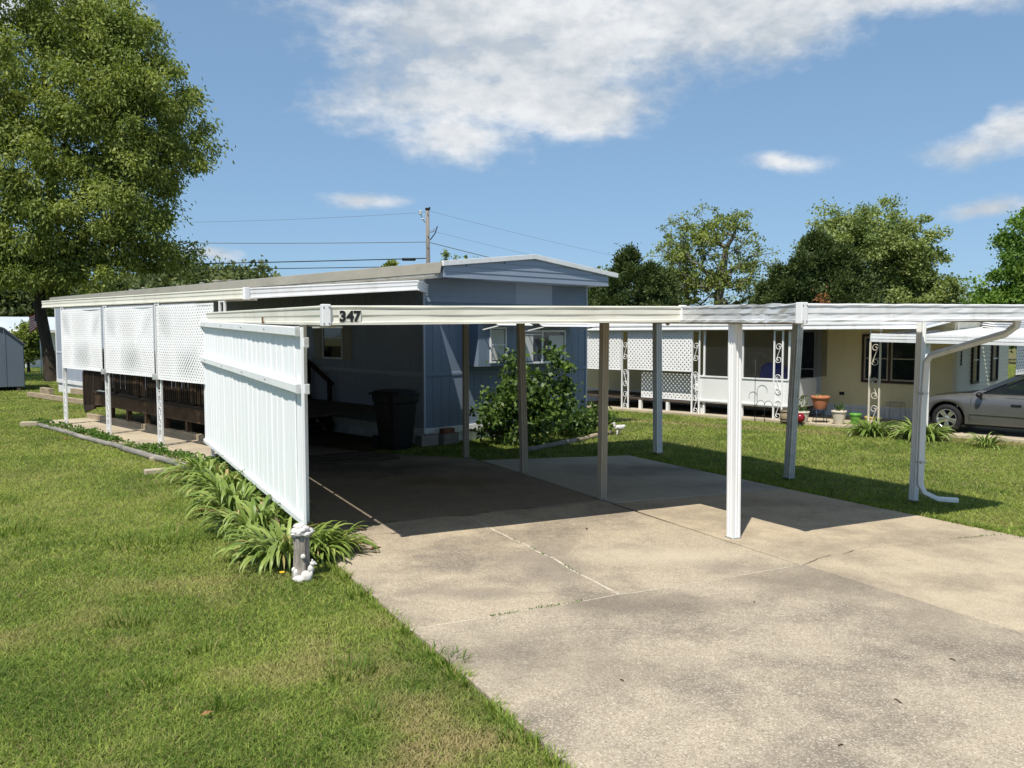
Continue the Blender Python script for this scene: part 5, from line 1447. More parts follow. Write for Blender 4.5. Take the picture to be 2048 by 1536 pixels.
def make_tree(name, base, label, env, nclump, per, cr, ll, lw, leaf, bark, trunk_r, trunk_h, seed, droop=0.5, shell=0.4, lean=(0, 0), flat=0.75, cat='tree', group=None, r_tip=0.012, trunk_pts=None, extra=None, jitter=1.0, pw=0.8):
    r = np.random.default_rng(seed)
    t = thing(name, (base[0], base[1], gz(base[1])-0.05), 0, label, cat, group)
    vol = np.array([e[3]*e[4]*e[5] for e in env]); vol = vol**pw; pick = r.choice(len(env), nclump, p=vol/vol.sum())
    E = np.array(env)[pick]
    u = rand_unit(nclump, r)*(r.random((nclump, 1))**shell)
    C = E[:, :3]+u*E[:, 3:6]
    tr = trunk_pts or [(lean[0]*k/5, lean[1]*k/5, trunk_h*k/5) for k in range(6)]
    V, F = skeleton(C, tr, r_tip, trunk_r, r)
    link('trunk', fast_mesh('trunk', V, F, bark, smooth=True), t)
    n = nclump*per
    idx = np.repeat(np.arange(nclump), per)
    cs = cr*r.uniform(0.6, 1.35, nclump)*jitter
    off = r.normal(size=(n, 3))*0.55*cs[idx][:, None]; off[:, 2] *= flat
    P = C[idx]+off
    D = off/np.maximum(np.linalg.norm(off, axis=1, keepdims=True), 1e-6)*0.8 + rand_unit(n, r)*0.8; D[:, 2] -= droop
    D /= np.linalg.norm(D, axis=1, keepdims=True)
    ctone = r.random(nclump)
    rnd = np.clip(0.62*ctone[idx]+0.45*r.random(n)-0.04, 0, 1)
    link('crown', leaves_mesh('crown', P, D, ll*r.uniform(0.6, 1.3, n), lw*r.uniform(0.7, 1.3, n), rnd, leaf, r), t)
    if extra: extra(t, r)
    return t

def trees():
    # large oak beyond the far end of the home
    Y = 39.4; X = -21.6
    env = [(0.2, 0, 16.2, 4.8, 4.2, 4.2), (3.4, -0.5, 12.9, 3.7, 3.2, 3.4), (-5.0, 0, 13.5, 4.4, 3.6, 4.4), (4.5, 0.2, 9.9, 3.3, 3.0, 3.0), (3.4, 0, 16.2, 2.7, 2.8, 2.8), (2.2, -1.6, 7.6, 3.6, 2.6, 2.4), (-4.2, -0.5, 7.6, 4.2, 3.2, 2.6), (0.5, -1.2, 11.2, 4.6, 3.4, 3.4), (-1.0, -1.0, 5.6, 2.6, 2.2, 1.4), (4.2, 0.0, 6.4, 2.5, 2.4, 1.8), (-8, 0, 10, 3, 3, 4), (1.2, -1.0, 5.0, 3.4, 2.4, 1.2), (5.6, 0, 12.0, 2.2, 2.4, 2.6)]
    make_tree('oak_tree', (X, Y), 'tall spreading oak with olive drooping leaves beside the blue shed', env, 720, 270, 0.64, 0.21, 0.085, 'leaf_oak', 'bark_dark', 0.25, 11.0, 3, 0.7, 0.55, pw=0.5,
              trunk_pts=[(0, 0, 0), (-0.15, 0, 1.5), (-0.5, 0, 3.6), (-0.35, 0, 5.4), (0.1, 0, 7.5), (0.3, 0, 9.6), (0.2, 0, 12), (0.1, 0, 14.5)])
    # airy oak with bare limbs showing
    env = [(-0.2, 0, 7.4, 2.5, 2.2, 1.7), (-2.0, 0, 5.6, 1.6, 1.8, 1.6), (2.0, 0, 5.9, 1.7, 1.8, 1.8), (0.3, 0, 5.0, 2.6, 2.0, 1.8), (2.6, 0, 4.2, 1.2, 1.4, 1.2), (-2.3, 0, 3.6, 1.1, 1.4, 1.1), (1.0, 0, 8.0, 1.5, 1.5, 1.1)]
    make_tree('airy_oak_tree', (10.35, 44.5), 'airy young oak with bare spreading limbs behind the yellow home', env, 330, 38, 0.34, 0.16, 0.085, 'leaf_oak', 'bark_grey', 0.24, 5.2, 14, 0.2, 0.75, r_tip=0.016,
              trunk_pts=[(0.55, 0, 0), (0.55, 0, 1.4), (0.5, 0, 2.8), (0.55, 0, 4.2), (0.75, 0, 5.6), (0.9, 0, 6.8)])
    env = [(-0.2, 0, 6.7, 1.3, 1.4, 1.4), (-0.7, 0, 4.6, 1.2, 1.4, 1.3), (0.2, 0, 5.0, 0.9, 1.2, 1.5)]
    make_tree('slim_oak_tree', (9.35, 45.2), 'slim sparse tree left of the airy oak, its trunk showing', env, 90, 46, 0.36, 0.16, 0.085, 'leaf_oak', 'bark_grey', 0.15, 6.0, 15, 0.2, 0.8, r_tip=0.014)
    # broad oak, dense, with pale tips
    env = [(-0.6, 0, 7.1, 2.6, 2.6, 2.1), (-2.2, 0, 6.6, 1.4, 1.6, 1.2), (1.6, 0, 6.2, 2.2, 2.2, 2.0), (2.7, 0, 4.6, 1.7, 2.0, 1.9), (0.6, -0.4, 4.6, 2.8, 2.0, 1.8), (3.3, 0, 3.0, 1.2, 1.6, 1.4), (-2.4, 0.5, 4.8, 1.5, 1.5, 1.2)]
    make_tree('broad_oak_tree', (18.0, 42.5), 'broad dense oak with pale leaf tips right of the dark cedar', env, 420, 130, 0.44, 0.17, 0.10, 'leaf_oak_b', 'bark_dark', 0.30, 5.2, 21, 0.1, 0.6)
    env = [(0, 0, 6.4, 1.1, 1.2, 1.0), (0.3, 0, 5.2, 1.2, 1.2, 1.2)]
    make_tree('green_tree', (21.8, 47.5), 'deep green tree top peeking out behind the broad oak', env, 60, 60, 0.42, 0.22, 0.13, 'leaf_bright', 'bark_dark', 0.18, 5.0, 23, 0.1, 0.6)
    # bright green tree at the right edge
    env = [(0.8, 0, 5.6, 1.9, 2.0, 2.2), (-0.9, 0, 3.6, 1.3, 1.6, 1.5), (1.6, 0, 3.2, 1.6, 1.6, 1.6), (0.2, 0, 2.4, 1.6, 1.4, 1.0)]
    make_tree('maple_tree', (21.9, 36.0), 'bright green maple at the right edge of the view', env, 240, 150, 0.42, 0.16, 0.105, 'leaf_bright', 'bark_dark', 0.22, 4.6, 27, 0.2, 0.6)
    # leafless-looking tree between them
    env = [(0, 0, 4.0, 1.7, 1.6, 1.8), (0.8, 0, 3.0, 1.5, 1.4, 1.4)]
    make_tree('sparse_tree', (26.8, 49.5), 'sparse grey-brown tree between the broad oak and the maple', env, 170, 26, 0.34, 0.14, 0.08, 'leaf_oak_b', 'bark_grey', 0.15, 3.8, 31, 0.1, 0.8, r_tip=0.016)
    # small pale tree over the home's roof
    env = [(0, 0, 5.4, 0.7, 0.7, 0.75), (0.4, 0, 4.6, 0.8, 0.8, 0.8)]
    make_tree('pale_tree', (4.55, 46.0), 'small pale leafy tree just right of the home\'s gable', env, 40, 34, 0.30, 0.22, 0.13, 'leaf_oak_b', 'bark_grey', 0.10, 4.6, 33, 0.1, 0.7)
    # cedars: dense cones of short upright sprays
    def cedar(name, base, label, cones, n, seed, ll=0.30, lw=0.075, patch=None):
        r = np.random.default_rng(seed)
        t = thing(name, (base[0], base[1], gz(base[1])-0.05), 0, label, 'tree')
        tot = sum(c[2]*c[3] for c in cones); P = []; D = []; tone = []
        for cx, cy, R, H in cones:
            nc = int(64*R*H/5); per = int(n*R*H/tot/nc)
            h = r.random(nc)**1.15; a = r.uniform(0, 6.283, nc)
            rad = R*((1-h)**0.62*0.95+0.02)*r.uniform(0.45, 1.12, nc)
            C = np.stack([cx+rad*np.cos(a), cy+rad*np.sin(a), 0.25+h*H*0.97], -1)
            C[-1] = (cx, cy, H*0.98); C[-2] = (cx+0.05, cy, H*0.92); C[-3] = (cx-0.05, cy, H*0.86)
            cr = (0.20+0.20*(1-h))*r.uniform(0.7, 1.35, nc); idx = np.repeat(np.arange(nc), per); m = len(idx)
            off = r.normal(size=(m, 3))*0.6*cr[idx][:, None]; off[:, 2] *= 0.9
            P.append(C[idx]+off)
            d = off/np.maximum(np.linalg.norm(off, axis=1, keepdims=True), 1e-6)*0.7+np.stack([np.cos(a[idx])*0.5, np.sin(a[idx])*0.5, np.full(m, 0.5)], -1)+rand_unit(m, r)*0.6
            D.append(d/np.linalg.norm(d, axis=1, keepdims=True))
            ct = r.random(nc); tone.append(np.clip(0.55*ct[idx]+0.45*r.random(m), 0, 1))
        P = np.concatenate(P); D = np.concatenate(D); tone = np.concatenate(tone); m = len(P)
        link('crown', leaves_mesh('crown', P, D, ll*r.uniform(0.6, 1.3, m), lw*r.uniform(0.7, 1.4, m), tone, 'leaf_cedar', r), t)
        for cx, cy, R, H in cones:
            MB().tube([(cx, cy, 0), (cx, cy, H*0.5), (cx, cy, H*0.97)], [R*0.07, R*0.05, 0.015], 7).build('trunk', 'bark_dark', t, 0, True)
        if patch:
            px, py, pz, pr, ph = patch; m = 900
            Q = np.array([px, py, pz])+r.normal(size=(m, 3))*np.array([pr, pr*0.6, ph])
            d = rand_unit(m, r)*0.8+np.array([0, -0.2, 0.5]); d /= np.linalg.norm(d, axis=1, keepdims=True)
            o = link('dead_branch', leaves_mesh('dead_branch', Q, d, 0.22*r.uniform(0.6, 1.3, m), 0.07*r.uniform(0.6, 1.3, m), r.random(m), 'leaf_rust', r), t)
            o['label'] = 'rust-brown dead patch in the cedar'
        return t
    cedar('cedar_tree', (5.2, 38.0), 'dark green cedar rising just behind the home\'s right eave', [(0, 0, 2.1, 5.9), (-1.5, 0.4, 1.6, 4.3), (1.6, 0.2, 1.7, 5.0), (0.9, -0.6, 1.6, 5.1), (-0.8, -0.5, 1.6, 4.7)], 80000, 41, 0.17, 0.06)
    cedar('wide_cedar_tree', (13.1, 36.5), 'wide dark cedar with a rust-brown dead patch', [(0.1, 0, 2.6, 6.4), (-1.7, -0.2, 1.9, 4.9), (1.9, 0.0, 1.9, 4.8), (-0.8, -0.6, 2.0, 5.5), (1.0, -0.5, 2.0, 5.7)], 120000, 43, 0.17, 0.06, patch=(-0.45, -2.1, 3.0, 0.15, 0.34))
    # little tree tops over the roof ridge
    env = [(0, 0, 7.0, 0.42, 0.42, 0.5)]
    make_tree('treetop', (-8.3, 58.0), 'leafy treetop poking over the roof left of the utility pole', env, 16, 44, 0.26, 0.20, 0.13, 'leaf_oak', 'bark_grey', 0.10, 6.8, 51, 0.1, 0.7, r_tip=0.02)
    env = [(-0.45, 0, 7.2, 0.35, 0.35, 0.7), (0.9, 0, 6.9, 0.9, 0.5, 0.9)]
    make_tree('bare_treetop', (-3.9, 55.0), 'half-bare treetop with twigs right of the utility pole', env, 26, 18, 0.20, 0.20, 0.13, 'leaf_oak_b', 'bark_grey', 0.10, 6.2, 53, 0.1, 0.9, r_tip=0.022)
    # round shrub by the flag
    env = [(0, 0, 1.6, 1.1, 1.0, 1.2), (0.2, 0, 2.3, 0.8, 0.8, 0.7)]
    make_tree('round_shrub', (-28.8, 50.0), 'round leafy shrub in front of the far white house', env, 60, 70, 0.38, 0.22, 0.12, 'leaf_oak', 'bark_dark', 0.08, 1.4, 57, 0.2, 0.5, cat='shrub')

    # far-off wood on the left: one mass
    r = np.random.default_rng(71); P = []; D = []; tone = []
    def crown(cx, cy, cz, rx, rz, m, tn):
        u = rand_unit(m, r); u[:, 2] = np.abs(u[:, 2])*1.0-0.35*r.random(m)
        lob = 1+0.16*np.sin(u[:, 0]*7+cx)+0.14*np.sin(u[:, 2]*9+cy)+0.12*np.sin(u[:, 1]*8+cx*2)
        rr = (0.72+0.28*r.random(m))[:, None]*lob[:, None]
        p = np.array([cx, cy, cz])+u*rr*np.array([rx, rx, rz]); P.append(p)
        d = u*0.6+rand_unit(m, r)*0.8; D.append(d/np.linalg.norm(d, axis=1, keepdims=True))
        k = np.sin(p[:, 0]*1.7)*np.sin(p[:, 2]*2.1+p[:, 1])
        tone.append(np.clip(tn+0.22*k+0.35*(r.random(m)-0.5), 0, 1))
    for k in range(64):
        az = -44+ k*(44-14)/63 + r.uniform(-0.4, 0.4)
        dist = r.uniform(104, 132); a = math.radians(az)
        zt = 10.6+1.3*math.sin(az*0.55)+r.uniform(-1.8, 1.4) + (dist-115)*0.06
        if az > -16.5: zt -= (az+16.5)*1.1+0.3
        rx = r.uniform(3.2, 5.0); y = dist*math.cos(a); x = dist*math.sin(a); g = gz(y)
        crown(x, y, g+zt-rx*0.9, rx, rx*0.95, 1500, r.uniform(0.15, 0.85))
        crown(x+r.uniform(-2, 2), y-2, g+zt*0.42, rx*1.1, zt*0.5, 900, r.uniform(0.05, 0.45))
    # and a lower belt behind the homes on the right
    for k in range(34):
        az = -12+k*52/33+r.uniform(-0.6, 0.6); dist = r.uniform(78, 100); a = math.radians(az)
        zt = 4.2+r.uniform(-0.8, 0.9); rx = r.uniform(2.4, 3.8); y = dist*math.cos(a); x = dist*math.sin(a); g = gz(y)
        crown(x, y, g+zt*0.5, rx, zt*0.55, 900, r.uniform(0.1, 0.7))
    P = np.concatenate(P); D = np.concatenate(D); tone = np.concatenate(tone); n = len(P)
    o = link('distant_wood', leaves_mesh('distant_wood', P, D, 0.62*r.uniform(0.5, 1.3, n), 0.42*r.uniform(0.6, 1.3, n), tone, 'leaf_wood', r))
    tag(o, 'distant mixed green wood beyond the homes', 'wood', kind='stuff')
trees()

# ------------------------------------------------------------------ far-left backdrop: shed, houses, flag
def shed():
    a = math.radians(32); x, y = -18.55, 31.9
    s = thing('shed', (x, y, gz(y)), a, 'slate-blue wooden shed with gambrel roof at the left edge', 'shed')
    W = 3.1; H = 1.62; D = 3.4
    prof = [(-W, H), (-W+0.62, H+0.56), (-W/2, H+0.86), (-0.62, H+0.56), (0, H)]
    zoff = 0.14
    n = 5; pw = W/n
    for i in range(n):
        x0, x1 = -W+i*pw+0.003, -W+(i+1)*pw-0.003
        top = lambda t: float(np.interp(t, [p[0] for p in prof], [p[1] for p in prof]))
        xs = [x0]+[p[0] for p in prof if x0 < p[0] < x1]+[x1]
        poly = [(x0, zoff), (x1, zoff)]+[(t, top(t)+zoff) for t in xs[::-1]]
        MB().prism(poly, lambda p, q, t: (p, t, q), -0.02, 0.02).build('wall_panel', 'shed_blue', s)
    for i in range(4): box('wall_panel', 'shed_blue', s, -0.02, 0.02, 0.03+D*i/4, D*(i+1)/4, zoff, H+zoff)
    for i in range(4): box('wall_panel', 'shed_blue', s, -W-0.02, -W+0.02, 0.03+D*i/4, D*(i+1)/4, zoff, H+zoff)
    box('wall_panel', 'shed_blue', s, -W, 0, D, D+0.03, zoff, H+zoff)
    for i in range(4):
        p, q = prof[i], prof[i+1]; dx, dz = q[0]-p[0], q[1]-p[1]; L = math.hypot(dx, dz); nx, nz = -dz/L*0.05, dx/L*0.05
        e = 0.10 if i in (0, 3) else 0.0
        p2 = (p[0]-dx/L*(e if i == 0 else 0), p[1]-dz/L*(e if i == 0 else 0)); q2 = (q[0]+dx/L*(e if i == 3 else 0), q[1]+dz/L*(e if i == 3 else 0))
        MB().prism([p2, q2, (q2[0]+nx, q2[1]+nz), (p2[0]+nx, p2[1]+nz)], lambda a_, b_, t: (a_, t, b_+zoff), -0.10, D+0.1).build('roof_slope', 'shed_roof', s)
    for x0 in (-W+0.55, -0.62): box('trim_board', 'shed_blue', s, x0, x0+0.05, -0.034, -0.021, zoff, H+0.5+zoff)
    for x0 in (-W+0.1, -W/2, -0.25): box('skid', 'dark_board', s, x0, x0+0.12, 0, D, -0.05, zoff)
shed()

def far_houses():
    # farther one, with a pale metal roof
    x, y = -46.5, 74.0
    h = thing('far_house', (x, y, gz(y)), math.radians(30), 'far white house with pale blue metal roof, left edge of the view', 'house')
    for i in range(6): box('wall_panel', 'far_beige', h, 0+2*i, 1.99+2*i, 0, 7, 0, 2.55)
    MB().prism([(-0.6, 2.5), (-0.6, 2.7), (3.5, 4.0), (7.6, 2.7), (7.6, 2.5)], lambda a, b, t: (t, a, b), -0.6, 12.6).build('roof', 'far_roof', h)
    box('fascia', 'far_white', h, -0.7, 12.7, -0.68, -0.61, 2.35, 2.72)
    for x0 in (0.8, 3.2, 5.6, 8.2, 10.4):
        w = box('window', 'far_white', h, x0, x0+1.2, -0.05, -0.005, 1.0, 2.15)
        box('pane', 'dark_glass', w, x0+0.1, x0+1.1, -0.07, -0.051, 1.1, 2.05)
    box('porch_roof', 'far_white', h, 1.0, 13, -3.2, -0.7, 1.75, 1.9)
    # nearer one with stone base
    x, y = -33.9, 58.6
    h = thing('stone_house', (x, y, gz(y)), math.radians(44), 'far cottage with stone base and white porch roof beside the oak trunk', 'house')
    W = 4.4; L = 14
    for k in range(7):
        box('wall_panel', 'far_white', h, 0, 0.1, 2*k, 2*k+1.99, 1.12, 2.42)
        box('stone_base', 'stone', h, -0.02, 0.12, 2*k, 2*k+1.99, 0.50, 1.11)
        box('skirt_panel', 'far_white', h, -0.03, 0.1, 2*k, 2*k+1.99, -0.3, 0.49)
    for k in range(3):
        box('wall_panel', 'far_white', h, W/3*k+0.11, W/3*(k+1)-0.01, -0.02, 0.1, 1.12, 2.42)
        box('stone_base', 'stone', h, W/3*k+0.13, W/3*(k+1)-0.01, -0.04, 0.12, 0.50, 1.11)
        box('skirt_panel', 'far_white', h, W/3*k+0.11, W/3*(k+1)-0.01, -0.05, 0.1, -0.3, 0.49)
    for x0, x1 in ((0.3, 1.3), (1.9, 3.6)):
        w = box('window', 'far_white', h, x0, x1, -0.08, -0.025, 1.25, 2.15)
        box('pane', 'bluish_glass', w, x0+0.06, x1-0.06, -0.10, -0.081, 1.31, 2.09)
        box('curtain', 'curtain', w, x0+0.1, x0+0.4, -0.106, -0.1015, 1.33, 2.07)
    box('roof', 'far_white', h, -0.4, W+0.3, -0.75, L, 2.44, 2.60)
    box('step', 'far_white', h, -1.0, -0.1, 0.1, 0.5, 0.35, 0.45)
    box('porch_roof', 'far_white', h, -1.1, -0.42, -0.9, 4, 2.35, 2.50)
    # brown-roofed one right of the sedan's carport
    x, y = 16.6, 31.5
    h = thing('brown_roof_house', (x, y, gz(y)), math.radians(44), 'house with brown gable roof just showing above the right carport edge', 'house')
    for k in range(4): box('wall_panel', 'far_beige', h, k, k+0.99, 0, 0.1, -0.2, 2.55)
    for k in range(6): box('wall_panel', 'far_beige', h, 0, 0.1, 0.11+k*1.5, 1.59+k*1.5, -0.2, 2.55)
    MB().prism([(0, 2.55), (4, 2.55), (2, 2.92)], lambda a, b, t: (a, t, b), 0.0, 0.1).build('gable', 'far_beige', h)
    for p, q in (((-0.35, 2.52), (2, 2.98)), ((2, 2.98), (4.35, 2.52))):
        MB().prism([p, q, (q[0], q[1]+0.08), (p[0], p[1]+0.08)], lambda a, b, t: (a, t, b), -0.4, 9.2).build('roof_slope', 'far_brown', h)
far_houses()

def flag():
    x, y = -26.35, 47.0
    f = thing('flag', (x, y, gz(y)), 0, 'small striped flag hanging from a white pole before the far white house', 'flag')
    MB().tube([(0, 0, 0), (0, 0, 3.75)], 0.035, 8).build('pole', 'white_metal', f, 0, True)
    MB().blob((0, 0, 3.78), (0.06, 0.06, 0.06)).build('finial', 'steel', f, 0, True)
    n = 13; w = 0.66; h = 0.86; nx = 10
    def P(a, b):
        t = a/w; return (-a*0.95, 0.07*math.sin(t*7+b*2)*t, 3.62-b-0.55*t*(1+0.15*math.sin(5*t)))
    for k in range(n):
        b0, b1 = h*k/n, h*(k+1)/n; a0 = w*0.42 if k < 7 else 0.0; vs = []
        for i in range(nx+1):
            a = a0+(w-a0)*i/nx; vs += [P(a, b0), P(a, b1)]
        m = len(vs); vs += [(x_, y_+0.004, z_) for x_, y_, z_ in vs]
        fs = [(2*i, 2*i+2, 2*i+3, 2*i+1) for i in range(nx)]; fs += [tuple(m+q for q in g[::-1]) for g in fs]
        MB().add(vs, fs).build('stripe', 'flag_red' if k % 2 == 0 else 'flag_white', f)
    vs = []
    for i in range(nx+1):
        a = w*0.42*i/nx; vs += [P(a, 0), P(a, h*7/13)]
    m = len(vs); vs += [(x_, y_+0.004, z_) for x_, y_, z_ in vs]
    fs = [(2*i, 2*i+2, 2*i+3, 2*i+1) for i in range(nx)]; fs += [tuple(m+q for q in g[::-1]) for g in fs]
    MB().add(vs, fs).build('canton', 'flag_blue', f)
flag()

# ------------------------------------------------------------------ utility pole and wires
def utility():
    X, Y = -4.95, 50.0; g = gz(Y)
    p = thing('utility_pole', (X, Y, g), 0, 'wooden utility pole with white insulators rising behind the home', 'utility pole')
    H = 8.95-g
    MB().tube([(0, 0, 0), (0.0, 0, H*0.6), (-0.03, 0, H)], [0.145, 0.125, 0.11], 12).build('pole', 'pole_wood', p, 0, True)
    MB().lathe([(0.135, 0), (0.135, 0.09), (0.10, 0.12)], 12, (-0.03, 0, H)).build('pole_cap', 'cable_black', p)
    MB().tube([(-0.15, 0, H-0.75), (-0.35, 0, H-0.45), (-0.42, 0, H-0.20)], 0.03, 6).build('bracket', 'steel', p)
    MB().lathe([(0.05, 0), (0.11, 0.05), (0.06, 0.08), (0.11, 0.13), (0.06, 0.16), (0.1, 0.22), (0.03, 0.26)], 10, (-0.45, 0, H-0.28)).build('insulator', 'insulator', p)
    MB().lathe([(0.04, 0), (0.08, 0.05), (0.05, 0.09)], 10, (-0.32, 0, H-0.58)).build('insulator', 'insulator', p)
    MB().lathe([(0.03, 0), (0.05, 0.05), (0.03, 0.1), (0.05, 0.15)], 8, (0.10, 0, H+0.02)).build('insulator', 'cable_black', p)
    MB().tube([(0.12, 0, H-1.75), (0.42, 0, H-1.35), (0.55, 0, H-0.95)], 0.035, 6).build('cut_out', 'cable_black', p)
    MB().tube([(0.12, 0, H-1.30), (0.32, 0, H-1.25), (0.36, 0, H-1.1)], 0.028, 6).build('bracket', 'steel', p)
    for z in (H-0.25, H-1.55, H-2.2): MB().lathe([(0.03, 0), (0.03, 0.04)], 8, (0, -0.15, z)).build('bolt', 'steel', p, 0, False)
    def wire(name, a, b, sag, r, mat, label):
        a, b = Vector(a), Vector(b); n = 26
        pts = [a.lerp(b, i/n)-Vector((0, 0, sag*4*(i/n)*(1-i/n))) for i in range(n+1)]
        o = MB().tube(pts, r, 5).build(name, mat, None)
        return tag(o, label, 'wire', 'overhead wires at the utility pole')
    zz = lambda y: 1.9+(660-y)*Y/1680
    L = (-42, 54)
    wire('overhead_wire', (X-0.1, Y, zz(486)), (L[0], L[1], zz(470)+0.4), 0.25, 0.020, 'cable_grey', 'upper dark wire running left from the utility pole into the oak')
    wire('overhead_wire', (X-0.1, Y, zz(518)), (L[0], L[1], zz(524)-0.1), 0.10, 0.030, 'cable_black', 'thick black cable with a splice running left from the utility pole')
    wire('overhead_wire', (X-0.1, Y+0.3, zz(533)), (L[0], L[1]+0.3, zz(530)-0.2), 0.05, 0.024, 'cable_black', 'lowest wire just above the home\'s roof')
    wire('overhead_wire', (X+0.1, Y, zz(427)), (L[0], L[1], zz(412)), 0.6, 0.008, 'cable_grey', 'topmost thin wire running left from the pole tip')
    wire('overhead_wire', (X+0.1, Y, zz(487)), (20, 62, zz(640)), 0.2, 0.022, 'cable_grey', 'dark wire sloping down right of the utility pole')
    wire('overhead_wire', (X+0.1, Y, zz(425)), (26, 66, zz(570)), 0.5, 0.007, 'cable_grey', 'thin high wire sloping down right of the pole tip')
    wire('overhead_wire', (X+0.1, Y, zz(463)), (26, 66, zz(610)), 0.5, 0.007, 'cable_grey', 'thin middle wire sloping down right of the pole')
    o = MB().lathe([(0.03, -0.42), (0.085, -0.38), (0.09, 0.36), (0.03, 0.42)], 10).build('cable_splice', 'cable_black', None, 0, True, (X-1.15, Y+0.05, zz(520)), (0, math.pi/2, 0))
    tag(o, 'black splice case hanging on the thick cable left of the pole', 'splice case')
utility()
# ------------------------------------------------------------------ plants
def strap_variants():
    out = []
    r = random.Random(8)
    for k in range(14):
        L = 1.0; n = 8; arch = r.uniform(1.9, 3.3); w = r.uniform(0.062, 0.086); vs = []; tw = r.uniform(-0.5, 0.5)
        x = z = 0.0; a = math.radians(r.uniform(62, 86))
        for i in range(n+1):
            t = i/n; ww = w*(0.75+0.6*t if t < 0.4 else (1.0-((t-0.4)/0.6)**2.2))/1.0
            c = math.cos(tw*t); s = math.sin(tw*t)
            vs += [(x, -ww/2*c, z+ww*0.22-ww/2*s), (x, 0, z), (x, ww/2*c, z+ww*0.22+ww/2*s)]
            x += math.cos(a)*L/n; z += math.sin(a)*L/n; a -= arch/n*(0.5+1.2*t)
        fs = []
        for i in range(n):
            for j in range(2): fs.append((i*3+j, i*3+j+1, (i+1)*3+j+1, (i+1)*3+j))
        me = bpy.data.meshes.new('leaf'); me.from_pydata(vs, [], fs); me.polygons.foreach_set('use_smooth', [True]*len(fs)); me.update(); me.materials.append(M['strap_leaf']); out.append(me)
    return out
STRAP = strap_variants()

def strap_clump(v, u, n, size, label, seed, frame=car2w, spread=0.16, joined=False, bias=None):
    r = random.Random(seed); x, y = frame(v, u)
    t = thing('strap_plant', (x, y, gz(y)-0.04), 0, label, 'plant', 'strap-leaved plants')
    if joined:
        V, F = [], []
    for k in range(n):
        me = r.choice(STRAP); az = r.uniform(0, 6.283)
        if bias is not None and r.random() < 0.5: az = bias+r.gauss(0, 0.8)
        d = spread*math.sqrt(r.random()); sc = size*r.uniform(0.65, 1.15); tilt = r.uniform(-0.15, 0.50)
        loc = (d*math.cos(az)*0.9+r.uniform(-.04, .04), d*math.sin(az)*0.9+r.uniform(-.04, .04), 0)
        if joined:
            Mx = Matrix.Translation(loc) @ Matrix.Rotation(az, 4, 'Z') @ Matrix.Rotation(tilt, 4, 'Y') @ Matrix.Scale(sc, 4)
            o = len(V); V += [tuple(Mx @ q.co) for q in me.vertices]; F += [tuple(o+i for i in p.vertices) for p in me.polygons]
        else:
            o = link('leaf', me, t, loc, (0, tilt, az), (sc, sc*r.uniform(0.9, 1.25), sc))
    if joined:
        me = bpy.data.meshes.new('foliage'); me.from_pydata(V, [], F); me.update(); me.materials.append(M['strap_leaf'])
        o = link('foliage', me, t); o['kind'] = 'stuff'
    return t

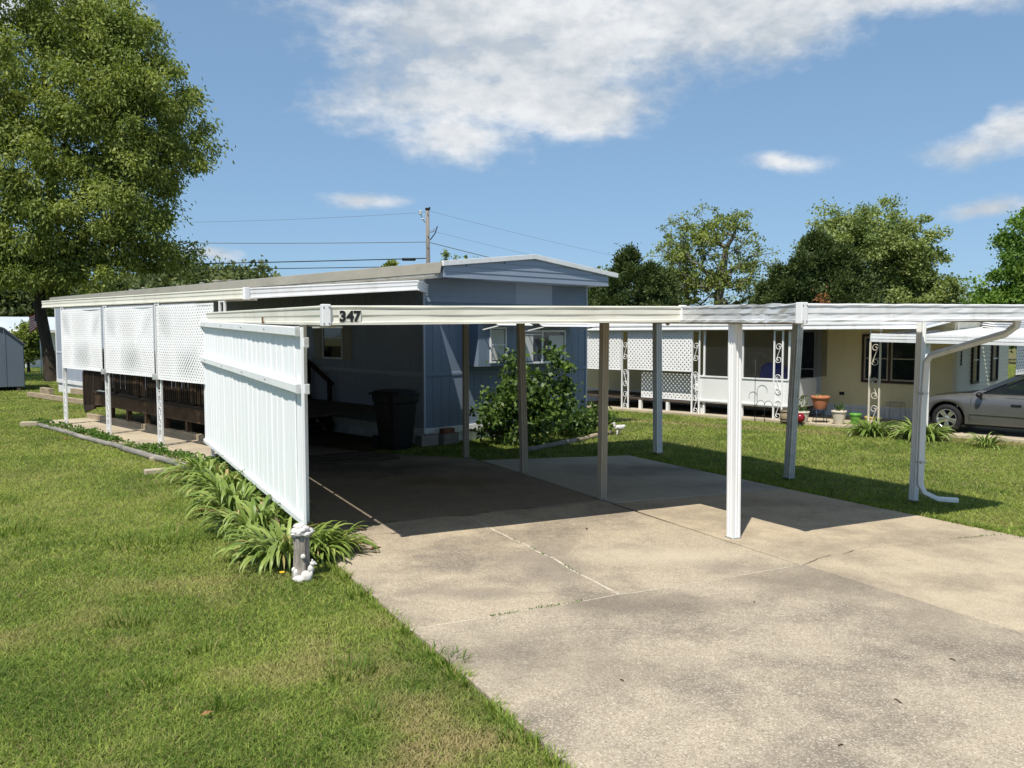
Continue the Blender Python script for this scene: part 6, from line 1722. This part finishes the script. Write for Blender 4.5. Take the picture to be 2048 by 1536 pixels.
def plants():
    L = ['strap-leaved plant spilling left of the screen\'s near end, behind the stump ornament', 'strap-leaved plant arching right over the concrete at the screen\'s near end',
         'second strap-leaved plant along the white screen, counted from the near end', 'third strap-leaved plant along the white screen, counted from the near end', 'fourth strap-leaved plant along the white screen, counted from the near end', 'farthest strap-leaved plant along the screen, by the log edging']
    strap_clump(1.54, 7.40, 230, 0.49, L[0], 1, spread=0.30)
    strap_clump(1.84, 7.36, 170, 0.42, L[1], 2, spread=0.20)
    strap_clump(1.50, 8.55, 180, 0.54, L[2], 3, spread=0.28)
    strap_clump(1.48, 9.75, 150, 0.54, L[3], 4, spread=0.26)
    strap_clump(1.50, 10.9, 130, 0.52, L[4], 5, spread=0.26)
    strap_clump(1.46, 12.1, 120, 0.54, L[5], 6, spread=0.28)
    w = lambda a, b: (a, b)
    strap_clump(7.25, 16.85, 190, 0.50, 'left of two strap-leaved plants by the neighbour\'s porch pots', 11, w, 0.25, True)
    strap_clump(7.95, 16.2, 220, 0.55, 'strap-leaved plant in front of the sedan\'s nose', 12, w, 0.28, True)
    strap_clump(8.55, 15.05, 55, 0.42, 'small strap-leaved plant at the edge of the sedan\'s slab', 13, w, 0.14, True)
    # bush in front of the home's gable end
    env = [(0.0, 0, 0.85, 0.80, 0.60, 0.62), (-0.25, 0, 1.15, 0.42, 0.42, 0.42), (0.45, 0, 1.30, 0.42, 0.42, 0.45), (0.52, 0, 0.75, 0.42, 0.5, 0.6), (-0.55, 0, 0.55, 0.45, 0.5, 0.45), (0.1, -0.2, 0.45, 0.8, 0.5, 0.38), (-0.22, 0.1, 1.58, 0.16, 0.16, 0.22), (0.55, 0.1, 1.62, 0.18, 0.16, 0.2), (0.72, 0.1, 1.25, 0.16, 0.2, 0.3)]
    bx, by = 0.26, 15.45
    make_tree('flowering_bush', (bx, by), 'leafy green bush in front of the blue home\'s bay window', env, 150, 30, 0.19, 0.095, 0.074, 'leaf_bush', 'bark_dark', 0.035, 0.5, 61, 0.35, 0.5, cat='bush', r_tip=0.006)
    env = [(0, 0, 0.30, 0.50, 0.38, 0.28), (0.35, 0.25, 0.36, 0.38, 0.3, 0.30), (-0.4, -0.1, 0.2, 0.3, 0.3, 0.2)]
    make_tree('low_shrub', (1.34, 16.9), 'low bright green shrub at the right corner of the blue home', env, 60, 34, 0.16, 0.10, 0.040, 'leaf_bush', 'bark_dark', 0.02, 0.25, 63, -0.2, 0.5, cat='shrub', r_tip=0.005)
    # weeds and clover on the strip between edging logs and patio
    r = np.random.default_rng(81); n = 5200
    a = r.uniform(-0.2, 9.3, n); b = -4.22+0.36*r.random(n); keep = fbm(a, b, 1.6, 7)+0.12*r.random(n) > 0.53; a, b = a[keep], b[keep]; n = len(a)
    x = HOME0[0]+b*math.cos(A_HOME)-a*math.sin(A_HOME); y = HOME0[1]+b*math.sin(A_HOME)+a*math.cos(A_HOME)
    hgt = r.uniform(0.0, 0.13, n)*fbm(a, b, 2.2, 17)*1.6
    C = np.stack([x, y, -SLOPE*y+hgt], -1); D = rand_unit(n, r); D[:, 2] = np.abs(D[:, 2])*0.6; D /= np.linalg.norm(D, axis=1, keepdims=True)
    o = link('weeds', leaves_mesh('weeds', C, D, r.uniform(0.03, 0.07, n), r.uniform(0.02, 0.05, n), r.random(n), 'weed_leaf', r))
    tag(o, 'low weeds between the edging logs and the patio slab', 'weeds', kind='stuff')
    # moss and weeds rooted in the driveway joints
    cr, lj, rj, bj = JOINTS; pts = []
    for line, m, lo, hi in ((lj, 150, 0.12, 0.42), (bj, 200, 0.0, 0.9), (cr, 60, 0.1, 0.7), (rj, 60, 0.75, 1.0)):
        for _ in range(m):
            c = rng.choice((0.17, 0.26, 0.31, 0.52, 0.63, 0.8)); t = min(max(lo+(hi-lo)*c+rng.gauss(0, 0.018), 0), 0.999)*(len(line)-1); i = int(t); f = t-i
            p = Vector(line[i]).lerp(Vector(line[min(i+1, len(line)-1)]), f); q = car2w(p.x+rng.gauss(0, 0.005), p.y+rng.gauss(0, 0.006)); pts.append((q[0], q[1], gz(q[1])+rng.uniform(-0.008, 0.012)))
    C = np.array(pts); n = len(C); D = rand_unit(n, r); D[:, 2] = np.abs(D[:, 2]); D /= np.linalg.norm(D, axis=1, keepdims=True)
    o = link('joint_weeds', leaves_mesh('joint_weeds', C, D, r.uniform(0.01, 0.03, n), r.uniform(0.005, 0.012, n), r.random(n), 'weed_leaf', r))
    tag(o, 'tiny weeds growing in the driveway joints', 'weeds', kind='stuff')
    # pale stones along the patio strip
    sv = MB()
    for k in range(260):
        aa = rng.uniform(-0.3, 9.2); bb = rng.uniform(-4.16, -3.9); px, py = home2w(bb, aa); s = rng.uniform(0.012, 0.035)
        sv.blob((px, py, gz(py)-0.01), (s, s*rng.uniform(0.6, 1), s*0.5), k, 0.1, 6, 4)
    o = sv.build('gravel', 'concrete_tan', None); tag(o, 'pale pebbles strewn along the patio edge', 'gravel', kind='stuff')
plants()

# ------------------------------------------------------------------ edging logs, timbers, bits on the ground
def edging():
    def log(a, b, r0, mat, label, group, frame=home2w, lift=0.3):
        (x0, y0), (x1, y1) = frame(*a), frame(*b); n = 9; rr = random.Random(int(a[1]*97+b[1]*31)); pts = []; rs = []
        for i in range(n+1):
            t = i/n; x, y = x0+(x1-x0)*t, y0+(y1-y0)*t
            pts.append((x+rr.uniform(-.008, .008), y+rr.uniform(-.008, .008), gz(y)+r0*lift+rr.uniform(-.006, .006))); rs.append(r0*rr.uniform(0.92, 1.06))
        o = MB().tube(pts, rs, 10).build('edging_log', mat, None, 0, True)
        return tag(o, label, 'log', group)
    g = 'edging logs beside the patio'
    log((-4.18, 8.6), (-4.22, 5.9), 0.045, 'grey_wood', 'weathered edging log farthest along the patio, by the corner post', g)
    log((-4.27, 5.85), (-4.28, 3.1), 0.047, 'grey_wood', 'middle weathered edging log beside the patio strip', g)
    log((-4.32, 3.05), (-4.40, 0.0), 0.050, 'grey_wood', 'nearest weathered edging log, ending at the strap-leaved plants', g)
    log((0.55, -2.1), (2.2, -1.75), 0.047, 'grey_wood', 'thin grey log bordering the bed under the bush', 'logs bordering the bush bed')
    log((2.25, -1.73), (3.75, -1.35), 0.050, 'tan_wood', 'pale log bordering the bed near the goose ornament', 'logs bordering the bush bed')
    def timber(p, q, w, h, mat, label, frame=lambda a, b: (a, b)):
        (x0, y0), (x1, y1) = frame(*p), frame(*q)
        o = MB().bar((x0, y0, gz(y0)+h*0.4), (x1, y1, gz(y1)+h*0.4), w, h).build('landscape_timber', mat, None, 0.008)
        tag(o, label, 'timber', 'timbers at the far end of the home')
    timber((-16.5, 28.6), (-12.6, 24.75), 0.13, 0.15, 'tan_wood', 'long landscape timber in front of the home\'s far skirting')
    timber((-16.6, 29.6), (-15.9, 28.9), 0.16, 0.26, 'tan_wood', 'short thick timber at the far corner bed')
    timber((-15.7, 29.9), (-14.9, 29.2), 0.12, 0.2, 'tan_wood', 'pale timber lying against the far skirting')
    def chunk(x, y, sx, sy, sz, mat, name, label, cat, rot=0.3):
        o = MB().box(-sx, sx, -sy, sy, -0.04, sz).build(name, mat, None, 0.012, False, (x, y, gz(y)), (0, 0, rot)); tag(o, label, cat)
    chunk(-10.75, 18.75, 0.24, 0.09, 0.075, 'concrete_tan', 'concrete_chunk', 'flat broken concrete piece in the grass beyond the edging logs', 'concrete')
    chunk(-5.15, 12.05, 0.16, 0.06, 0.04, 'concrete_tan', 'stepping_piece', 'flat pale stone in the grass beside the nearest edging log', 'stone', 0.6)
    chunk(-5.7, 13.35, 0.10, 0.04, 0.03, 'concrete_tan', 'stone_chip', 'small pale stone chip in the grass by the edging logs', 'stone', 0.4)
    # dead leaf and twigs
    def dead(name, x, y, s, mat, label, cat):
        z = gz(y)+0.004
        o = MB().add([(-s, -s*0.3, 0), (0, -s*0.5, s*0.35), (s, 0, 0.0), (0, s*0.5, s*0.25), (-s*0.2, 0, 0.002)], [(0, 1, 4), (1, 2, 4), (2, 3, 4), (3, 0, 4)]).build(name, mat, None, 0, False, (x, y, z), (0, 0, rng.uniform(0, 6)))
        tag(o, label, cat)
    dead('fallen_leaf', -8.6, 16.1, 0.10, 'dead_leaf', 'tan fallen leaf on the lawn left of the edging logs', 'leaf')
    dead('fallen_leaf', -1.25, 7.55, 0.07, 'dead_leaf', 'brown fallen leaf on concrete beside the strap-leaved plant', 'leaf')
    dead('fallen_leaf', 0.75, 8.35, 0.03, 'twig', 'dark fallen leaf on sunlit concrete before the shadow edge', 'leaf')
    dead('fallen_leaf', -1.55, 4.15, 0.035, 'dead_leaf', 'russet fallen leaf in the foreground grass', 'leaf')
    g = 'twigs on the near slab'
    for x, y, s, lab in ((0.62, 4.55, 0.030, 'leftmost dark twig on the near driveway slab'), (2.62, 4.85, 0.034, 'rightmost dark twig on the near driveway slab'), (1.55, 3.82, 0.030, 'dark twig nearest the bottom edge on the near slab'),
                         (1.75, 5.95, 0.036, 'dark twig just in front of the joint across the driveway'), (2.02, 4.32, 0.055, 'longest dark twig on the near driveway slab')):
        a = rng.uniform(0, 6.28)
        o = MB().tube([(x, y, gz(y)+0.008), (x+s*math.cos(a)*0.5, y+s*math.sin(a)*0.5, gz(y)+0.012), (x+s*math.cos(a), y+s*math.sin(a), gz(y)+0.007)], 0.0032, 5).build('twig', 'twig', None)
        tag(o, lab, 'twig', g)
edging()

# ------------------------------------------------------------------ things in the carport
def clutter():
    # wheeled rubbish bin
    x, y = -2.05, 14.75
    c = thing('trash_can', (x, y, gz(y)), A_CAR+0.2, 'black wheeled trash can standing at the back of the carport', 'trash can')
    mb = MB(); lv = [(0.00, 0.22, 0.24), (0.05, 0.235, 0.255), (0.80, 0.31, 0.34), (0.82, 0.335, 0.365), (0.94, 0.345, 0.375)]
    vs, fs = [], []; k = 16
    for z, a, b in lv:
        for i in range(k):
            t = 2*math.pi*(i+0.5)/k; cx, sy = math.cos(t), math.sin(t); e = 0.45
            vs.append((a*math.copysign(abs(cx)**e, cx), b*math.copysign(abs(sy)**e, sy), z))
    for j in range(len(lv)-1):
        for i in range(k): fs.append((j*k+i, j*k+(i+1) % k, (j+1)*k+(i+1) % k, (j+1)*k+i))
    fs.append(tuple(range(k-1, -1, -1))); fs.append(tuple((len(lv)-1)*k+i for i in range(k)))
    mb.add(vs, fs).build('bin', 'dark_plastic', c)
    ld = MB(); vs = []; lv2 = [(0.942, 0.365, 0.395), (0.965, 0.37, 0.40), (1.01, 0.30, 0.33), (1.035, 0.18, 0.2)]
    for z, a, b in lv2:
        for i in range(k):
            t = 2*math.pi*(i+0.5)/k; cx, sy = math.cos(t), math.sin(t); e = 0.45
            vs.append((a*math.copysign(abs(cx)**e, cx), b*math.copysign(abs(sy)**e, sy), z))
    fs = [(j*k+i, j*k+(i+1) % k, (j+1)*k+(i+1) % k, (j+1)*k+i) for j in range(3) for i in range(k)]+[tuple(range(k-1, -1, -1)), tuple(3*k+i for i in range(k))]
    ld.add(vs, fs).build('lid', 'dark_plastic', c)
    MB().tube([(-0.3, 0.42, 0.95), (0.3, 0.42, 0.95)], 0.018, 8).build('handle', 'dark_plastic', c, 0, True)
    for s in (-1, 1): MB().lathe([(0.02, -0.03), (0.11, -0.03), (0.11, 0.03), (0.02, 0.03)], 18).build('wheel', 'black_rubber', c, 0, False, (s*0.27, 0.24, 0.11), (0, math.pi/2, 0))
    # wooden steps up to the home's side door, in deep shade
    sx, sy = home2w(-1.25, 3.9)
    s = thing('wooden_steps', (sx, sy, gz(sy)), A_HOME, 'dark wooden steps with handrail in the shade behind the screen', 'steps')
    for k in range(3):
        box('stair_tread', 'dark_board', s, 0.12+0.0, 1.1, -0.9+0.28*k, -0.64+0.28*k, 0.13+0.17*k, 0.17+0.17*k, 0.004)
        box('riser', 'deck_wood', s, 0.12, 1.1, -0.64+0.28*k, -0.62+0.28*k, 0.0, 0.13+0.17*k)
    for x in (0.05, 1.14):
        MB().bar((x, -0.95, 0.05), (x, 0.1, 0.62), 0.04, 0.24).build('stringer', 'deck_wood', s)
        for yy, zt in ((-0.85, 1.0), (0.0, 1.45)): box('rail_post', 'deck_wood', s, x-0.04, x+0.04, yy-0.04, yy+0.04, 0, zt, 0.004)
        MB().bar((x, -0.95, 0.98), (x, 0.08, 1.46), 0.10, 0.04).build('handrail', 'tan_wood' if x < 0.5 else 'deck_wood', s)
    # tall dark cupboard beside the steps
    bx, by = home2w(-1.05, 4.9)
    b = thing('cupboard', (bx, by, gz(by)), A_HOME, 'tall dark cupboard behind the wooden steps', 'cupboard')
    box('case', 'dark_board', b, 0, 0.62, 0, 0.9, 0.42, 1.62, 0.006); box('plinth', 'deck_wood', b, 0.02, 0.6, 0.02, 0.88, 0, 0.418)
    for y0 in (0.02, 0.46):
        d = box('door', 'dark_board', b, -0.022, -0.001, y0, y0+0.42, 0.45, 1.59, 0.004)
        MB().blob((-0.035, y0+(0.38 if y0 < 0.2 else 0.04), 1.0), (0.015, 0.015, 0.02)).build('knob', 'steel', d, 0, True)
    # loose boards lying flat
    for k, (v, u, L, w, rz) in enumerate([(3.3, 13.1, 2.3, 0.20, 0.05), (3.4, 12.75, 2.1, 0.18, 0.02), (3.15, 13.4, 2.0, 0.19, 0.09)]):
        x, y = car2w(v, u)
        o = MB().box(-L/2, L/2, -w/2, w/2, 0, 0.035).build('loose_board', 'dark_board', None, 0.004, False, (x, y, gz(y)+0.002), (0, 0, A_CAR+rz))
        tag(o, ['middle of three dark boards lying flat on the carport floor', 'nearest of three dark boards lying flat on the carport floor', 'farthest of three dark boards lying flat on the carport floor'][k], 'board', 'dark boards on the carport floor')
    # blocks by the home's corner
    for k, (hx, hy, z, lab) in enumerate([(-0.18, -0.30, 0, 'left grey concrete block at the blue home\'s near corner'), (0.28, -0.34, 0, 'right grey concrete block at the blue home\'s near corner')]):
        x, y = home2w(hx, hy); c = MB(); L, w, h = 0.38, 0.19, 0.19
        c.box(-L/2, L/2, -w/2, -w/2+0.03, 0, h); c.box(-L/2, L/2, w/2-0.03, w/2, 0, h)
        for q in (-L/2, -0.015, L/2-0.03): c.box(q, q+0.03, -w/2+0.0301, w/2-0.0301, 0, h)
        o = c.build('concrete_block', 'cinder', None, 0, False, (x, y, gz(y)), (0, 0, A_HOME+0.1*k)); tag(o, lab, 'block')
    x, y = home2w(0.26, -0.34)
    o = MB().box(-0.13, 0.13, -0.07, 0.07, 0, 0.09).build('brick', 'brick_red', None, 0.005, False, (x, y, gz(y)+0.192), (0, 0, A_HOME)); tag(o, 'red-brown brick on the right concrete block', 'brick')
clutter()

# ------------------------------------------------------------------ garden ornaments
def ornaments():
    x, y = -1.70, 6.68
    t = thing('stump_ornament', (x, y, gz(y)-0.035), 0.25, 'weathered white stump ornament with small animals in the grass before the plants', 'ornament')
    n = 44; vs = []; fs = []; rr = random.Random(3); lv = [(0, 0.082), (0.03, 0.074), (0.10, 0.064), (0.22, 0.060), (0.33, 0.062), (0.375, 0.060)]
    jit = [[rr.uniform(-0.006, 0.006) for _ in range(n)] for _ in lv]; rid = [0.0055*math.sin(k*2.3)+0.003*math.sin(k*1.1) for k in range(n)]
    for j, (z, r_) in enumerate(lv):
        for k in range(n):
            a = 2*math.pi*k/n; q = r_+rid[k]+jit[j][k]*0.6; vs.append((q*math.cos(a), q*math.sin(a), z))
    for j in range(len(lv)-1):
        for k in range(n): fs.append((j*n+k, j*n+(k+1) % n, (j+1)*n+(k+1) % n, (j+1)*n+k))
    fs.append(tuple(range(n-1, -1, -1))); fs.append(tuple((len(lv)-1)*n+k for k in range(n)))
    MB().add(vs, fs).build('stump', 'statue_bark', t, 0, True)
    c = MB()
    c.blob((0, 0, 0.395), (0.080, 0.080, 0.036), 5, 0.26, 22, 12)
    for k in range(7):
        a = 2*math.pi*k/7; c.blob((0.055*math.cos(a), 0.055*math.sin(a), 0.382+0.008*math.sin(3*a)), (0.030, 0.038, 0.022), k, 0.30, 14, 10)
    c.blob((-0.008, 0, 0.432), (0.052, 0.048, 0.034), 21, 0.12); c.blob((0.035, -0.03, 0.425), (0.03, 0.026, 0.022), 23, 0.1)
    c.build('sleeping_animal', 'statue_white', t, 0, True)
    MB().blob((0.012, -0.067, 0.205), (0.020, 0.014, 0.020), 2, 0.1).build('knot', 'statue_white', t, 0, True)
    s = MB()
    s.blob((0.035, -0.085, 0.045), (0.045, 0.036, 0.05), 7, 0.08); s.blob((0.072, -0.085, 0.105), (0.026, 0.022, 0.036), 8, 0.06)
    s.blob((0.088, -0.088, 0.150), (0.024, 0.020, 0.022), 9, 0.05); s.blob((0.108, -0.090, 0.146), (0.012, 0.011, 0.010), 10); s.blob((0.082, -0.078, 0.174), (0.006, 0.005, 0.011), 11); s.blob((0.086, -0.098, 0.174), (0.006, 0.005, 0.011), 12)
    s.blob((-0.02, -0.09, 0.03), (0.05, 0.034, 0.03), 13, 0.1); s.blob((0.075, -0.10, 0.07), (0.012, 0.01, 0.025), 14); s.blob((-0.045, -0.07, 0.065), (0.022, 0.022, 0.045), 16, 0.1)
    s.build('squirrel', 'statue_white', t, 0, True)
    MB().blob((-0.062, -0.03, 0.09), (0.018, 0.02, 0.024), 4, 0.1).build('knot', 'statue_white', t, 0, True)
    # yellow flower beside it
    f = thing('yellow_flower', (-1.87, 6.72, gz(6.72)-0.03), 0, 'small yellow flower in the grass left of the stump ornament', 'flower')
    MB().tube([(0, 0, 0), (0.005, 0, 0.04)], 0.003, 5).build('stem', 'weed_leaf', f)
    for k in range(6):
        a = k*1.047; MB().blob((0.014*math.cos(a), 0.014*math.sin(a), 0.045), (0.012, 0.008, 0.004), 0, 0, 8, 5, Matrix.Rotation(a, 3, 'Z')).build('petal', 'yellow_petal', f, 0, True)
    # goose ornament on the lawn by the bush
    x, y = 2.17, 16.95
    g = thing('goose_ornament', (x, y, gz(y)-0.03), 0.2, 'small white goose ornament on the lawn right of the bush', 'ornament')
    b = MB().blob((0, 0, 0.155), (0.105, 0.055, 0.058), 3, 0.05); b.blob((0.09, 0, 0.185), (0.055, 0.03, 0.03), 4, 0.05)
    b.tube([(-0.07, 0, 0.17), (-0.105, 0, 0.205), (-0.095, 0, 0.235)], [0.035, 0.022, 0.02], 8)
    b.blob((-0.105, 0, 0.245), (0.032, 0.022, 0.022), 5); b.build('body', 'statue_white', g, 0, True)
    MB().blob((-0.14, 0, 0.24), (0.020, 0.010, 0.008)).build('beak', 'statue_white', g, 0, True)
    for s_ in (-1, 1):
        MB().tube([(-0.01+0.03*s_, 0.02*s_, 0.11), (-0.015+0.03*s_, 0.02*s_, 0.03), (-0.02+0.03*s_, 0.02*s_, 0.0)], [0.016, 0.012, 0.02], 7).build('leg', 'statue_white', g, 0, True)
        MB().blob((0.02, 0.05*s_, 0.165), (0.085, 0.016, 0.038), 6, 0.05).build('wing', 'statue_white', g, 0, True)
ornaments()

# ------------------------------------------------------------------ pots and hooks at the neighbour's porch
def pot(x, y, r0, r1, h, mat, label, cat='flower pot', z=None, rim=0.02, plant=None, seed=0, group='flower pots before the porch'):
    t = thing('flower_pot', (x, y, gz(y)+0.03 if z is None else z), 0, label, cat, group)
    MB().lathe([(0, 0.002), (r0*0.96, 0), (r0, 0.01), (r1*0.93, h-rim*2), (r1*0.93, h*0.99), (r1*0.86, h*0.99), (r1*0.84, h*0.86), (0, h*0.86)], 24, cap=False).build('pot', mat, t, 0, True)
    MB().lathe([(r1*0.932, h-rim*2.2), (r1, h-rim*2), (r1, h), (r1*0.88, h+0.003), (r1*0.87, h-rim)], 24, cap=False).build('rim', mat, t, 0, True)
    MB().lathe([(0, h*0.885), (r1*0.85, h*0.88)], 20, cap=False).build('soil', 'potting_soil', t)
    if plant:
        r = np.random.default_rng(seed); n = plant[0]; a = r.uniform(0, 6.283, n); d = r1*0.6*np.sqrt(r.random(n)); hh = plant[1]*r.random(n)
        C = np.stack([d*np.cos(a)*(1+hh), d*np.sin(a)*(1+hh), h+hh], -1); D = np.stack([np.cos(a)*0.5, np.sin(a)*0.5, r.uniform(0.2, 1.2, n)], -1); D /= np.linalg.norm(D, axis=1, keepdims=True)
        link('plant', leaves_mesh('plant', C, D, plant[2]*r.uniform(0.6, 1.3, n), plant[3]*r.uniform(0.6, 1.3, n), r.random(n), 'leaf_bush', r), t)
    return t

def pots():
    # stand with the terracotta pot
    x, y = 6.98, 18.95; g = gz(y)+0.03
    s = thing('plant_stand', (x, y, g), 0.3, 'dark blue iron stand carrying the terracotta pot', 'plant stand')
    ringp = [(0.15*math.cos(t), 0.15*math.sin(t), 0.30) for t in np.linspace(0, 6.283, 25)]
    MB().tube(ringp, 0.008, 6).build('ring', 'blue_iron', s, 0, True)
    MB().lathe([(0, 0.296), (0.145, 0.297), (0.145, 0.305), (0, 0.306)], 20, cap=False).build('seat', 'blue_iron', s)
    for k in range(4):
        a = 0.4+k*math.pi/2
        MB().tube([(0.14*math.cos(a), 0.14*math.sin(a), 0.30), (0.155*math.cos(a), 0.155*math.sin(a), 0.18), (0.175*math.cos(a), 0.175*math.sin(a), 0.0)], 0.008, 6).build('leg', 'blue_iron', s, 0, True)
    pot(x, y, 0.125, 0.205, 0.30, 'terracotta', 'wide terracotta pot on the dark blue stand', z=g+0.307, rim=0.03, plant=(16, 0.03, 0.06, 0.03), seed=1)
    pot(7.28, 18.62, 0.105, 0.165, 0.30, 'cream_pot', 'cream pot with spiky plant right of the blue stand', plant=(46, 0.14, 0.16, 0.022), seed=2)
    pot(7.62, 18.55, 0.085, 0.135, 0.24, 'green_pot', 'bright green empty pot between the cream and yellow pots')
    pot(7.93, 18.50, 0.10, 0.125, 0.18, 'yellow_pot', 'short yellow pot half hidden by the strap-leaved plant', plant=(14, 0.03, 0.05, 0.03), seed=3)
    pot(6.62, 19.05, 0.105, 0.15, 0.25, 'cream_pot', 'cream pot with upright plant left of the blue stand', plant=(90, 0.36, 0.07, 0.03), seed=4)
    t = thing('barrel_pot', (6.32, 19.25, gz(19.25)+0.03), 0, 'brown wooden barrel tub beside the porch corner post', 'tub')
    for k in range(14):
        a = 2*math.pi*k/14; ca, sa = math.cos(a), math.sin(a); w = 0.037
        v = []
        for z, r_ in ((0, 0.125), (0.13, 0.15), (0.26, 0.14)):
            for rr_, tt in ((r_, -w), (r_, w), (r_-0.015, w), (r_-0.015, -w)): v.append((rr_*ca-tt*sa, rr_*sa+tt*ca, z))
        f = [(3, 2, 1, 0), (8, 9, 10, 11)]+[(4*i+j, 4*i+(j+1) % 4, 4*i+4+(j+1) % 4, 4*i+4+j) for i in range(2) for j in range(4)]
        MB().add(v, f).build('stave', 'tan_wood', t)
    for z, r_ in ((0.05, 0.138), (0.21, 0.149)): MB().lathe([(r_, z), (r_+0.004, z), (r_+0.004, z+0.02), (r_, z+0.02)], 24, cap=False).build('hoop', 'dark_iron', t)
    MB().lathe([(0, 0.22), (0.13, 0.22)], 18, cap=False).build('soil', 'potting_soil', t)
    # gazing ball
    x, y = 6.45, 18.72
    t = thing('gazing_ball', (x, y, gz(y)), 0, 'dark red glass gazing ball in front of the cream pot', 'gazing ball')
    MB().blob((0, 0, 0.16), (0.11, 0.11, 0.11), 0, 0, 20, 14).build('ball', 'red_glass', t, 0, True)
    MB().lathe([(0.06, 0), (0.05, 0.03), (0.03, 0.06)], 14).build('base', 'dark_iron', t)
    # shepherd hook
    x, y = 5.72, 19.72
    t = thing('garden_hook', (x, y, gz(y)), A_HOME, 'thin iron shepherd hook in front of the low white panels', 'garden hook')
    MB().tube([(0, 0, -0.03), (0, 0, 1.45)], 0.007, 6).build('rod', 'dark_iron', t, 0, True)
    MB().tube([(0, -0.13*(1-math.cos(a)), 1.45+0.13*math.sin(a)) for a in np.linspace(0, 3.4, 16)], 0.006, 6).build('hook', 'dark_iron', t, 0, True)
    MB().tube([(0, 0.11*(1-math.cos(a)), 1.30+0.11*math.sin(a)) for a in np.linspace(0, 3.6, 16)], 0.006, 6).build('hook', 'dark_iron', t, 0, True)
    x, y = 5.92, 19.62
    t = thing('low_hook', (x, y, gz(y)), A_HOME, 'low curly iron hook beside the shepherd hook', 'garden hook')
    MB().tube([(0, 0, -0.03), (0, 0, 0.38)], 0.006, 6).build('rod', 'dark_iron', t, 0, True)
    for s in (1, -1): MB().tube([(0, s*0.10*(1-math.cos(a)), 0.38+0.10*math.sin(a)) for a in np.linspace(0, 2.8, 14)]+[(0, s*0.24, 0.33)], 0.006, 6).build('hook', 'dark_iron', t, 0, True)
    # wire stand by the wall
    x, y = nb2w(1.75, -2.05)
    t = thing('wire_stand', (x, y, gz(y)+0.03), A_HOME, 'grey wire plant stand against the yellow home\'s skirting', 'plant stand')
    for sx in (-0.12, 0.12):
        for sy in (-0.16, 0.16):
            MB().tube([(sx*1.25, sy*1.2, 0), (sx, sy, 0.42)], 0.006, 6).build('leg', 'steel', t, 0, True)
    for z in (0.42, 0.34):
        MB().tube([(-0.12, -0.16, z), (0.12, -0.16, z), (0.12, 0.16, z), (-0.12, 0.16, z), (-0.12, -0.16, z)], 0.006, 6).build('rim', 'steel', t)
    for k in range(7):
        yy = -0.14+k*0.047; MB().tube([(-0.12, yy, 0.42), (-0.12, yy+0.015, 0.38), (-0.12, yy, 0.34)], 0.004, 5).build('wire', 'steel', t)
    # covered barbecue on the porch
    x, y = nb2w(0.85, 0.55)
    t = thing('covered_grill', (x, y, 0.042), A_HOME, 'blue tarpaulin-covered grill behind the porch screen', 'grill')
    vs, fs = [], []; k = 18; lv = [(0.0, 0.30, 0.42), (0.35, 0.28, 0.40), (0.75, 0.27, 0.38), (0.95, 0.22, 0.33), (1.05, 0.08, 0.2)]
    rr = random.Random(6)
    for z, a, b in lv:
        for i in range(k):
            q = 2*math.pi*i/k; w = 1+0.07*math.sin(i*2.7+z*3)*(1 if z < 0.8 else 0.3); vs.append((a*w*math.cos(q), b*w*math.sin(q), z+rr.uniform(-.01, .01)*(z > 0)))
    for j in range(4):
        for i in range(k): fs.append((j*k+i, j*k+(i+1) % k, (j+1)*k+(i+1) % k, (j+1)*k+i))
    fs += [tuple(range(k-1, -1, -1)), tuple(4*k+i for i in range(k))]
    MB().add(vs, fs).build('cover', 'blue_tarp', t, 0, True)
    MB().bar((0, -0.3, 0.98), (0, 0.3, 0.98), 0.05, 0.02).build('handle', 'steel', t)
pots()
